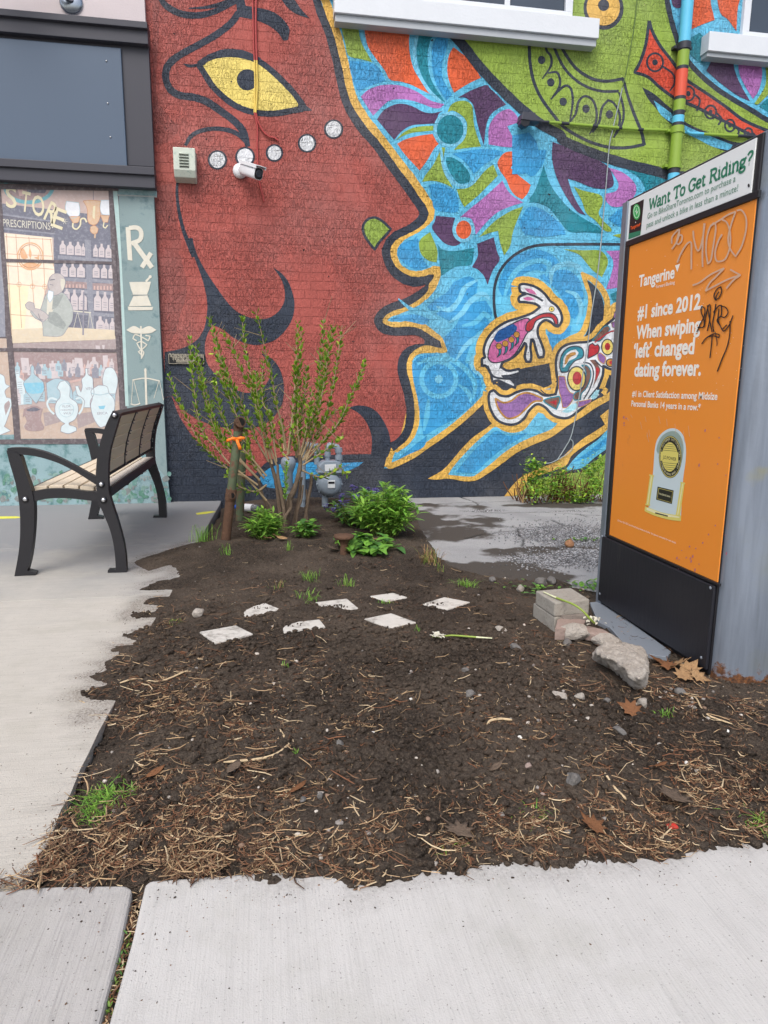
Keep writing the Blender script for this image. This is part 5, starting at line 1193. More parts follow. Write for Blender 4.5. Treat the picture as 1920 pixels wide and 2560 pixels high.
# marks left on the glass
rr = random.Random(11); M_PURP = plain('purple_smear', (186, 108, 128), 0.5, 0.2)
for i in range(26):
    x, y = (rr.gauss(1120, 50), rr.uniform(1090, 1260)) if i < 12 else (rr.uniform(1180, 1380), rr.uniform(260, 1150)) if i < 22 else (rr.uniform(690, 720), rr.uniform(230, 300))
    h = rr.uniform(5, 22); kc.fill('K', f'{x},{y} {x+5},{y-h*.3:.0f} {x+7},{y-h:.0f} {x+3},{y-h*1.2:.0f} {x-3},{y-h*.6:.0f}', M_PURP, 1.0, True)
for i in range(60):
    x, y = rr.uniform(380, 1330), rr.uniform(950, 2200); kc.disc('F', min(x, 1380-(y-950)*.1), y, 2.2, 2.2, M_INKW, 1.2, 6)
for i in range(14):
    x, y = rr.uniform(720, 1180), rr.uniform(220, 420); kc.stroke('K', f'{x:.0f},{y:.0f} {x-rr.uniform(4, 14):.0f},{y-rr.uniform(20, 80):.0f}', 0.7, M_MARK, 1.1)
kc.mb.build('printing', pos)
gr = MB(); kc.mb = gr
GW = 4.2
for s, w in (('720,985 740,960 770,905 782,850 775,825 750,850 722,890 720,940', GW*.9), ('785,820 770,880 760,930 775,945 800,920 805,880 790,870 770,890', GW*.9), ('765,1095 790,1030 830,960 860,930 880,940 880,1040 880,1150', GW), ('895,835 900,900 925,990 950,980 975,880 990,775', GW), ('985,775 975,900 970,1030 972,1130', GW),
             ('1065,770 1030,810 1005,900 1000,1010 1015,1105 1040,1070 1060,950 1078,830 1075,770 1040,795', GW), ('1035,795 1110,750 1180,705 1240,680', GW), ('1240,680 1200,800 1180,900 1195,980 1240,1045 1290,960 1325,830 1325,730 1290,670 1250,672', GW), ('1130,745 1170,770 1195,850 1195,960 1160,1060 1110,1085 1080,1070 1075,1000 1100,920 1130,865', GW),
             ('890,1280 950,1255 1040,1190 1148,1140', GW), ('1148,1140 1080,1210 1030,1260 995,1325', GW), ('995,1325 1080,1280 1180,1230 1280,1195', GW), ('1195,1150 1240,1175 1280,1195 1220,1240 1165,1305', GW)):
    kc.stroke('F', s, w, M_MARK, 5.5, wob=0.08, corner=100)
for s, w in (('1125,1290 1090,1310 1065,1360 1075,1400 1105,1380 1128,1330 1120,1292', 2.8), ('1105,1330 1080,1375 1085,1405', 2.6), ('925,1660 950,1600 985,1530 990,1470 965,1450 960,1490 985,1570 975,1620 930,1620', 2.8), ('985,1620 1000,1520 1020,1445 1035,1450 1030,1560 1010,1650', 2.8), ('1010,1440 1030,1560 1050,1660', 2.8), ('1080,1430 1070,1500 1055,1590 1065,1660', 3.0), ('1060,1500 1100,1450 1125,1440 1125,1520 1090,1560 1110,1600', 3.0), ('1125,1450 1160,1460 1180,1500 1150,1540 1120,1530', 2.8), ('1105,1470 1100,1560 1130,1640', 2.8), ('1220,1525 1190,1600 1150,1650 1130,1640 1170,1600', 2.8), ('1195,1570 1195,1660 1175,1770 1130,1880 1092,1980', 2.8),
             ('965,1755 1000,1710 1060,1675 1105,1680 1105,1705 1060,1690 1010,1700', 2.8), ('1050,1690 1045,1760 1032,1870', 2.8), ('1075,1660 1090,1740 1088,1770', 2.0)):
    kc.stroke('F', s, w, M_TAGB, 6.5, wob=0.12, corner=100)
gr.build('graffiti', pos, label='hand drawn pale marker letters and a black tag')
# banner: slab-serif headline drawn with a pen, small lines, badge
SERIF = {  # strokes in a unit box: x across, y up, capital = 1, small letter = 0.7
 'W': (1.25, ['0.02,1 0.32,0', '0.32,0 0.6,0.9', '0.6,0.9 0.88,0', '0.88,0 1.18,1', '-0.08,1 0.2,1', '1.0,1 1.28,1', '0.48,0.9 0.68,0.9']),
 'T': (0.95, ['0.45,0 0.45,1', '0.02,0.78 0.02,1 0.9,1 0.9,0.78', '0.25,0 0.65,0']),
 'G': (1.0, ['0.82,0.8 0.62,0.98 0.35,0.98 0.1,0.75 0.05,0.45 0.15,0.15 0.4,0.0 0.68,0.05 0.82,0.2 0.82,0.45 0.52,0.45', '0.84,1.0 0.84,0.72']),
 'R': (1.0, ['0.18,0 0.18,1', '0.02,1 0.55,1 0.76,0.88 0.76,0.65 0.55,0.52 0.18,0.52', '0.5,0.52 0.82,0.02 0.98,0', '0.02,0 0.36,0']),
 'a': (0.72, ['0.12,0.55 0.25,0.68 0.45,0.66 0.52,0.5 0.52,0.08 0.62,0 0.72,0.03', '0.52,0.38 0.25,0.38 0.06,0.25 0.1,0.06 0.28,0.0 0.52,0.15']),
 'n': (0.82, ['0.14,0 0.14,0.68', '0.0,0.68 0.14,0.68', '0.14,0.5 0.32,0.68 0.5,0.68 0.62,0.52 0.62,0', '0.0,0 0.28,0', '0.5,0 0.76,0']),
 't': (0.55, ['0.2,0.9 0.2,0.12 0.32,0 0.5,0.06', '0.02,0.68 0.46,0.68']),
 'o': (0.74, ['0.34,0.69 0.12,0.58 0.06,0.34 0.14,0.08 0.34,0 0.54,0.08 0.62,0.34 0.56,0.58 0.34,0.69']),
 'e': (0.70, ['0.07,0.36 0.6,0.38 0.55,0.6 0.34,0.69 0.12,0.56 0.06,0.32 0.16,0.08 0.36,0.0 0.58,0.1']),
 'i': (0.42, ['0.18,0 0.18,0.68 0.03,0.68', '0.02,0 0.36,0', '0.16,0.92 0.2,0.92']),
 'd': (0.80, ['0.6,1.0 0.6,0.08 0.74,0', '0.46,1 0.6,1', '0.6,0.5 0.45,0.67 0.26,0.67 0.09,0.5 0.07,0.2 0.2,0.02 0.42,0.02 0.6,0.2']),
 'g': (0.78, ['0.3,0.68 0.12,0.6 0.1,0.4 0.2,0.28 0.38,0.28 0.52,0.42 0.5,0.6 0.3,0.68', '0.48,0.62 0.7,0.7', '0.18,0.28 0.1,0.14 0.25,0.06 0.5,0.05 0.62,-0.06 0.56,-0.24 0.3,-0.3 0.06,-0.2 0.1,-0.02 0.25,0.05']),
 '?': (0.62, ['0.06,0.8 0.2,0.97 0.42,0.98 0.54,0.82 0.46,0.62 0.28,0.46 0.26,0.28', '0.24,0.06 0.29,0.06']), ' ': (0.42, [])}
def slabtext(s, p0, p1, cap, w, m, lev):
    tot = sum(SERIF[c][0] for c in s); q0, q1 = kb.P(p0, lev), kb.P(p1, lev); z = (q0.z+q1.z)/2; u = (q1-q0).length/tot; x = 0
    for c in s:
        adv, st_ = SERIF[c]
        for k in st_:
            pts = [tuple(map(float, a.split(','))) for a in k.split()]
            if len(pts) == 2 and abs(pts[0][0]-pts[1][0]) < .06 and pts[0][1] == pts[1][1]: ww = w*1.1
            else: ww = w
            L, R = ribbon(pts, ww/cap, n=4, corner=85)
            kb.i += 1
            f3 = lambda p: Vector((KX-0.002-0.0004*lev-kb.i*1e-5, q0.y-(x+p[0])*u, z+p[1]*cap))
            v_ = [f3(p) for p in L]+[f3(p) for p in R]; n_ = len(L)
            kb.mb.add(v_, [((i+1), i, n_+i, n_+i+1) for i in range(n_-1)], m)
        x += adv
capz = (ky('M', 357, 680).z-ky('M', 375, 790).z)
slabtext('Want To Get Riding?', px('M', '362,795')[0], px('M', '1490,318')[0], capz*0.93, 0.0088, M_GREEN, 2)
kt(kb, 'M', '345,895', '1305,508', 'Go to BikeShareToronto.com to purchase a', M_GREY, 2, 0.008); kt(kb, 'M', '335,998', '1332,606', 'pass and unlock a bike in less than a minute!', M_GREY, 2, 0.008)
kb.fill('M', '165,760 308,690 272,1045 142,1065', M_BLK, 1.5, False); kb.fill('M', '142,1066 272,1030 268,1080 138,1128', M_LGREEN, 1.9, False); kb.fill('M', '142,1066 272,1030 268,1080 138,1128', M_GREEN, 2.3, False)
kb.disc('M', 228, 828, 40, 86, M_LGREEN, 2.4); kb.ring('M', 228, 828, 30, 66, 1.2, M_KWHITE, 2.8); kb.stroke('M', '212,830 226,812 232,845 246,815', 1.2, M_KWHITE, 2.9); kb.stroke('M', '228,790 228,860', 1.0, M_KWHITE, 2.9)
kt(kb, 'M', '160,1020', '262,985', 'Tangerine', M_TANG, 2.6, 0.03); kb.fill('M', '260,955 272,945 266,972', M_TANG, 2.6, False); kb.disc('M', 218, 942, 4, 7, M_KWHITE, 2.6, 8)
kb.disc('M', 1452, 541, 11, 20, M_BLK, 2)
kb.mb.build('lettering', ban)
mb = MB(); pl = [tuple(G(*p)) for p in px('K', '465,1470 535,1462 640,1530 1010,1800 985,1838 850,1815 690,1740 600,1640 520,1600')]
mb.prism([(x, y, -0.02) for x, y, z_ in pl], (0, 0, 0.028), M_STEEL); bp = mb.build('base_plate', kio, 0.003)

# ------------------------------------------------------------ bench
BYN = G(290, 1432).y; BYF = G(425, 1291).y; BL = BYF-BYN
M_IRON = plain('black_cast_iron', (36, 36, 40), 0.42, 0.15, 8, 0.12, 90)
M_SLAT = plain('grey_brown_slat', (214, 200, 178), 0.6, 0.14, 3, 0.12, 40, dirt=(186, 168, 146), dirt_at=0.68, stretch=(6, 0.5, 6))
M_SLATL = plain('bleached_slat', (200, 190, 178), 0.6, 0.1, 3, 0.12, 40, stretch=(6, 0.5, 6))
M_BOLT = plain('zinc_bolt', (206, 208, 212), 0.25, 0.05, metal=0.9)
bc = G(180, 1437); bench = empty('park_bench', (bc.x, (BYN+BYF)/2, 0), 'park bench with black cast iron ends and grey brown slats facing left on the walkway', 'bench')
nb = lambda s: [at_y(*p, BYN) for p in px('N', s)]
REAR = '835,198 785,300 745,420 722,520 712,620 708,700 715,780 722,870 752,930 787,1010 817,1090 839,1180 851,1270 858,1382 800,1384 797,1404 938,1402 930,1280 915,1180 890,1080 860,980 830,890 805,800 800,700 802,600 812,500 832,420 862,320 890,224'
FRONT = '48,492 70,580 100,680 125,780 140,870 148,960 150,1060 147,1160 135,1270 115,1380 107,1426 262,1414 262,1398 203,1384 225,1290 241,1180 251,1060 254,960 250,870 235,790 205,700 175,610 152,537 110,505'
ARM = '50,480 66,474 150,472 230,479 330,504 430,544 530,594 620,644 708,690 706,745 620,690 540,641 440,591 340,556 240,533 120,520 58,505'
RAIL = '236,800 330,781 420,777 520,781 620,794 716,800 720,872 620,860 520,850 420,847 330,854 238,876'
def end_frame(dy):
    t = 0.052
    for nm, s, e in (('back_post', REAR, 0.0), ('leg', FRONT, 0.0015), ('armrest', ARM, -0.004), ('seat_rail', RAIL, -0.007)):
        P_ = [(p.x, p.z) for p in nb(s)]; P_ = smooth(P_, True, 4, 50)
        zmin = min(z for x, z in P_)
        P_ = [(x, z-zmin*(1 if nm in ('back_post', 'leg') else 0)*max(0, 1-z/0.1)) for x, z in P_]
        mb = MB(); mb.prism([(x, BYN+dy-e-(0 if dy == 0 else t), z) for x, z in P_], (0, t+2*e, 0), M_IRON); mb.build(nm, bench, 0.009, 3)
    for bx, by in ((187, 853), (750, 743), (767, 858), (849, 231)):
        p = at_y(*px('N', f'{bx},{by}')[0], BYN); y = BYN+dy+(-0.006 if dy == 0 else 0.006)
        mb = MB(); mb.ico((p.x, y, p.z), 0.0125, M_BOLT, sub=2, squash=(1, .55, 1), smooth=True); mb.lathe([(0.019, -0.004), (0.019, 0.004), (0.0, 0.004)], Matrix.Translation((p.x, y+(0.003 if dy == 0 else -0.003), p.z)) @ Matrix.Rotation(math.pi/2, 4, 'X'), M_IRON, 14); mb.build('bolt', bench)
end_frame(0.0); end_frame(BL)
# back: slats follow the curve of the post
cl = smooth([((p.x), (p.z)) for p in nb('862,212 822,320 790,420 768,520 757,620 756,700')], False, 8)
def along(t):
    L_ = [0]; 
    for i in range(len(cl)-1): L_.append(L_[-1]+math.dist(cl[i], cl[i+1]))
    s = t*L_[-1]
    for i in range(len(cl)-1):
        if L_[i+1] >= s:
            k = (s-L_[i])/(L_[i+1]-L_[i]); p = (cl[i][0]+(cl[i+1][0]-cl[i][0])*k, cl[i][1]+(cl[i+1][1]-cl[i][1])*k)
            d = ((cl[i+1][0]-cl[i][0])/(L_[i+1]-L_[i]), (cl[i+1][1]-cl[i][1])/(L_[i+1]-L_[i])); return p, d
    return cl[-1], (0, -1)
y0, y1 = BYN+0.056, BYF-0.056
def plank(mb, t0, t1, ya_, yb2, m, off, th):
    (xa_, za), (dx, dz) = along(t0); (xb, zb), _ = along(t1)
    n = Vector((-(zb-za), 0, (xb-xa_))).normalized()
    if n.x < 0: n = -n
    a_, b_ = Vector((xa_, 0, za))+n*off, Vector((xb, 0, zb))+n*off
    mb.prism([a_+Vector((0, ya_, 0)), b_+Vector((0, ya_, 0)), b_+Vector((0, ya_, 0))-n*th, a_+Vector((0, ya_, 0))-n*th], (0, yb2-ya_, 0), m)
mb = MB()
for i in range(5):
    a_ = 0.055+i*0.184; plank(mb, a_, a_+0.166, y0, y1, M_SLAT, 0.008, 0.024)
mb.build('backrest', bench, 0.004)
mb = MB()
plank(mb, 0.0, 0.052, y0-.004, y1+.004, M_IRON, 0.012, 0.034); plank(mb, 0.975, 1.03, y0-.004, y1+.004, M_IRON, 0.012, 0.034)
for f in (0.012, 1/3, 2/3, 0.988):
    yc = y0+(y1-y0)*f
    for i in range(8): plank(mb, 0.045+i*0.117, 0.045+(i+1)*0.117+0.002*(i < 7), yc-0.013, yc+0.013, M_IRON, 0.013+(i % 2)*.0003, 0.006)
    for i in range(5):
        for e in (0.02, 0.154):
            (xx, zz), _ = along(0.055+i*0.184+e)
            mb.ico((xx+0.016, yc+0.017, zz), 0.006, M_BOLT, sub=1)
mb.build('backrest_frame', bench)
# seat
top = nb('250,778 350,768 450,765 560,770 660,780 780,770'); sl_ = [(p.x, p.z+0.004) for p in top]
sx0, sx1 = nb('215,790')[0].x, nb('800,790')[0].x
def sz(x):
    z_ = [p[1] for p in sl_]; x_ = [p[0] for p in sl_]; return float(np.interp(x, x_, z_))
mb = MB(); n = 5; w = (sx1-sx0)/n
for i in range(n):
    xa_, xb = sx0+i*w+0.005, sx0+(i+1)*w-0.005
    mb.prism([(xa_, y0, sz(xa_)), (xb, y0, sz(xb)), (xb, y0, sz(xb)-0.025), (xa_, y0, sz(xa_)-0.025)], (0, y1-y0, 0), M_SLATL if i == n-1 else M_SLAT)
mb.build('seat', bench, 0.004)
mb = MB()
for xx in (sx0-0.012, sx1-0.002): mb.box((xx, y0-.004, sz(xx)-0.06), (xx+0.014, y1+.004, sz(xx)-0.002), M_IRON)
for f in (1/3, 2/3): yc = y0+(y1-y0)*f; mb.box((sx0, yc-0.015, sz(0)-0.075), (sx1, yc+0.015, sz(sx0)-0.034), M_IRON)
mb.build('seat_frame', bench, 0.003)
# ------------------------------------------------------------ things fixed to the brick wall
def boxp(mb, p, sx, sy, sz, m):
    mb.box((p[0]-sx/2, p[1]-sy/2, p[2]-sz/2), (p[0]+sx/2, p[1]+sy/2, p[2]+sz/2), m)
PXM = (WALL_Y/math.cos(0.12))/FOC                      # metres per photograph pixel at the wall, roughly
# vent hood
M_VENT = plain('greenish_white_vent', (196, 204, 192), 0.5, 0.1, 14, 0.1, 60, dirt=(150, 172, 164), dirt_at=0.62); M_VDK = plain('vent_shadow_gap', (92, 96, 92), 0.7, 0.1)
a = at_y(*px('A', '113,800')[0], WALL_Y-0.14); b = at_y(*px('A', '238,930')[0], WALL_Y-0.14)
vent = empty('vent_hood', ((a.x+b.x)/2, WALL_Y, b.z), 'weathered square vent hood with slatted front beside the shop corner', 'vent')
mb = MB(); y0_ = WALL_Y-0.14
mb.prism([(a.x, WALL_Y-.001, a.z), (a.x, y0_, a.z), (a.x, y0_, b.z), (a.x, y0_+0.03, b.z-0.055), (a.x, WALL_Y-.001, b.z-0.075)], (b.x-a.x, 0, 0), M_VENT); mb.build('hood', vent, 0.006)
for k in range(5):
    z = a.z-0.045-k*(a.z-b.z-0.07)/4.6; mb = MB(); x0_, x1_ = a.x+0.05, b.x-0.055
    mb.prism([(x0_, y0_-0.001, z), (x0_, y0_-0.014, z-0.006), (x0_, y0_-0.012, z-0.011), (x0_, y0_-0.001, z-0.012)], (x1_-x0_, 0, 0), M_VENT)
    mb.box((x0_, y0_-0.003, z-0.021), (x1_, y0_-0.0006, z-0.013), M_VDK); mb.build('louvre', vent)
# security camera
M_CAMW = plain('white_plastic', (228, 230, 234), 0.35, 0.03); M_CAMK = plain('black_plastic', (28, 28, 32), 0.25, 0.1)
p0 = at_y(*px('A', '480,935')[0], WALL_Y); camr = empty('security_camera', p0, 'white bullet security camera under the second white dot', 'security camera')
mb = MB(); mb.lathe([(0.0, 0.05), (0.045, 0.045), (0.062, 0.02), (0.062, 0.0)], Matrix.Translation(p0) @ Matrix.Rotation(math.pi/2, 4, 'X'), M_CAMW, 20); mb.build('mount', camr)
bA = at_y(*px('A', '500,922')[0], WALL_Y-0.10); bB = at_y(*px('A', '582,948')[0], WALL_Y-0.30)
mb = MB(); mb.tube([p0+Vector((0, -.03, 0)), p0+Vector((0.015, -.09, 0.012)), bA+(bB-bA)*.25], 0.018, M_CAMW, 10); mb.build('arm', camr)
d = (bB-bA).normalized(); Rb = d.to_track_quat('Y', 'Z').to_matrix().to_4x4(); Tm = Matrix.Translation((bA+bB)/2) @ Rb; L = (bB-bA).length
def rrect(w, h, r, n=4):
    o = []
    for cx, cz, a0 in ((w/2-r, h/2-r, 0), (-w/2+r, h/2-r, 90), (-w/2+r, -h/2+r, 180), (w/2-r, -h/2+r, 270)):
        for k in range(n+1): t = math.radians(a0+90*k/n); o.append((cx+r*math.cos(t), cz+r*math.sin(t)))
    return o
mb = MB(); mb.prism([Tm @ Vector((x, -L/2, z)) for x, z in rrect(0.085, 0.10, 0.03)], Tm.to_3x3() @ Vector((0, L, 0)), M_CAMW, True); mb.build('housing', camr, 0.004)
mb = MB(); mb.prism([Tm @ Vector((x, -L/2-.01, z+0.008)) for x, z in ((-.048, .03), (-.046, .05), (.046, .05), (.048, .03), (.05, .03), (.05, .055), (-.05, .055), (-.05, .03))], Tm.to_3x3() @ Vector((0, L+.035, 0)), M_CAMW); mb.build('sunshade', camr)
mb = MB(); mb.prism([Tm @ Vector((x, L/2, z)) for x, z in rrect(0.075, 0.088, 0.025)], Tm.to_3x3() @ Vector((0, 0.004, 0)), M_CAMK); mb.lathe([(0.0, 0.003), (0.02, 0.005), (0.028, 0.009), (0.03, 0.0)], Tm @ Matrix.Translation((0, L/2+.004, 0)) @ Matrix.Rotation(-math.pi/2, 4, 'X'), plain('lens', (60, 64, 72), 0.1, 0.1), 16); mb.build('lens', camr)
# cables on the face
def wall_line(crop, s, off): return [at_y(x, y, WALL_Y-off) for x, y in smooth(px(crop, s), False, 5)]
M_CRED = plain('red_painted_cable', (168, 68, 66), 0.5, 0.1); M_CYEL = plain('yellow_painted_cable', (222, 194, 96), 0.5, 0.1); M_CBLK = plain('black_painted_cable', (52, 52, 62), 0.5, 0.1)
t = wall_line('A', '548,-60 552,120 556,280 560,330', 0.016); cb = empty('wall_cable', t[0], 'pair of cables painted over red and yellow running down across the eye', 'cable')
mb = MB(); mb.tube(t, 0.008, M_CRED, 6); mb.tube(wall_line('A', '570,-60 566,120 570,280 572,330', 0.017), 0.010, M_CRED, 6); mb.build('red_length', cb)
mb = MB(); mb.tube(wall_line('A', '560,330 562,480 558,615', 0.016), 0.008, M_CYEL, 6); mb.tube(wall_line('A', '572,330 574,480 566,615', 0.017), 0.009, M_CYEL, 6); mb.build('yellow_length', cb)
mb = MB(); mb.tube(wall_line('A', '558,612 565,645 575,700 574,800 578,900', 0.016), 0.008, M_CRED, 6); mb.tube(wall_line('A', '566,612 580,665 605,715 640,745 668,752 690,768', 0.017), 0.008, M_CRED, 6); mb.tube(wall_line('A', '576,940 590,1010 602,1060 612,1100', 0.014), 0.009, M_CRED, 6); mb.build('loose_end', cb)
# plaque
M_PLQ = plain('black_plaque', (26, 27, 31), 0.3, 0.1); M_PLT = plain('bronze_lettering', (186, 178, 160), 0.4, 0.1)
Yq = WALL_Y-0.018; c0 = at_y(*px('D', '88,678')[0], Yq); c1 = at_y(*px('D', '286,622')[0], Yq)
plq = empty('plaque', ((c0.x+c1.x)/2, WALL_Y, c0.z), 'small black lettered plaque on the brick behind the leafing shrub', 'plaque')
mb = MB(); mb.box((c0.x, Yq, c0.z), (c1.x, WALL_Y-0.004, c1.z), M_PLQ); mb.build('plate', plq, 0.002)
mb = MB(); w_, h_ = c1.x-c0.x, c1.z-c0.z
for (xa_, za_, xb_, zb_) in ((.02, .06, .98, .09), (.02, .91, .98, .94), (.02, .09, .03, .91), (.97, .09, .98, .91)): mb.box((c0.x+w_*xa_, Yq-0.0015, c0.z+h_*za_), (c0.x+w_*xb_, Yq-.0002, c0.z+h_*zb_), M_PLT)
for k, (s, a_, b_) in enumerate((('The Original People Leading to the Eagle and the Fire', .05, .95), ('by artists Philip Cote and Jim Bravo', .13, .87), ('vanessaandthevillage.ca/themural', .22, .78))):
    z = c0.z+h_*(.66-.24*k); put_text(mb, s, (c0.x+w_*a_, Yq-.001, z), (c0.x+w_*b_, Yq-.001, z), (0, 0, 1), M_PLT, N_, 0.01, height=0.048)
mb.build('lettering', plq)
# floodlight and its conduit
M_LAMPG = plain('dark_grey_casting', (62, 64, 74), 0.45, 0.1); M_PGREEN = plain('green_painted_pipe', (136, 166, 62), 0.4, 0.08, 4); M_PBLK = plain('black_painted_pipe', (48, 50, 60), 0.4, 0.08); M_PSKY = plain('blue_painted_pipe', (96, 190, 226), 0.4, 0.06); M_PRED = plain('red_painted_pipe', (214, 86, 62), 0.4, 0.06)
fl = at_y(*px('C', '115,770')[0], WALL_Y-0.06); flood = empty('floodlight', fl, 'dark grey floodlight on the wall at the edge of the green serpent', 'floodlight')
mb = MB(); q = [at_y(*p, WALL_Y-0.16) for p in px('C', '72,722 150,728 184,788 60,772')]
mb.prism(q, (0, 0.13, 0), M_LAMPG); mb.build('housing', flood, 0.006)
mb = MB(); q = [at_y(*p, WALL_Y-0.15) for p in px('C', '60,774 120,782 112,812 80,822 55,800')]; mb.prism(q, (0, 0.08, 0), M_CAMK); mb.build('lens', flood, 0.004)
mb = MB(); mb.tube([at_y(*px('C', '150,785')[0], WALL_Y-0.08), at_y(*px('C', '185,790')[0], WALL_Y-.03)], 0.02, M_LAMPG, 8); mb.build('bracket', flood)
cu = wall_line('C', '178,788 320,797 640,826 830,838 1050,840', 0.03); con = empty('conduit', cu[0], 'thin conduit painted green and black running from the floodlight to the drainpipe and on', 'conduit')
cseg = lambda s, m, nm: (lambda mb: (mb.tube(wall_line('C', s, 0.03), 0.0145, m, 8), mb.build(nm, con)))(MB())
for s, m_ in (('178,788 240,792', M_PBLK), ('240,792 318,798', M_PGREEN), ('318,798 370,802', M_PBLK), ('370,802 520,816', M_PGREEN), ('520,816 555,818', M_PBLK), ('555,818 690,829', M_PGREEN), ('690,829 712,831', M_PBLK), ('712,831 815,838', M_PGREEN), ('815,838 850,840', M_PBLK), ('850,840 1040,846', M_PGREEN), ('1130,852 1160,864 1240,868', M_PSKY), ('1240,868 1360,876 1460,880', M_PGREEN), ('1460,880 1700,890', M_PBLK)): cseg(s, m_, 'pipe_length')
# drainpipe, painted through the mural
dp = [at_y(*p, WALL_Y-0.075) for p in px('C', '1140,-120 1137,0 1115,290 1105,420 1098,460 1087,640 1082,740 1078,800 1072,850 1058,1060 1054,1110 1050,1150')]
dr = empty('drainpipe', (dp[-1].x, WALL_Y-.075, 0), 'upright drainpipe painted in bands of blue, green, red and black', 'drainpipe')
xd = float(np.mean([p.x for p in dp])); zc = lambda y: at_y(*px('C', f'1090,{y}')[0], WALL_Y-0.075).z
for y0_, y1_, m_ in ((-900, 275, M_PSKY), (275, 330, M_PBLK), (330, 432, M_PGREEN), (432, 455, M_PBLK), (455, 630, M_PRED), (630, 652, M_PBLK), (652, 722, M_PGREEN), (722, 755, M_PBLK), (755, 800, M_PSKY), (800, 830, M_PBLK), (830, 1090, M_PGREEN), (1090, 1130, M_PBLK), (1130, 2900, M_PSKY)):
    mb = MB(); za, zb = zc(y0_), max(0.05, zc(y1_)); mb.tube([(xd, WALL_Y-.075, za), (xd, WALL_Y-.075, zb)], 0.054, m_, 20, False); mb.build('pipe_length', dr)
for y_ in (845, 1075, 300):
    mb = MB(); z_ = zc(y_); mb.tube([(xd, WALL_Y-.075, z_+.03), (xd, WALL_Y-.075, z_-.03)], 0.062, M_PGREEN if y_ > 400 else M_PBLK, 20)
    mb.box((xd-.09, WALL_Y-.06, z_-.012), (xd+.09, WALL_Y-.004, z_+.012), M_PGREEN if y_ > 400 else M_PBLK); mb.build('collar', dr)
# hanging wire
M_WIRE = plain('grey_wire', (150, 160, 164), 0.4, 0.1); M_WIREG = plain('green_wire', (92, 116, 56), 0.5, 0.1)
hw1 = wall_line('C', '818,-80 790,180 738,470 715,570', 0.02); wi = empty('hanging_wire', hw1[0], 'thin loose wire hanging down the mural past the squirrel to the clipped bush', 'wire')
mb = MB(); mb.tube(hw1, 0.005, M_WIREG, 5); mb.build('upper_length', wi)
mb = MB(); mb.tube([at_y(x, y, WALL_Y-0.02-0.0) for x, y in smooth(px('C', '715,570 690,680 650,850 630,950 610,1200 590,1420 575,1600')+px('E', '1515,110 1490,340 1455,560 1430,760 1410,880 1375,1100 1345,1260 1320,1350 1280,1420 1240,1482'), False, 5)], 0.006, M_WIRE, 5)
mb.tube([at_y(x, y, WALL_Y-0.03) for x, y in smooth(px('E', '1322,1350 1338,1370 1335,1410 1310,1440 1262,1470 1240,1482 1200,1500 1165,1505'), False, 5)], 0.005, M_WIRE, 5); mb.build('lower_length', wi)
# gas meter
M_GAS = plain('grey_gas_meter', (134, 146, 158), 0.4, 0.07, 5, 0.04, 40); M_TAGW = plain('white_label', (220, 224, 226), 0.4, 0.04)
GY = G(828, 1273).y+0.0; GYm = min(GY, WALL_Y-0.20); mp = lambda s: [at_y(*p, GYm) for p in px('T', s)]
c_ = mp('957,740')[0]; gas = empty('gas_meter', (c_.x, GYm, 0), 'grey gas meter with twin pipes standing against the wall behind the shrub', 'gas meter')
r_m = (mp('1052,740')[0].x-mp('862,740')[0].x)/2
mb = MB(); mb.lathe([(0.0, 0.10), (r_m*.55, 0.098), (r_m*.86, 0.075), (r_m*.9, 0.03), (r_m, 0.025), (r_m, -0.025), (r_m*.9, -.03), (r_m*.8, -.09), (0, -.1)], Matrix.Translation(c_) @ Matrix.Rotation(math.pi/2, 4, 'X'), M_GAS, 32)
for k in range(10):
    t_ = 2*math.pi*k/10; mb.ico(c_+Vector((r_m*.96*math.cos(t_), -.027, r_m*.96*math.sin(t_))), 0.011, M_GAS, sub=1)
mb.build('diaphragm_case', gas)
mb = MB(); q = mp('868,600 905,565 1010,562 1046,595 1050,665 868,668'); mb.prism([v+Vector((0, -0.07, 0)) for v in q], (0, 0.15, 0), M_GAS); mb.build('index_case', gas, 0.02, 3)
q = mp('860,640 1052,640 1052,652 860,652'); mb = MB(); mb.prism([v+Vector((0, -0.085, 0)) for v in q], (0, 0.18, 0), M_GAS); mb.build('flange', gas, 0.003)
mb = MB(); q = mp('918,590 1000,585 1002,632 920,638'); mb.prism([v+Vector((0, -0.083, 0)) for v in q], (0, 0.01, 0), M_TAGW); mb.build('dial_plate', gas, 0.002)
mb = MB(); q = mp('938,702 992,700 992,757 940,757'); mb.prism([v+Vector((0, -0.108, 0)) for v in q], (0, 0.012, 0), M_TAGW); mb.build('label_plate', gas)
mb = MB(); q = mp('942,712 988,711 988,726 942,727'); mb.prism([v+Vector((0, -0.1095, 0)) for v in q], (0, 0.0012, 0), M_CAMK); mb.build('label_band', gas)
def pipe(name, pts, r, coll=()):
    mb = MB(); mb.tube(pts, r, M_GAS, 14)
    for i in coll: p = Vector(pts[i]); d_ = (Vector(pts[min(i+1, len(pts)-1)])-Vector(pts[max(i-1, 0)])).normalized(); mb.tube([p-d_*.02, p+d_*.02], r*1.3, M_GAS, 14)
    mb.build(name, gas)
P1 = mp('1028,600 1028,545 1026,490 1015,465 985,458'); pipe('outlet_pipe', P1+[P1[-1]+Vector((-.03, .06, 0))], 0.026, (1, 2))
P2 = mp('945,600 945,520 946,480 958,462 975,456'); pipe('inlet_pipe', P2, 0.022, (1, 3))
P3 = mp('870,600 868,500 862,470 845,462 800,460 775,466'); pipe('riser_pipe', [p+Vector((0, .06, 0)) for p in P3], 0.026, (1, 2, 4))
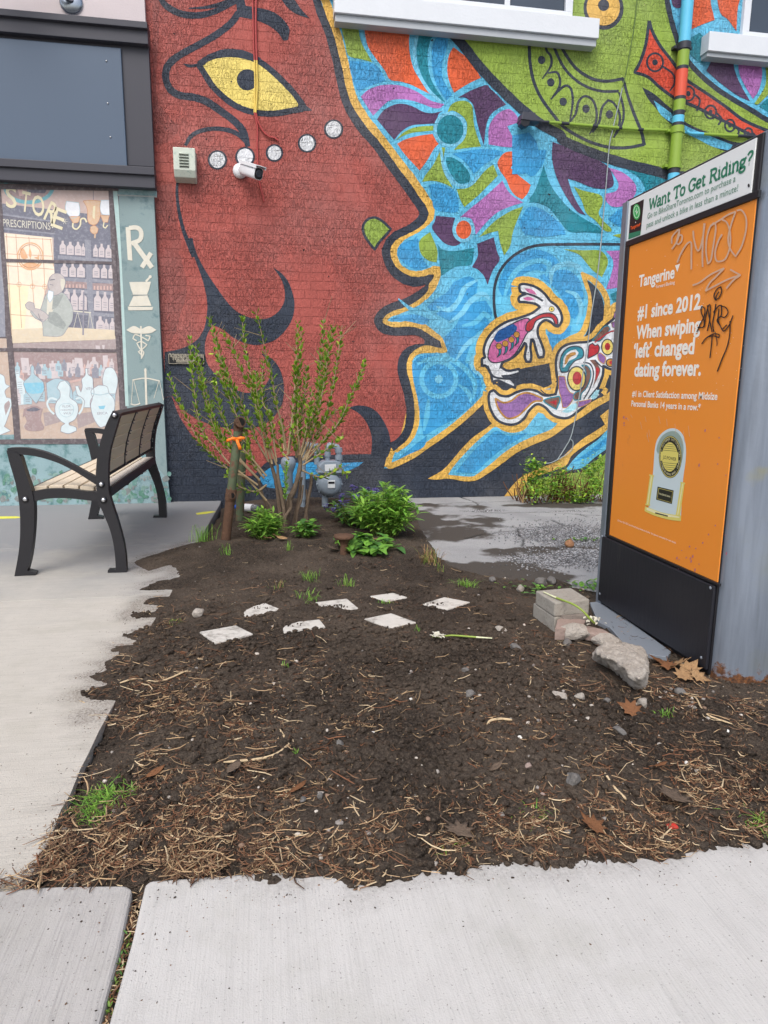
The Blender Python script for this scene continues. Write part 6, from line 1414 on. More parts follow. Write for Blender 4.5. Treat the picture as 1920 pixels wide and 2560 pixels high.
P4 = mp('770,470 768,560 766,700 764,850 762,905'); P4 = [p+Vector((0, .06, 0)) for p in P4]; P4[-1].z = -0.03; pipe('service_pipe', P4, 0.024, (1, 3))
mb = MB(); cc = mp('655,600')[0]+Vector((0, .03, 0)); mb.lathe([(0, .07), (.045, .066), (.064, .04), (.068, 0), (.052, -.04), (.038, -.08), (.038, -.2), (.03, -.22)], Matrix.Translation(cc), M_GAS, 20); mb.tube([cc+Vector((0, 0, -.2)), (cc.x, cc.y, -.03)], .024, M_GAS, 12); mb.build('regulator', gas)
mb = MB(); q = mp('925,845')[0]; mb.tube([(q.x, GYm, c_.z-r_m*.8), (q.x, GYm, 0.06), (q.x-.0, GYm, -.03)], 0.028, M_GAS, 12); mb.build('drip_leg', gas)
# ------------------------------------------------------------ growing things
PR = random.Random(21)
L_LUSH = leaf_mat('lush_leaf', (112, 164, 70)); L_LIGHT = leaf_mat('light_leaf', (140, 186, 80)); L_DARK = leaf_mat('dark_leaf', (82, 128, 68)); L_BUD = leaf_mat('bud_leaf', (124, 164, 54)); L_BUDY = leaf_mat('young_bud_leaf', (164, 192, 72)); L_GRASS = leaf_mat('grass_blade', (112, 146, 64)); L_VIOLET = leaf_mat('violet_petal', (108, 100, 176), 0.25)
M_STEM = stuff_col('pale_stem', (154, 136, 108), 0.8, 0.2); M_BARK = stone_mat('grey_brown_bark', (132, 116, 100), (92, 78, 66)); M_GSTEM = stuff_col('green_stem', (110, 132, 62), 0.7, 0.2); M_DEAD = stuff_col('dead_stalk', (176, 146, 104), 0.85, 0.3); M_DEADB = stuff_col('brown_stalk', (112, 80, 58), 0.85, 0.3)
def leaf(mb, base, d, nrm, L, W, m, droop=0.25, fold=0.25):
    """folded pointed blade: three rows and a tip"""
    d = Vector(d).normalized(); nrm = Vector(nrm); s = d.cross(nrm)
    s = s.normalized() if s.length > 1e-4 else d.orthogonal().normalized()
    up = s.cross(d).normalized(); rows = []
    for t, w in ((0.0, 0.10), (0.3, 0.9), (0.62, 0.85), (0.85, 0.45)):
        c = Vector(base)+d*(L*t)-Vector((0, 0, 1))*(droop*L*t*t)
        rows += [c-s*(W*w/2)+up*(fold*W*w/2), c, c+s*(W*w/2)+up*(fold*W*w/2)]
    tip = Vector(base)+d*L-Vector((0, 0, 1))*(droop*L); rows.append(tip)
    fs = []
    for i in range(3): fs += [(3*i, 3*i+1, 3*i+4, 3*i+3), (3*i+1, 3*i+2, 3*i+5, 3*i+4)]
    fs += [(9, 10, 12), (10, 11, 12)]
    mb.add(rows, fs, m, True)
def leafy_clump(name, label, base, R, H, n, LL, LW, mats, cat='plant', lean=0.5, per=7, rng=None, flowers=0, spread=1.0, stemm=None, droop=.3):
    rng = rng or random.Random(hash(label) % 9999); root = empty(name, base, label, cat); st = MB(); lf = MB(); fl = MB()
    for i in range(n):
        a = rng.uniform(0, 6.283); rr_ = R*math.sqrt(rng.random()); k = rr_/R
        b = Vector(base)+Vector((math.cos(a)*rr_*.45, math.sin(a)*rr_*.45, 0)); b.z = soil_z(b.x, b.y)-0.005
        h = H*(1-0.55*k*k)*rng.uniform(.75, 1.08); tip = b+Vector((math.cos(a)*rr_*lean*1.3, math.sin(a)*rr_*lean*1.3, h))
        mid = (b+tip)/2+Vector((0, 0, h*.08)); pts = [b, mid, tip]; st.tube(pts, [0.004, 0.003, 0.002], stemm or M_GSTEM, 5, False)
        for j in range(per):
            t = 0.18+0.82*(j+rng.random()*.6)/per; t = min(t, 1)
            p = b*(1-t)**2+mid*2*t*(1-t)+tip*t*t if False else (b.lerp(mid, t*2) if t < .5 else mid.lerp(tip, t*2-1))
            for sgn in (0, 1) if t < .93 else (0, 1, 2):
                aa = rng.uniform(0, 6.283); el = rng.uniform(.05, .55)+.5*max(0, t-.6)
                d = Vector((math.cos(aa)*math.cos(el), math.sin(aa)*math.cos(el), math.sin(el)))
                s = rng.uniform(.65, 1.1)*(1 if t > .3 else .8); leaf(lf, p, d, (0, 0, 1), LL*s, LW*s, mats[rng.randrange(len(mats))], droop*rng.uniform(.3, 1.3))
        if flowers and rng.random() < flowers:
            fl = MB()
            for _ in range(9):
                c = tip+Vector((rng.uniform(-.02, .02), rng.uniform(-.02, .02), rng.uniform(-.005, .035)))
                for q_ in range(4):
                    aa = rng.uniform(0, 6.283); leaf(fl, c, (math.cos(aa), math.sin(aa), .5), (0, 0, 1), .020, .013, L_VIOLET, .1)
            fl.build('flower_head', root)
    st.build('stems', root); lf.build('foliage', root)
    return root
pp = lambda x, y: GS(x, y)
leafy_clump('leafy_plant', 'dense narrow leaved green plant left of the shrub, right of the rusty post', pp(660, 1345), .10, .235, 40, .085, .018, [L_LUSH, L_LIGHT, L_LUSH], per=8, rng=random.Random(2), lean=.75)
leafy_clump('leafy_plant', 'small plant with broad pointed leaves right at the foot of the shrub', pp(768, 1343), .07, .16, 13, .085, .040, [L_LUSH, L_DARK, L_LUSH], per=5, rng=random.Random(3), lean=.8)
leafy_clump('leafy_plant', 'large bright green mound of narrow leaves, tallest of the low plants', pp(962, 1335), .19, .39, 80, .105, .022, [L_LIGHT, L_LUSH, L_LIGHT, L_LUSH], per=10, rng=random.Random(4), lean=.7)
leafy_clump('leafy_plant', 'dark leaved plant with violet flowers below the gas meter', pp(895, 1310), .20, .29, 34, .09, .034, [L_LUSH, L_DARK, L_DARK], per=6, rng=random.Random(5), flowers=.75, lean=.8)
leafy_clump('leafy_plant', 'low broad leaved plant spreading behind the rusty capped pipe', pp(915, 1375), .15, .10, 20, .11, .052, [L_LUSH, L_DARK, L_LUSH], per=4, rng=random.Random(6), lean=.9, droop=.45)
# tall shrub
sb = G(735, 1330); SHY = sb.y
shrub = empty('leafing_shrub', sb, 'tall multi stemmed shrub just coming into leaf in front of the mural', 'shrub')
stm = MB(); trunk = MB(); lv = MB(); twg = MB()
def spt(x, y, dy=0.0): return at_y(*px('S', f'{x},{y}')[0], SHY+dy)
for s, r0, r1, dy in (('770,1990 800,1720 850,1600 885,1480 905,1370 895,1290', .036, .022, 0), ('740,1960 720,1800 690,1560 650,1400 620,1330', .028, .016, .05), ('780,1960 745,1700 705,1500 700,1380', .024, .014, -.05), ('830,1960 890,1700 905,1560 915,1490', .022, .016, .07), ('930,1820 975,1690 1000,1560 1005,1475', .020, .018, .1), ('965,1700 960,1600', .012, .011, .1), ('700,1940 620,1790 560,1640 520,1480', .02, .013, .08), ('760,2000 770,1850 820,1760 800,1640', .022, .016, -.06), ('860,1900 880,1800 915,1690 930,1560', .014, .01, .03), ('730,1950 680,1870 640,1760 600,1700', .014, .01, .0), ('800,2000 745,1960 740,1990', .016, .01, -.08)):
    P_ = [spt(*map(float, a.split(',')), dy) for a in s.split()]; P_[0].z = min(P_[0].z, soil_z(P_[0].x, P_[0].y)-.03)
    P_ = [Vector(p) for p in smooth([tuple(p) for p in P_], False, 4)]; n = len(P_)
    trunk.tube(P_, [.66*(r0+(r1-r0)*i/(n-1))*PR.uniform(.9, 1.12) for i in range(n)], M_BARK, 9)
STEMS = ['790,1290 830,960 860,620 870,340 882,105', '800,1280 850,980 890,640 905,380 912,150', '905,1300 880,1000 890,760 870,560 862,440', '905,1330 960,1120 1020,930 1060,760 1085,480 1105,250 1112,55', '930,1340 1020,1080 1090,760 1130,500 1160,165', '910,1320 1040,980 1110,700 1150,420 1205,130', '940,1330 1090,1060 1180,760 1240,420 1282,120', '950,1350 1130,1140 1260,980 1360,760 1440,600 1495,420', '900,1350 1020,1240 1150,1130 1250,1010 1330,860', '880,1300 900,1050 940,780 965,480', '780,1250 740,1020 680,800 650,600 590,360 540,130 500,-10', '650,1370 590,1100 530,880 470,620 410,360 380,60', '640,1330 560,1120 400,930 290,720 210,490 140,250 85,40', '620,1350 500,1140 430,960 330,740 260,600 170,420 95,350', '610,1340 540,1000 470,740 380,540 300,350 200,180', '690,1380 600,1130 560,1010 520,800 500,520', '560,1480 480,1330 420,1150 300,860 170,540 120,640', '520,1500 300,1280 150,1090 70,860 10,640 -30,480 -50,360', '540,1520 330,1290 210,1120 130,960 60,720 -40,300', '520,1560 280,1380 130,1200 10,1060 -60,640 -94,210', '600,1700 420,1500 290,1440 120,1300 -20,1140 -180,830 -284,565', '600,1480 440,1290 290,1120 190,900 130,640', '580,1500 450,1330 440,1180 410,1100', '760,1250 745,1100 735,990', '800,1330 730,1240 700,1150', '930,1380 1080,1280 1200,1200 1290,1110', '690,1350 630,940 570,830 560,600 575,460', '900,1420 1100,1490 1260,1400 1340,1470', '960,1330 1050,1090 1100,1000 1160,940 1260,870', '870,1310 850,1150 830,1050', '600,1560 500,1620 330,1560 250,1470', '900,1300 950,1100 985,900 1010,700']
for s in STEMS:
    dy = PR.uniform(-.22, .2); q = [tuple(map(float, a.split(','))) for a in s.split()]; n = len(q)
    P_ = [spt(x, y, dy*(i/(n-1))) for i, (x, y) in enumerate(q)]; P_ = [Vector(p) for p in smooth([tuple(p) for p in P_], False, 10)]
    N = len(P_); r0 = 0.0085; stm.tube(P_, [r0*(1-.72*i/(N-1)) for i in range(N)], M_STEM, 6)
    Ls = [0]
    for i in range(N-1): Ls.append(Ls[-1]+(P_[i+1]-P_[i]).length)
    s_ = Ls[-1]*PR.uniform(.16, .3); side = PR.uniform(0, 6)
    while s_ < Ls[-1]:
        i = max(j for j in range(N) if Ls[j] <= s_); p = P_[i].lerp(P_[min(i+1, N-1)], (s_-Ls[i])/max(1e-6, (Ls[min(i+1, N-1)]-Ls[i])))
        d = (P_[min(i+1, N-1)]-P_[max(i-1, 0)]).normalized(); u = d.orthogonal().normalized(); v_ = d.cross(u)
        f = s_/Ls[-1]; size = .044*(1.0-.3*abs(f-.6))*PR.uniform(.7, 1.25)
        for e in (0, math.pi):
            a = side+e+PR.uniform(-.4, .4); o = u*math.cos(a)+v_*math.sin(a)
            for w in range(PR.choice((2, 3, 3))): 
                dd = d*PR.uniform(.5, 1.1)+o*PR.uniform(.45, .9)+Vector((PR.uniform(-.3, .3), PR.uniform(-.3, .3), .15)); leaf(lv, p+o*.006, dd, o*-1+d*.4, size*PR.uniform(.8, 1.25), size*.52, L_BUD if PR.random() < .78 else L_BUDY, 0.0, .35)
        side += math.pi/2; s_ += PR.uniform(.024, .042)
    for _ in range(3):
        i = PR.randrange(N//5, N-2); p = P_[i]; dd = Vector((PR.uniform(-1, 1), PR.uniform(-.6, .6), PR.uniform(.2, 1))).normalized(); stm.tube([p, p+dd*PR.uniform(.05, .22)], [.003, .0015], M_STEM, 4)
# bright new shoot
for i in range(26):
    p = spt(775+PR.uniform(-12, 12), 1690-i*13, -.12); 
    for _ in range(3): a = PR.uniform(0, 6.28); leaf(lv, p, (math.cos(a), math.sin(a), .9), (0, 0, 1), .032, .014, L_LIGHT, 0, .3)
trunk.build('trunk', shrub); stm.build('stems', shrub); lv.build('foliage', shrub)
# clipped bush by the wall
cbp = G(1395, 1250); bush = empty('clipped_bush', cbp, 'cut back bush of brown stubs and fresh green leaves against the wall behind the pillar', 'bush')
st = MB(); lv = MB(); BR = random.Random(8)
for i in range(150):
    x = BR.uniform(-.42, .42); y = BR.uniform(-.16, .13); b = cbp+Vector((x, y, -.02)); h = BR.uniform(.12, .36)*(1-.3*abs(x))
    t_ = b+Vector((BR.uniform(-.12, .12)+x*.15, BR.uniform(-.1, .06), h)); st.tube([b, b.lerp(t_, .5)+Vector((BR.uniform(-.02, .02), 0, 0)), t_], [.007, .006, .004] if BR.random() < .6 else [.004, .003, .002], M_DEADB if BR.random() < .7 else M_DEAD, 5)
def tuft(c, R, n, m, L=.042):
    for _ in range(n):
        p = c+Vector((BR.gauss(0, R), BR.gauss(0, R*.6), BR.gauss(0, R*.8))); p.z = max(p.z, .01); a = BR.uniform(0, 6.28)
        leaf(lv, p, (math.cos(a), math.sin(a)-.3, BR.uniform(-.1, .9)), (0, 0, 1), L*BR.uniform(.7, 1.3), L*.55, m[BR.randrange(len(m))], .2)
for x, y, R, n in ((1335, 1165, .045, 110), (1352, 1185, .05, 80), (1330, 1200, .05, 80), (1400, 1185, .05, 70), (1370, 1215, .06, 90), (1340, 1230, .06, 80), (1420, 1205, .05, 50), (1475, 1180, .06, 120), (1490, 1215, .06, 90), (1470, 1235, .06, 60), (1425, 1240, .05, 70), (1395, 1235, .06, 60), (1500, 1160, .05, 60), (1450, 1248, .04, 40)):
    tuft(at_y(x, y, cbp.y-.16+BR.uniform(-.08, .06)), R, int(n*1.6), [L_LIGHT, L_BUDY, L_LUSH])
st.build('stems', bush); lv.build('foliage', bush)
# dry tussock
def tussock(name, label, base, n, H, R, mats, cat, rng, w=.004, drop=.5):
    mb = MB(); base = Vector(base)
    for i in range(n):
        a = rng.uniform(0, 6.283); b = base+Vector((rng.gauss(0, R*.35), rng.gauss(0, R*.35), -.01)); b.z = soil_z(b.x, b.y)-.008
        h = H*rng.uniform(.4, 1.1); o = Vector((math.cos(a), math.sin(a), 0))*rng.uniform(.1, 1)*R; s = Vector((-math.sin(a), math.cos(a), 0))*w/2
        P_ = [b, b+o*.3+Vector((0, 0, h*.6)), b+o*.75+Vector((0, 0, h*.95)), b+o*1.2+Vector((0, 0, h*(1-drop*rng.random())))]
        vs_ = []
        for k, p in enumerate(P_[:3]): vs_ += [p-s*(1-.25*k), p+s*(1-.25*k)]
        vs_.append(P_[3]); mb.add(vs_, [(0, 1, 3, 2), (2, 3, 5, 4), (4, 5, 6)], mats[rng.randrange(len(mats))], True)
    o = mb.build(name); return tag(o, label, cat)
TR = random.Random(31)
tussock('dry_grass_clump', 'dry straw coloured grass tussock at the yard edge right of the green mound', pp(1075, 1405), 90, .11, .09, [M_DEAD, M_DEAD, L_GRASS, M_DEADB], 'grass', TR)
for x, y, n, H, R, lab in (
    (262, 2000, 240, .030, .075, 'bright green grass patch in the soil beside the left walkway edge'), (240, 2040, 70, .024, .05, 'small grass tuft just below the bright patch by the walkway'),
    (775, 1452, 45, .06, .06, 'thin grass tuft above the half buried paver'), (770, 1490, 40, .05, .07, 'flattened grass tuft touching the paver with the soil smear'), (868, 1465, 26, .07, .05, 'upright grass blades behind the second paver in the back row'), (690, 1468, 22, .05, .06, 'thin pale grass at the back left of the pavers'),
    (1165, 1467, 90, .04, .07, 'low green tuft right behind the rightmost paver'), (960, 1510, 30, .025, .035, 'tiny tuft in front of the farthest paver'), (433, 1558, 40, .03, .035, 'small green tuft between the walkway and the pale stone'), (1658, 1795, 50, .035, .03, 'small bright tuft below the kerb rocks near the pillar'),
    (510, 1355, 60, .13, .10, 'long grass growing along the walkway corner'), (565, 1385, 22, .08, .05, 'sparse blades at the foot of the rusty post'), (720, 1372, 18, .07, .03, 'thin shoot in front of the shrub base'), (1100, 1430, 12, .07, .03, 'pale broad blade flopped on the soil by the dry tussock'),
    (1045, 1580, 10, .04, .02, 'three green blades right of the nearest middle paver'), (1345, 2045, 40, .022, .05, 'flat weedy tuft in the soil above the sidewalk'), (1900, 2060, 60, .03, .06, 'grass at the right edge of the picture above the sidewalk'), (715, 1670, 12, .03, .02, 'tiny green seedling in the middle of the bed'), (740, 1885, 10, .03, .015, 'tiny seedling left of the smooth grey stone'), (1130, 2120, 30, .02, .04, 'mossy tuft at the front edge of the soil')):
    tussock('grass_tuft', lab, pp(x, y), n, H, R, [L_GRASS, L_LIGHT, L_LUSH] if 'pale' not in lab else [L_GRASS, M_DEAD], 'grass', TR, .0035, .6)
for x, y, n, lab in ((1330, 1478, 30, 'low broad leaved weed beside the block stack'), (1470, 1470, 50, 'weeds between the block stack and the pillar foot'), (1460, 1362, 26, 'row of weeds in the crack of the pale gravel')):
    b = pp(x, y); root = tag(empty('weed', b), lab, 'weed'); mb = MB()
    for i in range(n):
        a = TR.uniform(0, 6.28); p = b+Vector((TR.gauss(0, .07 if n > 26 else .09), TR.gauss(0, .045 if y > 1400 else .02), .008)); p.z = max(soil_z(p.x, p.y), 0)+.01
        leaf(mb, p, (math.cos(a), math.sin(a), TR.uniform(.2, .9)), (0, 0, 1), TR.uniform(.025, .05), .02, TR.choice((L_LUSH, L_DARK, L_GRASS)), .3)
    mb.build('foliage', root)
# ------------------------------------------------------------ loose things on the ground
OR = random.Random(77)
# stepping stones, flush with the soil
def paver(quad, lab, half=None):
    z = ZP-.010; P_ = [G(*p, ZP) for p in quad]
    ctr = sum(P_, Vector())/4
    out = []
    for i in range(4):
        for k in range(5):
            p = P_[i].lerp(P_[(i+1) % 4], k/5); d = (p-ctr); p = ctr+d*(1+OR.uniform(-.012, .012)); out.append(Vector((p.x, p.y, 0)))
    mb = MB(); mb.prism([Vector((p.x, p.y, z-.045)) for p in out], (0, 0, .055), M_PAVER); o = mb.build('paving_stone', None, .004); tag(o, lab, 'paving stone', 'stepping stones set in the soil'); return z
y_ = lambda s: px('Y', s)
SM = []
for s, lab in (('122,330 310,296 400,340 205,388', 'pale square paving stone with a dark pebble on it, nearest the walkway'), ('540,287 745,265 776,305 560,332', 'pale paving stone second from left in the front row, back corner smeared with soil'), ('975,262 1115,233 1245,280 1115,308', 'clean diamond shaped paving stone, right end of the front row'),
               ('320,222 460,180 542,212 362,255', 'paving stone half covered by soil, left end of the back row'), ('722,178 885,158 945,208 805,230', 'paving stone with a soil smear on its near edge, second in the back row'), ('1005,144 1125,128 1200,150 1095,172', 'smallest looking paving stone, farthest from the camera'), ('1278,185 1390,150 1525,176 1410,212', 'pale paving stone at the right end with a damp left corner')):
    SM.append((y_(s), paver(y_(s), lab)))
# soil crumbs lying on them
M_CRUMB = M_SOIL
def crumbs(mb, x, y, n, R, z0, sz=.004):
    c = G(x, y, z0)
    for _ in range(n):
        p = c+Vector((OR.gauss(0, R), OR.gauss(0, R*.7), 0)); r = sz*OR.uniform(.4, 1.6); p.z = z0+r*.3; mb.ico(p, r, M_CRUMB, OR, .3, 1)
mb = MB()
for (x, y, n, R), (qd, z) in zip(((620, 1545, 14, .05), (715, 1557, 26, .05), (960, 1565, 4, .08), (650, 1508, 70, .06), (835, 1518, 40, .035), (1010, 1485, 10, .05), (1085, 1512, 14, .03)), SM): crumbs(mb, x, y, n, R, z+.011)
tag(mb.build('soil_crumbs'), 'crumbs of soil scattered over the stepping stones', 'soil crumbs', kind='stuff')
# rocks
def rock(name, lab, c, size, m, seed, sq=(1, .8, .6), cat='stone', sub=3, rough=.2, rz=None, sink=.25, group=None):
    rg_ = np.random.RandomState(seed); V, Fc = ICO[sub]; V = np.array(V)
    planes = [(n_/np.linalg.norm(n_), rg_.uniform(.55, .9)) for n_ in rg_.normal(size=(11, 3))]
    for n_, d_ in planes:
        t = V @ n_; over = np.clip(t-d_, 0, None); V = V-over[:, None]*n_*0.88
    no = fbm(V[:, 0]*1.5+seed, V[:, 1]*1.5+V[:, 2]*1.1, 2.2, 3, seed); V = V*(1+rough*no[:, None]); n2 = fbm(V[:, 0]*1.3+seed, V[:, 1]+V[:, 2]*1.7, 7, 3, seed+3); V = V*(1+.16*n2[:, None])
    V = V*np.array(sq)*size; a = rz if rz is not None else rg_.uniform(0, 6.28); ca_, sa = math.cos(a), math.sin(a)
    V = V @ np.array([[ca_, sa, 0], [-sa, ca_, 0], [0, 0, 1]])
    V[:, 2] -= V[:, 2].min()+sink*size*sq[2]
    mb = MB(); mb.add([Vector(c)+Vector(v) for v in V], Fc, m, False); o = mb.build(name); tag(o, lab, cat, group); return o
# pile by the pillar: two blocks, broken brick, rocks
def block(quad_top, z1, th, lab):
    P_ = [G(*p, z1) for p in quad_top]; mb = MB(); mb.prism([Vector((p.x, p.y, z1-th)) for p in P_], (0, 0, th), M_BLOCK); o = mb.build('concrete_block', None, .006); tag(o, lab, 'concrete block'); return o
qs = lambda s: px('Q', s)
block(qs('1010,1108 1240,1050 1410,1130 1165,1215'), .058, .075, 'lower grey concrete block, mostly under the other block')
block(qs('1028,1020 1278,998 1415,1082 1163,1108'), .128, .068, 'grey concrete block on top, a cut stem lying across it')
qk = lambda s: px('K', s)
def slabstone(name, quad, z1, th, m, lab, cat='broken brick'):
    P_ = [G(*p, z1) for p in quad]; mb = MB(); mb.prism([Vector((p.x, p.y, z1-th)) for p in smooth([(p.x, p.y) for p in P_], True, 3, 25) for p in [Vector((p[0], p[1], 0))]], (0, 0, th), m); o = mb.build(name, None, .008); return tag(o, lab, cat)
M_BB2 = stone_mat('grey_broken_brick', (156, 148, 140), (122, 114, 108))
slabstone('broken_brick', qk('258,1500 330,1492 430,1500 462,1522 450,1545 340,1550 262,1545'), .062, .07, M_BB2, 'grey half brick wedged below the upper block')
slabstone('broken_brick', qk('255,1562 330,1558 440,1580 425,1610 340,1625 300,1640 235,1640'), .045, .05, M_BRICKBIT, 'pinkish brown broken flagstone in front of the half brick')
slabstone('broken_brick', qk('415,1632 450,1612 560,1640 600,1662 520,1672 440,1660'), .035, .04, M_BRICKBIT, 'flat brown stone chip beside the white flower head')
c = G(*qk('365,1700')[0]); rock('rock', 'knobbly pale rock between the flagstone and the big rock', c, .072, M_ROCK, 3, (1, .6, .55), 'rock', 4, .3, rz=-.35)
c = G(*qk('580,1740')[0]); rock('rock', 'small angular pale piece below the knobbly rock', G(*qk('315,1740')[0]), .034, M_ROCKD, 9, (1, .6, .5), 'rock', 3, .3); rock('rock', 'pale rock tucked against the steel base plate', c, .066, M_ROCK, 4, (1, .7, .5), 'rock', 4, .25, rz=-.4)
# the big wedge
def big_rock():
    z1 = .085; top = [G(*p, z1) for p in qk('500,1775 560,1735 650,1728 745,1745 815,1765 838,1810 845,1880 835,1945 800,1975 760,1962 700,1905 630,1850 540,1815')]
    bot = [G(*p, -.02) for p in qk('470,1830 540,1770 650,1745 760,1752 830,1780 850,1850 858,1930 850,2010 815,2060 760,2050 690,1990 610,1910 520,1870')]
    ctr = sum(top, Vector())/len(top); n = len(top); vs_, fs = [], []; K = 7
    for r in range(K+1):
        t = r/K; 
        for i in range(n): 
            p = bot[i].lerp(top[i], t); p = p+(p-ctr)*(.05*math.sin(t*3.1)); vs_.append(p)
    for r in range(K):
        for i in range(n): fs.append((r*n+i, r*n+(i+1) % n, (r+1)*n+(i+1) % n, (r+1)*n+i))
    for k in (1, 2, 3):
        for i in range(n): p = top[i].lerp(ctr, k/4); p.z += .012*k/3; vs_.append(p)
        b0 = (K+k-1)*n+(0 if k == 1 else 0); a0 = (K+1)*n+(k-2)*n if k > 1 else K*n; b1 = (K+1)*n+(k-1)*n
        for i in range(n): fs.append((a0+i, a0+(i+1) % n, b1+(i+1) % n, b1+i))
    b1 = (K+1)*n+2*n; vs_.append(ctr+Vector((0, 0, .012))); [fs.append((b1+i, b1+(i+1) % n, len(vs_)-1)) for i in range(n)]
    mb = MB(); mb.add(vs_, fs, M_ROCK); o = mb.build('rock')
    s = o.modifiers.new('sub', 'SUBSURF'); s.levels = s.render_levels = 3; s.subdivision_type = 'CATMULL_CLARK'
    tx = bpy.data.textures.new('rockn', 'CLOUDS'); tx.noise_scale = .035; tx.noise_depth = 5
    dsp = o.modifiers.new('disp', 'DISPLACE'); dsp.texture = tx; dsp.strength = .032; dsp.mid_level = .5; dsp.texture_coords = 'LOCAL'
    tag(o, 'big wedge shaped pale rock, largest of the pile, by the pillar foot', 'rock')
big_rock()
# stones scattered over the bed
for i, (x, y, w, m, sq, lab) in enumerate((
    (849, 1868, 46, M_ROCKD, (.8, .8, .9), 'smooth grey egg shaped stone in the middle of the bed'), (497, 1541, 60, M_ROCK, (1, .7, .7), 'rough pale stone between the walkway and the first paving stone'), (1163, 1678, 38, M_ROCKD, (1, .8, .7), 'small grey stone below the cut stem'),
    (1173, 1742, 54, M_ROCKD, (1, .8, .7), 'lumpy grey stone, left of the flat pale chunk'), (1400, 1745, 74, M_ROCK, (1, .65, .5), 'flat pale chunk of concrete left below the big rock'), (1448, 1748, 52, M_ROCK, (1, .8, .7), 'rounded stone just right of the flat pale chunk'), (1607, 1770, 58, M_ROCK, (.9, .8, .9), 'pointed pale stone right of the dry brown leaf'),
    (1547, 1832, 78, M_ROCKD, (1, .5, .4), 'flat dark grey stone below the dry brown leaf'), (1433, 1960, 78, M_ROCKD, (1, .8, .75), 'largest grey stone in the lower right of the bed'), (1321, 1922, 36, M_BRICKBIT, (.9, .8, .9), 'pinkish stone left of the largest grey stone'), (1730, 1772, 36, M_ROCK, (1, .7, .6), 'small pale stone below the pillar, farthest right'),
    (1699, 1738, 46, M_ROCKD, (1, .8, .8), 'grey pebble just below the rusty foot'), (1518, 1756, 42, M_ROCKD, (1, .7, .6), 'greenish grey flake below the big rock'), (1419, 2082, 34, M_ROCKD, (1, .8, .7), 'small stone low in the bed beside a long twig'), (1289, 1624, 66, M_ROCKD, (1, .55, .5), 'flat grey stone left of the rock pile'),
    (1251, 1578, 66, M_ROCK, (1, .45, .4), 'long thin pale stone between the cut stem and the pile'), (1230, 1454, 40, M_ROCKD, (1, .8, .7), 'small stone left of the block stack at the yard edge'), (1351, 1464, 62, M_ROCKD, (1, .8, .8), 'rounded dark stone behind the block stack'), (1378, 1456, 84, M_ROCKD, (1, .5, .4), 'flat dark slab behind the block stack'),
    (1300, 1478, 44, M_ROCK, (1, .8, .8), 'pale stone beside the weed by the block stack'), (801, 1996, 36, M_ROCKD, (.8, .8, 1), 'grey pebble near the front of the bed'), (566, 1592, 20, M_ROCKD, (1, .9, .8), 'dark pebble lying on the nearest paving stone'), (757, 2002, 40, M_ROCKD, (1, .7, .5), 'dull stone left of the grey pebble at the front'), (1356, 1990, 26, M_BRICKBIT, (1, .8, .8), 'reddish pebble in the lower right of the bed'))):
    p = GS(x, y); d = (p-Vector(EYE)).length; s = w*d/FOC/2*(.56 if i not in (1, 5) else .62); rock('stone', lab, p, s, m, 100+i, sq, 'stone', 3 if w > 40 else 2, .25)
M_CHALK = plain('chalky_white', (226, 224, 218), 0.7, 0.06)
for i, (x, y, w, sq, lab) in enumerate(((931, 1834, 26, (.45, 1, .45), 'white stub lying right of the smooth egg shaped stone'), (751, 1853, 20, (1, .8, .8), 'small white pebble left of the egg shaped stone'), (1027, 1752, 22, (1, .7, .6), 'small white fragment in the middle of the bed'), (1300, 1848, 22, (1, 1, .8), 'white fragment among the straw, lower right'), (1716, 1911, 20, (.8, 1, .8), 'white fragment above the straw at the right edge'), (1818, 1832, 18, (1, 1, .8), 'white round pebble at the far right'), (490, 1772, 20, (1, .7, .5), 'white chip among the straw by the walkway'), (1065, 1676, 18, (1, .7, .4), 'pale blue white scrap right of centre'))):
    p = GS(x, y); d = (p-Vector(EYE)).length; rock('white_pebble', lab, p, w*d/FOC/2*.6, M_CHALK, 300+i, sq, 'pebble', 2, .1, sink=.1)
p = G(1422, 1366); d = (p-Vector(EYE)).length; mb = MB(); M_ONI = stone_mat('papery_bulb', (182, 138, 104), (140, 100, 74))
mb.lathe([(0.0, -.0), (.024, .002), (.034, .016), (.032, .032), (.019, .046), (.006, .058), (.003, .068)], Matrix.Translation(p) @ Matrix.Rotation(.35, 4, 'X') @ Matrix.Scale(1.0, 4), M_ONI, 18); tag(mb.build('bulb'), 'dry orange brown bulb lying on the pale gravel', 'bulb')
# cut flower stems
M_STALK = plain('fresh_green_stalk', (138, 160, 70), 0.45, 0.15, 12); M_STALKW = plain('white_stalk_end', (214, 218, 180), 0.5, 0.1)
M_PETAL = leaf_mat('white_petal', (232, 230, 216), .06)
def cut_stem(lab, pts3, w, fa, fr=.03):
    root = empty('cut_flower', pts3[0], lab, 'cut flower'); P_ = [Vector(p) for p in smooth([tuple(p) for p in pts3], False, 5)]; n = len(P_)
    k = n//4; mb = MB(); mb.tube(P_[k:], w, M_STALK, 8); mb.build('stalk', root); mb = MB(); mb.tube(P_[:k+1], [w*.6+w*.4*i/k for i in range(k+1)], M_STALKW, 8); mb.build('stalk_end', root)
    mb = MB()
    for _ in range(26):
        c_ = Vector(fa)+Vector((OR.gauss(0, fr), OR.gauss(0, fr*.8), abs(OR.gauss(0, fr*.4)))); a = OR.uniform(0, 6.28); leaf(mb, c_, (math.cos(a), math.sin(a), OR.uniform(.0, .9)), (0, 0, 1), .022, .013, M_PETAL, .3)
    mb.build('flower_head', root)
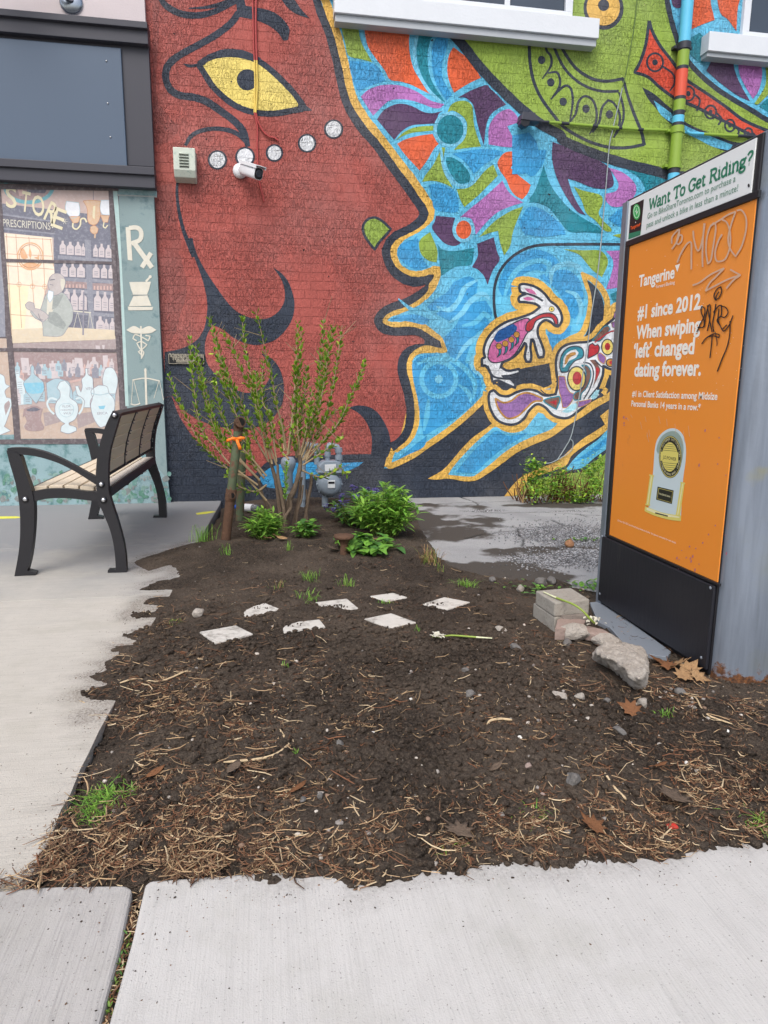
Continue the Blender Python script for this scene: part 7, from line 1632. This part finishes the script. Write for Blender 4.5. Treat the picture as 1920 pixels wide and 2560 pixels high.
a = [G(*q, z) for q, z in zip(qs('1085,1030 1150,1060 1220,1088 1300,1120 1360,1162 1410,1215 1445,1250'), (.134, .136, .138, .14, .12, .09, .062))]
cut_stem('cut green stem with a white flower head lying across the top block', a, .0050, G(*qs('1432,1245')[0], .05), .022)
a = [GS(*q)+Vector((0, 0, .018)) for q in qs('715,1388 620,1382 520,1374 420,1368 350,1378 290,1374')]
cut_stem('cut green stem with a wilted white head lying flat on the soil', a, .0042, a[-1]+Vector((.02, 0, 0)), .013)
# leaves blown against the pillar and elsewhere
M_LEAFD = stone_mat('dry_leaf', (182, 150, 112), (140, 106, 74)); M_LEAFB = stone_mat('brown_leaf', (142, 98, 66), (104, 72, 52)); M_LEAFG = stone_mat('grey_leaf', (124, 108, 94), (92, 78, 66))
LOBE = [(0, -.5), (.10, -.32), (.34, -.40), (.25, -.18), (.52, -.12), (.30, .04), (.42, .30), (.18, .24), (.10, .42), (0, .62), (-.10, .42), (-.2, .24), (-.42, .28), (-.30, .04), (-.50, -.10), (-.25, -.18), (-.32, -.42), (-.10, -.32)]
OVAL = [(0, -.5), (.14, -.35), (.24, -.1), (.24, .1), (.16, .3), (0, .52), (-.15, .32), (-.25, .08), (-.22, -.15), (-.12, -.36)]
def dead_leaf(x, y, size, m, shape, lab, tilt=.5, lift=.012, rng=OR):
    p = GS(x, y); p.z += lift+size*.12; R_ = Matrix.Rotation(rng.uniform(0, 6.28), 3, 'Z'); T_ = Matrix.Rotation(rng.uniform(-tilt, tilt), 3, 'X') @ Matrix.Rotation(rng.uniform(-tilt, tilt), 3, 'Y')
    cup = rng.uniform(.2, .7); N_ = len(shape); vs_ = []
    for ring_ in (1.0, .55):
        for u, v in shape: vs_.append((u*ring_, v*ring_, cup*(u*ring_)**2*1.2+.25*(v*ring_)**2+rng.uniform(-.02, .02)))
    vs_.append((0, 0, 0)); fs = [(i, (i+1) % N_, N_+(i+1) % N_, N_+i) for i in range(N_)]+[(N_+i, N_+(i+1) % N_, 2*N_) for i in range(N_)]
    mb = MB(); mb.add([p+(T_ @ (R_ @ (Vector(v)*size))) for v in vs_], fs, m, True); mb.tube([p+(T_ @ (R_ @ (Vector((0, -.45, .05))*size))), p+(T_ @ (R_ @ (Vector((.05, -.8, .12))*size)))], .0015, m, 4)
    o = mb.build('dead_leaf'); s = o.modifiers.new('solid', 'SOLIDIFY'); s.thickness = .001; return tag(o, lab, 'leaf')
xk = lambda x, y: px('K', f'{x},{y}')[0]
for x, y, s, m, sh, lab in (*((*xk(1095, 1985), .09, M_LEAFD, LOBE, 'largest lobed tan leaf in front of the pillar corner'), (*xk(1040, 1915), .10, M_LEAFD, LOBE, 'lobed tan leaf behind the largest one, against the black panel'), (*xk(1135, 1945), .09, M_LEAFD, LOBE, 'curled tan leaf touching the foot of the black panel'), (*xk(925, 1885), .09, M_LEAFB, OVAL, 'upright brown curled leaf left of the tan leaves'), (*xk(1190, 1990), .08, M_LEAFD, LOBE, 'small tan leaf under the pillar corner'), (*xk(985, 1915), .07, M_LEAFB, LOBE, 'brown leaf scrap between the curled leaf and the tan ones')),
    (1576, 1788, .085, M_LEAFB, LOBE, 'dry reddish brown leaf alone on the soil, right of centre'), (1682, 2010, .10, M_LEAFG, LOBE, 'grey brown crumpled leaf in the straw, lower right'), (1148, 2096, .08, M_LEAFG, LOBE, 'crumpled grey leaf near the front edge of the soil'), (925, 1362, .11, M_LEAFD, OVAL, 'pale leaf under the low plant by the capped pipe'), (832, 1380, .10, M_LEAFG, LOBE, 'brown grey leaf left of the capped pipe'), (670, 1354, .11, M_LEAFD, OVAL, 'tan leaf under the narrow leaved plant'), (705, 1353, .10, M_LEAFD, OVAL, 'second tan leaf right of the narrow leaved plant'), (622, 1312, .11, M_LEAFD, OVAL, 'large tan leaf between the rusty post and the bottle'), (1355, 1248, .12, M_LEAFG, LOBE, 'grey leaf left under the clipped bush'), (1480, 1258, .12, M_LEAFD, LOBE, 'tan leaf right under the clipped bush'),
    (585, 1935, .075, M_LEAFG, OVAL, 'narrow purple grey leaf among the straw, left of centre'), (390, 1945, .06, M_LEAFB, OVAL, 'brown leaf above the bright grass patch'), (745, 1985, .06, M_LEAFB, OVAL, 'small brown leaf in the lower middle of the bed'), (1480, 2080, .07, M_LEAFB, LOBE, 'brown leaf low down left of the red scrap'), (1650, 1925, .05, M_LEAFB, OVAL, 'reddish leaf sliver in the right hand straw'), (520, 1675, .06, M_LEAFD, OVAL, 'tan leaf curl below the nearest paving stone'), (1240, 1930, .05, M_LEAFG, OVAL, 'grey leaf sliver in the dark soil right of centre')):
    dead_leaf(x, y, s, m, sh, lab)
M_REDS = plain('red_scrap', (196, 62, 52), 0.5, 0.1); mb = MB(); p = GS(1679, 2072); mb.box((p.x-.012, p.y-.009, p.z+.004), (p.x+.014, p.y+.01, p.z+.010), M_REDS, None); tag(mb.build('plastic_scrap', None, .002), 'small red plastic scrap in the straw at lower right', 'scrap')
# twigs dropped on the paving
S_TW = stuff_col('pale_root', (196, 174, 140), .85, .15)
M_TWIG = stuff_col('dark_twig', (92, 76, 64), .9, .2)
for pts, w, lab in (('1306,2338 1318,2342 1330,2350 1336,2349', .004, 'short curved dark twig on the front sidewalk, right of centre'), ('1632,2376 1655,2374 1678,2376', .0022, 'thin straight twig on the front sidewalk, far right'), ('178,1790 190,1778 188,1764 200,1758 214,1763', .003, 'curled straw coloured twig at the ragged edge of the walkway soil'), ('36,1493 50,1490 58,1488', .004, 'short dark twig lying at the walkway joint'), ('300,1712 340,1702 400,1708 470,1680', .0035, 'long pale root lying across the soil edge by the walkway'), ('700,1830 722,1868 690,1892 640,1905 560,1912', .0042, 'long bent pale root left of the egg shaped stone'), ('1720,1745 1740,1750 1765,1790 1830,1815', .003, 'long pale twig in the soil below the pillar, far right'), ('1512,1940 1535,1975 1570,2010', .0042, 'split pale stalk in the straw right of the largest grey stone'), ('1218,1820 1225,1808 1250,1803 1280,1806', .0045, 'white peeled stalk in the straw left of the brown leaf')):
    P_ = [GS(*p)+Vector((0, 0, w+.004)) for p in smooth(px('P', pts), False, 4)]; mb = MB(); mb.tube(P_, [w*.7]+[w]*(len(P_)-2)+[w*.5], M_TWIG if 'dark' in lab or 'thin' in lab else S_TW, 6); tag(mb.build('twig'), lab, 'twig')
# rusty posts
M_RUSTP = stone_mat('rusty_pipe', (112, 84, 66), (78, 62, 54)); M_GREENP = plain('flaking_green_pipe', (86, 98, 74), 0.7, 0.25, 9, 0.4, 60, dirt=(104, 76, 60), dirt_at=0.55); M_HOLE = plain('pipe_bore', (12, 11, 11), 0.9, 0.1); M_RIB = plain('orange_ribbon', (250, 128, 38), 0.5, 0.08)
b = GS(562, 1350); b.z -= .04; t_ = at_y(*px('T', '288,300')[0], b.y-.02); post = empty('leaning_pipe', GS(562, 1350), 'leaning rusty pipe post with an orange ribbon tied near its open top', 'pipe')
ax = (t_-b); L_ = ax.length; u_ = ax.normalized(); r_ = .031
mb = MB(); mb.tube([b, b+u_*L_*.40], r_*1.08, M_RUSTP, 18); mb.build('lower_pipe', post)
mb = MB(); mb.tube([b+u_*L_*.40, b+u_*L_*.97], r_, M_GREENP, 18); mb.build('upper_pipe', post)
mb = MB(); mb.tube([b+u_*L_*.385, b+u_*L_*.475], r_*1.22, M_RUSTP, 18); s0 = b+u_*L_*.43; mb.tube([s0, s0+Vector((.01, -.05, 0))], .026, M_RUSTP, 16); mb.tube([s0+Vector((.01, -.0502, 0)), s0+Vector((.01, -.0508, 0))], .019, M_HOLE, 16); mb.build('side_outlet', post)
e0 = b+u_*L_*.95; mb = MB(); mb.tube([e0, e0+u_*.04, e0+u_*.06+Vector((0, -.02, 0)), e0+u_*.065+Vector((.012, -.065, 0))], [r_*1.1, r_*1.15, r_*1.15, r_*1.2], M_RUSTP, 18); ef = e0+u_*.065+Vector((.012, -.0655, 0)); mb.tube([ef, ef+Vector((0, -.0006, 0))], r_*.88, M_HOLE, 18); mb.build('elbow', post)
k0 = b+u_*L_*.885; mb = MB(); mb.tube([k0-u_*.012, k0+u_*.012], r_*1.09, M_RIB, 18); mb.build('ribbon_band', tag(empty('ribbon', k0, 'orange ribbon tied in a knot round the leaning pipe', 'ribbon')))
rib = bpy.data.objects['ribbon']
for nm, pts in (('ribbon_tail', [(0, -.038, 0), (.004, -.046, -.02), (.016, -.048, -.05), (.02, -.048, -.072)]), ('ribbon_loop', [(0, -.038, 0), (-.03, -.046, .006), (-.055, -.044, -.004), (-.072, -.04, -.012)]), ('ribbon_loop', [(0, -.038, .002), (.025, -.044, .01), (.045, -.04, .008), (.055, -.034, .004)])):
    mb = MB(); P_ = [k0+Vector(q) for q in pts]; hw = Vector((.011, 0, 0)) if 'tail' in nm else Vector((0, 0, .010)); vs_ = []
    for q in P_: vs_ += [q-hw, q+hw]
    mb.add(vs_, [(2*i, 2*i+1, 2*i+3, 2*i+2) for i in range(len(P_)-1)], M_RIB, True); o = mb.build(nm, rib); s = o.modifiers.new('solid', 'SOLIDIFY'); s.thickness = .0015
b2 = GS(598, 1300); b2.z = -.05; mb = MB(); t2 = at_y(*px('T', '318,360')[0], b2.y); mb.tube([b2, t2], .034, M_GREENP, 18); mb.tube([t2-Vector((0, 0, .005)), t2+Vector((0, 0, .03))], .04, M_RUSTP, 18); tag(mb.build('upright_pipe'), 'upright flaking green pipe just behind the leaning post', 'pipe')
p = GS(860, 1384); top = at_y(858, 1340, p.y); rc = empty('capped_pipe', p, 'short rusty pipe with a flat mushroom cap standing in the soil', 'pipe')
mb = MB(); mb.tube([(p.x, p.y, -.05), (p.x, p.y, top.z-.02)], .026, M_RUSTP, 16); mb.build('stub', rc)
mb = MB(); mb.lathe([(.026, -.05), (.034, -.04), (.036, -.02), (.062, -.016), (.068, -.006), (.066, .006), (.03, .012), (0, .013)], Matrix.Translation((p.x, p.y, top.z)), M_RUSTP, 24); mb.build('cap', rc)
# bottle
p = GS(640, 1282); q = GS(590, 1277); p.z += .04; q.z += .035; d_ = (q-p).normalized(); bt_ = empty('plastic_bottle', p, 'clear plastic bottle with blue cap and white label lying behind the leaning post', 'bottle')
Mb = Matrix.Translation(p) @ d_.to_track_quat('Z', 'Y').to_matrix().to_4x4(); Lb = (q-p).length
def clear_mat():
    q_ = NT('clear_plastic'); q_.b.inputs['Transmission Weight'].default_value = .75; return q_.done((.75, .8, .84), .12)
M_CLEAR = clear_mat(); M_CAPB = plain('blue_cap', (42, 88, 186), 0.4, 0.05); M_LABW = plain('bottle_label', (232, 234, 240), 0.4, 0.03); M_LABO = plain('orange_band', (236, 110, 60), 0.4, 0.03)
mb = MB(); mb.lathe([(0, -.02), (.03, -.02), (.034, 0), (.034, Lb*.62), (.03, Lb*.74), (.016, Lb*.88), (.013, Lb*.9)], Mb, M_CLEAR, 20); mb.build('body', bt_)
mb = MB(); mb.lathe([(.0346, Lb*.12), (.035, Lb*.13), (.035, Lb*.5), (.0346, Lb*.51)], Mb, M_LABW, 20); mb.build('label', bt_)
mb = MB(); mb.lathe([(.0346, Lb*.515), (.0352, Lb*.52), (.0352, Lb*.58), (.0346, Lb*.585)], Mb, M_LABO, 20); mb.build('band', bt_)
mb = MB(); mb.lathe([(.013, Lb*.86), (.021, Lb*.87), (.021, Lb), (0, Lb)], Mb, M_CAPB, 18); mb.build('cap', bt_)
# ------------------------------------------------------------ litter nobody could count
LR = np.random.RandomState(12)
def scatter(n, dens):
    """random soil points, kept by a density given in photograph pixels"""
    out = []
    while len(out) < n:
        x = LR.uniform(-100, 2020, 4000); y = LR.uniform(1290, 2240, 4000)
        k = LR.rand(4000) < dens(x, y)
        for a, b_ in zip(x[k], y[k]): out.append((a, b_))
    return np.array(out[:n])
def ga(x, y, cx, cy, sx, sy, w): return w*np.exp(-((x-cx)/sx)**2-((y-cy)/sy)**2)
def dens(x, y):
    d = 0.25+ga(x, y, 420, 1770, 190, 110, .5)+ga(x, y, 300, 2080, 260, 110, .75)+ga(x, y, 560, 1850, 180, 90, .5)+ga(x, y, 1240, 1800, 190, 80, .55)+ga(x, y, 1750, 1990, 260, 120, .85)+ga(x, y, 1560, 2080, 240, 80, .6)+ga(x, y, 600, 2080, 180, 100, .5)+ga(x, y, 850, 1770, 200, 90, .3)+ga(x, y, 350, 1600, 120, 90, .35)+ga(x, y, 1700, 1770, 260, 50, .4)+ga(x, y, 1050, 2120, 300, 70, .35)
    d = d-ga(x, y, 1040, 1930, 180, 80, .3)-ga(x, y, 800, 1620, 400, 60, .06)
    return np.clip(d*(.10+2.0*np.clip(vn(x, y)+.45, 0, 1)**1.6), 0.02, 1)*np.clip((y-1250)/500, .12, 1)
def vn(x, y): return fbm(x, y, 0.014, 4, 55)*2.0
S_MATS = [stuff_col('straw_tan', (168, 142, 110), .85, .3), stuff_col('straw_brown', (118, 92, 72), .9, .35), stuff_col('straw_dark', (76, 60, 50), .9, .35), stuff_col('straw_red', (122, 84, 62), .9, .3), stuff_col('straw_pale', (196, 176, 144), .85, .15)]
PB = [(q_.mean(0), q_) for q_ in PQ]
def in_paver(x, y, mg):
    for c_, q_ in PB:
        if abs(x-c_[0]) < .3 and abs(y-c_[1]) < .3:
            k_ = 1+mg/.1; q2 = c_+(q_-c_)*k_
            if inside(np.array([x]), np.array([y]), q2)[0]: return True
    return False
def ground_pts(pts):
    P_ = np.array([tuple(G(a, b_)) for a, b_ in pts]); z, d = soil_height(P_[:, 0], P_[:, 1]); return P_, z, d
def straw(n, lmin, lmax, w, probs, name, lab, seed):
    rs = np.random.RandomState(seed); P_, z, d = ground_pts(scatter(n, dens)); mb = MB(); cp = np.cumsum(probs)
    ang = rs.uniform(0, 6.283, n); le = rs.uniform(0, 1, n)**1.8*(lmax-lmin)+lmin; ben = rs.normal(0, .28, n)*(1+2.2*(rs.rand(n) < .2)); rr_ = rs.rand(n, 6)
    S5 = np.linspace(-.5, .5, 4); ax_ = []; 
    t = S5[None, :]*le[:, None]; a_ = ang[:, None]+ben[:, None]*S5[None, :]*2
    gx = P_[:, :1]+np.cumsum(np.cos(a_)*le[:, None]/4, 1)-np.cos(ang)[:, None]*le[:, None]*.5; gy = P_[:, 1:2]+np.cumsum(np.sin(a_)*le[:, None]/4, 1)-np.sin(ang)[:, None]*le[:, None]*.5
    gz = soil_height(gx.ravel(), gy.ravel())[0].reshape(gx.shape); gz = np.maximum(gz, 0.001*(d[:, None] < .0))
    lift = (rr_[:, 0]**2*.012+.002)[:, None]+np.abs(S5)[None, :]*(rr_[:, 1:2]-.3)*.022
    zm = gz.mean(1, keepdims=True); gz = np.maximum(gz*.5+zm*.5, gz-.004)+lift
    for i in range(n):
        if d[i] < (.0 if rr_[i, 4] < .04 else .022) or in_paver(P_[i, 0], P_[i, 1], -.02): continue
        m_ = S_MATS[int(np.searchsorted(cp, rr_[i, 2]))]; ww = w*(.5+rr_[i, 3]); vs_ = []
        for k in range(4):
            aa = a_[i, k]; sx_, sy_ = -math.sin(aa)*ww/2, math.cos(aa)*ww/2; f = 1 if 0 < k < 3 else .55
            vs_.append((gx[i, k]-sx_*f, gy[i, k]-sy_*f, gz[i, k])); vs_.append((gx[i, k], gy[i, k], gz[i, k]+ww*.45)); vs_.append((gx[i, k]+sx_*f, gy[i, k]+sy_*f, gz[i, k]))
        fs = []
        for k in range(3): fs += [(3*k, 3*k+1, 3*k+4, 3*k+3), (3*k+1, 3*k+2, 3*k+5, 3*k+4)]
        mb.add(vs_, fs, m_)
    tag(mb.build(name), lab, 'straw', kind='stuff')
straw(25000, .004, .055, .0019, (.14, .32, .33, .17, .04), 'straw_litter', 'fine straw and bark litter strewn over the soil', 1)
straw(2600, .035, .15, .0030, (.40, .30, .10, .10, .10), 'stalk_litter', 'longer dry stalks and roots lying over the soil', 2)
def stones(n, rmin, rmax, pw, mats, name, lab, cat, dn, seed, sinkf=.3):
    rs = np.random.RandomState(seed); P_, z, d = ground_pts(scatter(n, dn)); mb = MB(); rg_ = random.Random(seed)
    for i in range(n):
        if d[i] < .01: continue
        r = rmin+(rmax-rmin)*rs.rand()**pw
        if in_paver(P_[i, 0], P_[i, 1], r+.004): continue
        mb.ico((P_[i, 0], P_[i, 1], z[i]+r*sinkf), r, mats[rs.randint(len(mats))], rg_, .28, 1, (rs.uniform(.8, 1.25), rs.uniform(.8, 1.2), rs.uniform(.5, .9)), None, cat == 'x')
    tag(mb.build(name), lab, cat, kind='stuff')
cl_d = lambda x, y: np.clip(.10+ga(x, y, 1100, 1780, 330, 170, .7)+ga(x, y, 800, 1600, 500, 90, .4)+ga(x, y, 700, 1830, 300, 120, .35)+ga(x, y, 450, 1640, 150, 80, .4)+ga(x, y, 1350, 1900, 180, 100, .4)+fbm(x, y, .02, 3, 5), .03, 1)*np.clip((y-1250)/450, .15, 1)
stones(34000, .0018, .018, 4.2, [M_SOIL], 'soil_clods', 'dark crumbly soil clods over the bed', 'soil', cl_d, 5, .25)
peb = lambda x, y: np.clip(.12+ga(x, y, 1550, 1780, 300, 70, .7)+ga(x, y, 1250, 1650, 200, 80, .4)+ga(x, y, 850, 1900, 400, 200, .2), 0, 1)*np.clip((y-1250)/450, .1, 1)
M_PEB = [stuff_col('pebble_grey', (140, 134, 128), .8, .3), stuff_col('pebble_pale', (186, 178, 168), .8, .2), stuff_col('pebble_brown', (128, 106, 90), .85, .3)]
stones(900, .002, .009, 2.5, M_PEB, 'small_pebbles', 'small pebbles scattered over the soil', 'pebbles', peb, 6, .4)
# crumbs and bits on the paving, thick beside the bed, sparse farther off
mb = MB(); cr = random.Random(9); cx_ = np.array([cr.uniform(-1.9, 2.2) for _ in range(60000)]); cy_ = np.array([cr.uniform(1.0, 5.2) for _ in range(60000)])
cz_, cd_ = soil_height(cx_, cy_)
for i in range(60000):
    if cd_[i] > -.004 or (cx_[i] > .2 and cy_[i] > 2): continue
    pr = math.exp(cd_[i]/.035)*.8+math.exp(cd_[i]/.16)*.06+.0014
    if cr.random() < pr:
        r = cr.uniform(.0006, .0018)*(1.0 if cr.random() < .95 else 1.8); mb.ico((cx_[i], cy_[i], r*.25), r, cr.choice((M_SOIL, M_SOIL, M_SOIL, S_MATS[1])), cr, .3, 1, (cr.uniform(.7, 1.8), 1, .5), Matrix.Rotation(cr.uniform(0, 6), 3, 'Z'))
tag(mb.build('paving_crumbs'), 'specks of dirt scattered over the concrete paving', 'dirt', kind='stuff')
# gravel loose on the yard
M_PEBG = [stuff_col('yard_gravel', (150, 150, 152), .85, .35), stuff_col('yard_gravel_dark', (112, 112, 114), .85, .3)]
mb = MB()
for i in range(2600):
    x, y = (cr.gauss(1410, 70), cr.gauss(1336, 18)) if i < 1900 else (cr.gauss(1420, 75), cr.gauss(1402, 14))
    if not 1000 < x < 1640: continue
    p = G(x, y); r = cr.uniform(.003, .007); mb.ico((p.x, p.y, .004+r*.3), r, cr.choice(M_PEBG), cr, .3, 1, (1.1, 1, .7))
tag(mb.build('gravel'), 'pale loose gravel on the worn yard beside the pillar', 'gravel', kind='stuff')
# weeds and crumbs filling the paving joint
mb = MB()
for i in range(420):
    t = cr.random(); x = 348-92*t; y = 2215+345*t; p = G(x+cr.uniform(-9, 9), y); p.z = cr.uniform(-.035, -.008)
    if .3 < t < .95 and cr.random() < .55: a = cr.uniform(0, 6.28); leaf(mb, p, (math.cos(a), math.sin(a), 1), (0, 0, 1), .012, .004, cr.choice((L_GRASS, L_DARK, M_DEADB)), .2)
    else: a = cr.uniform(0, 6.28); leaf(mb, p, (math.cos(a), math.sin(a), .1), (0, 0, 1), cr.uniform(.01, .03), .003, cr.choice(S_MATS), .1)
tag(mb.build('joint_moss'), 'moss and straw in the joint between the sidewalk slabs', 'moss', kind='stuff')
bpy.context.view_layer.update()
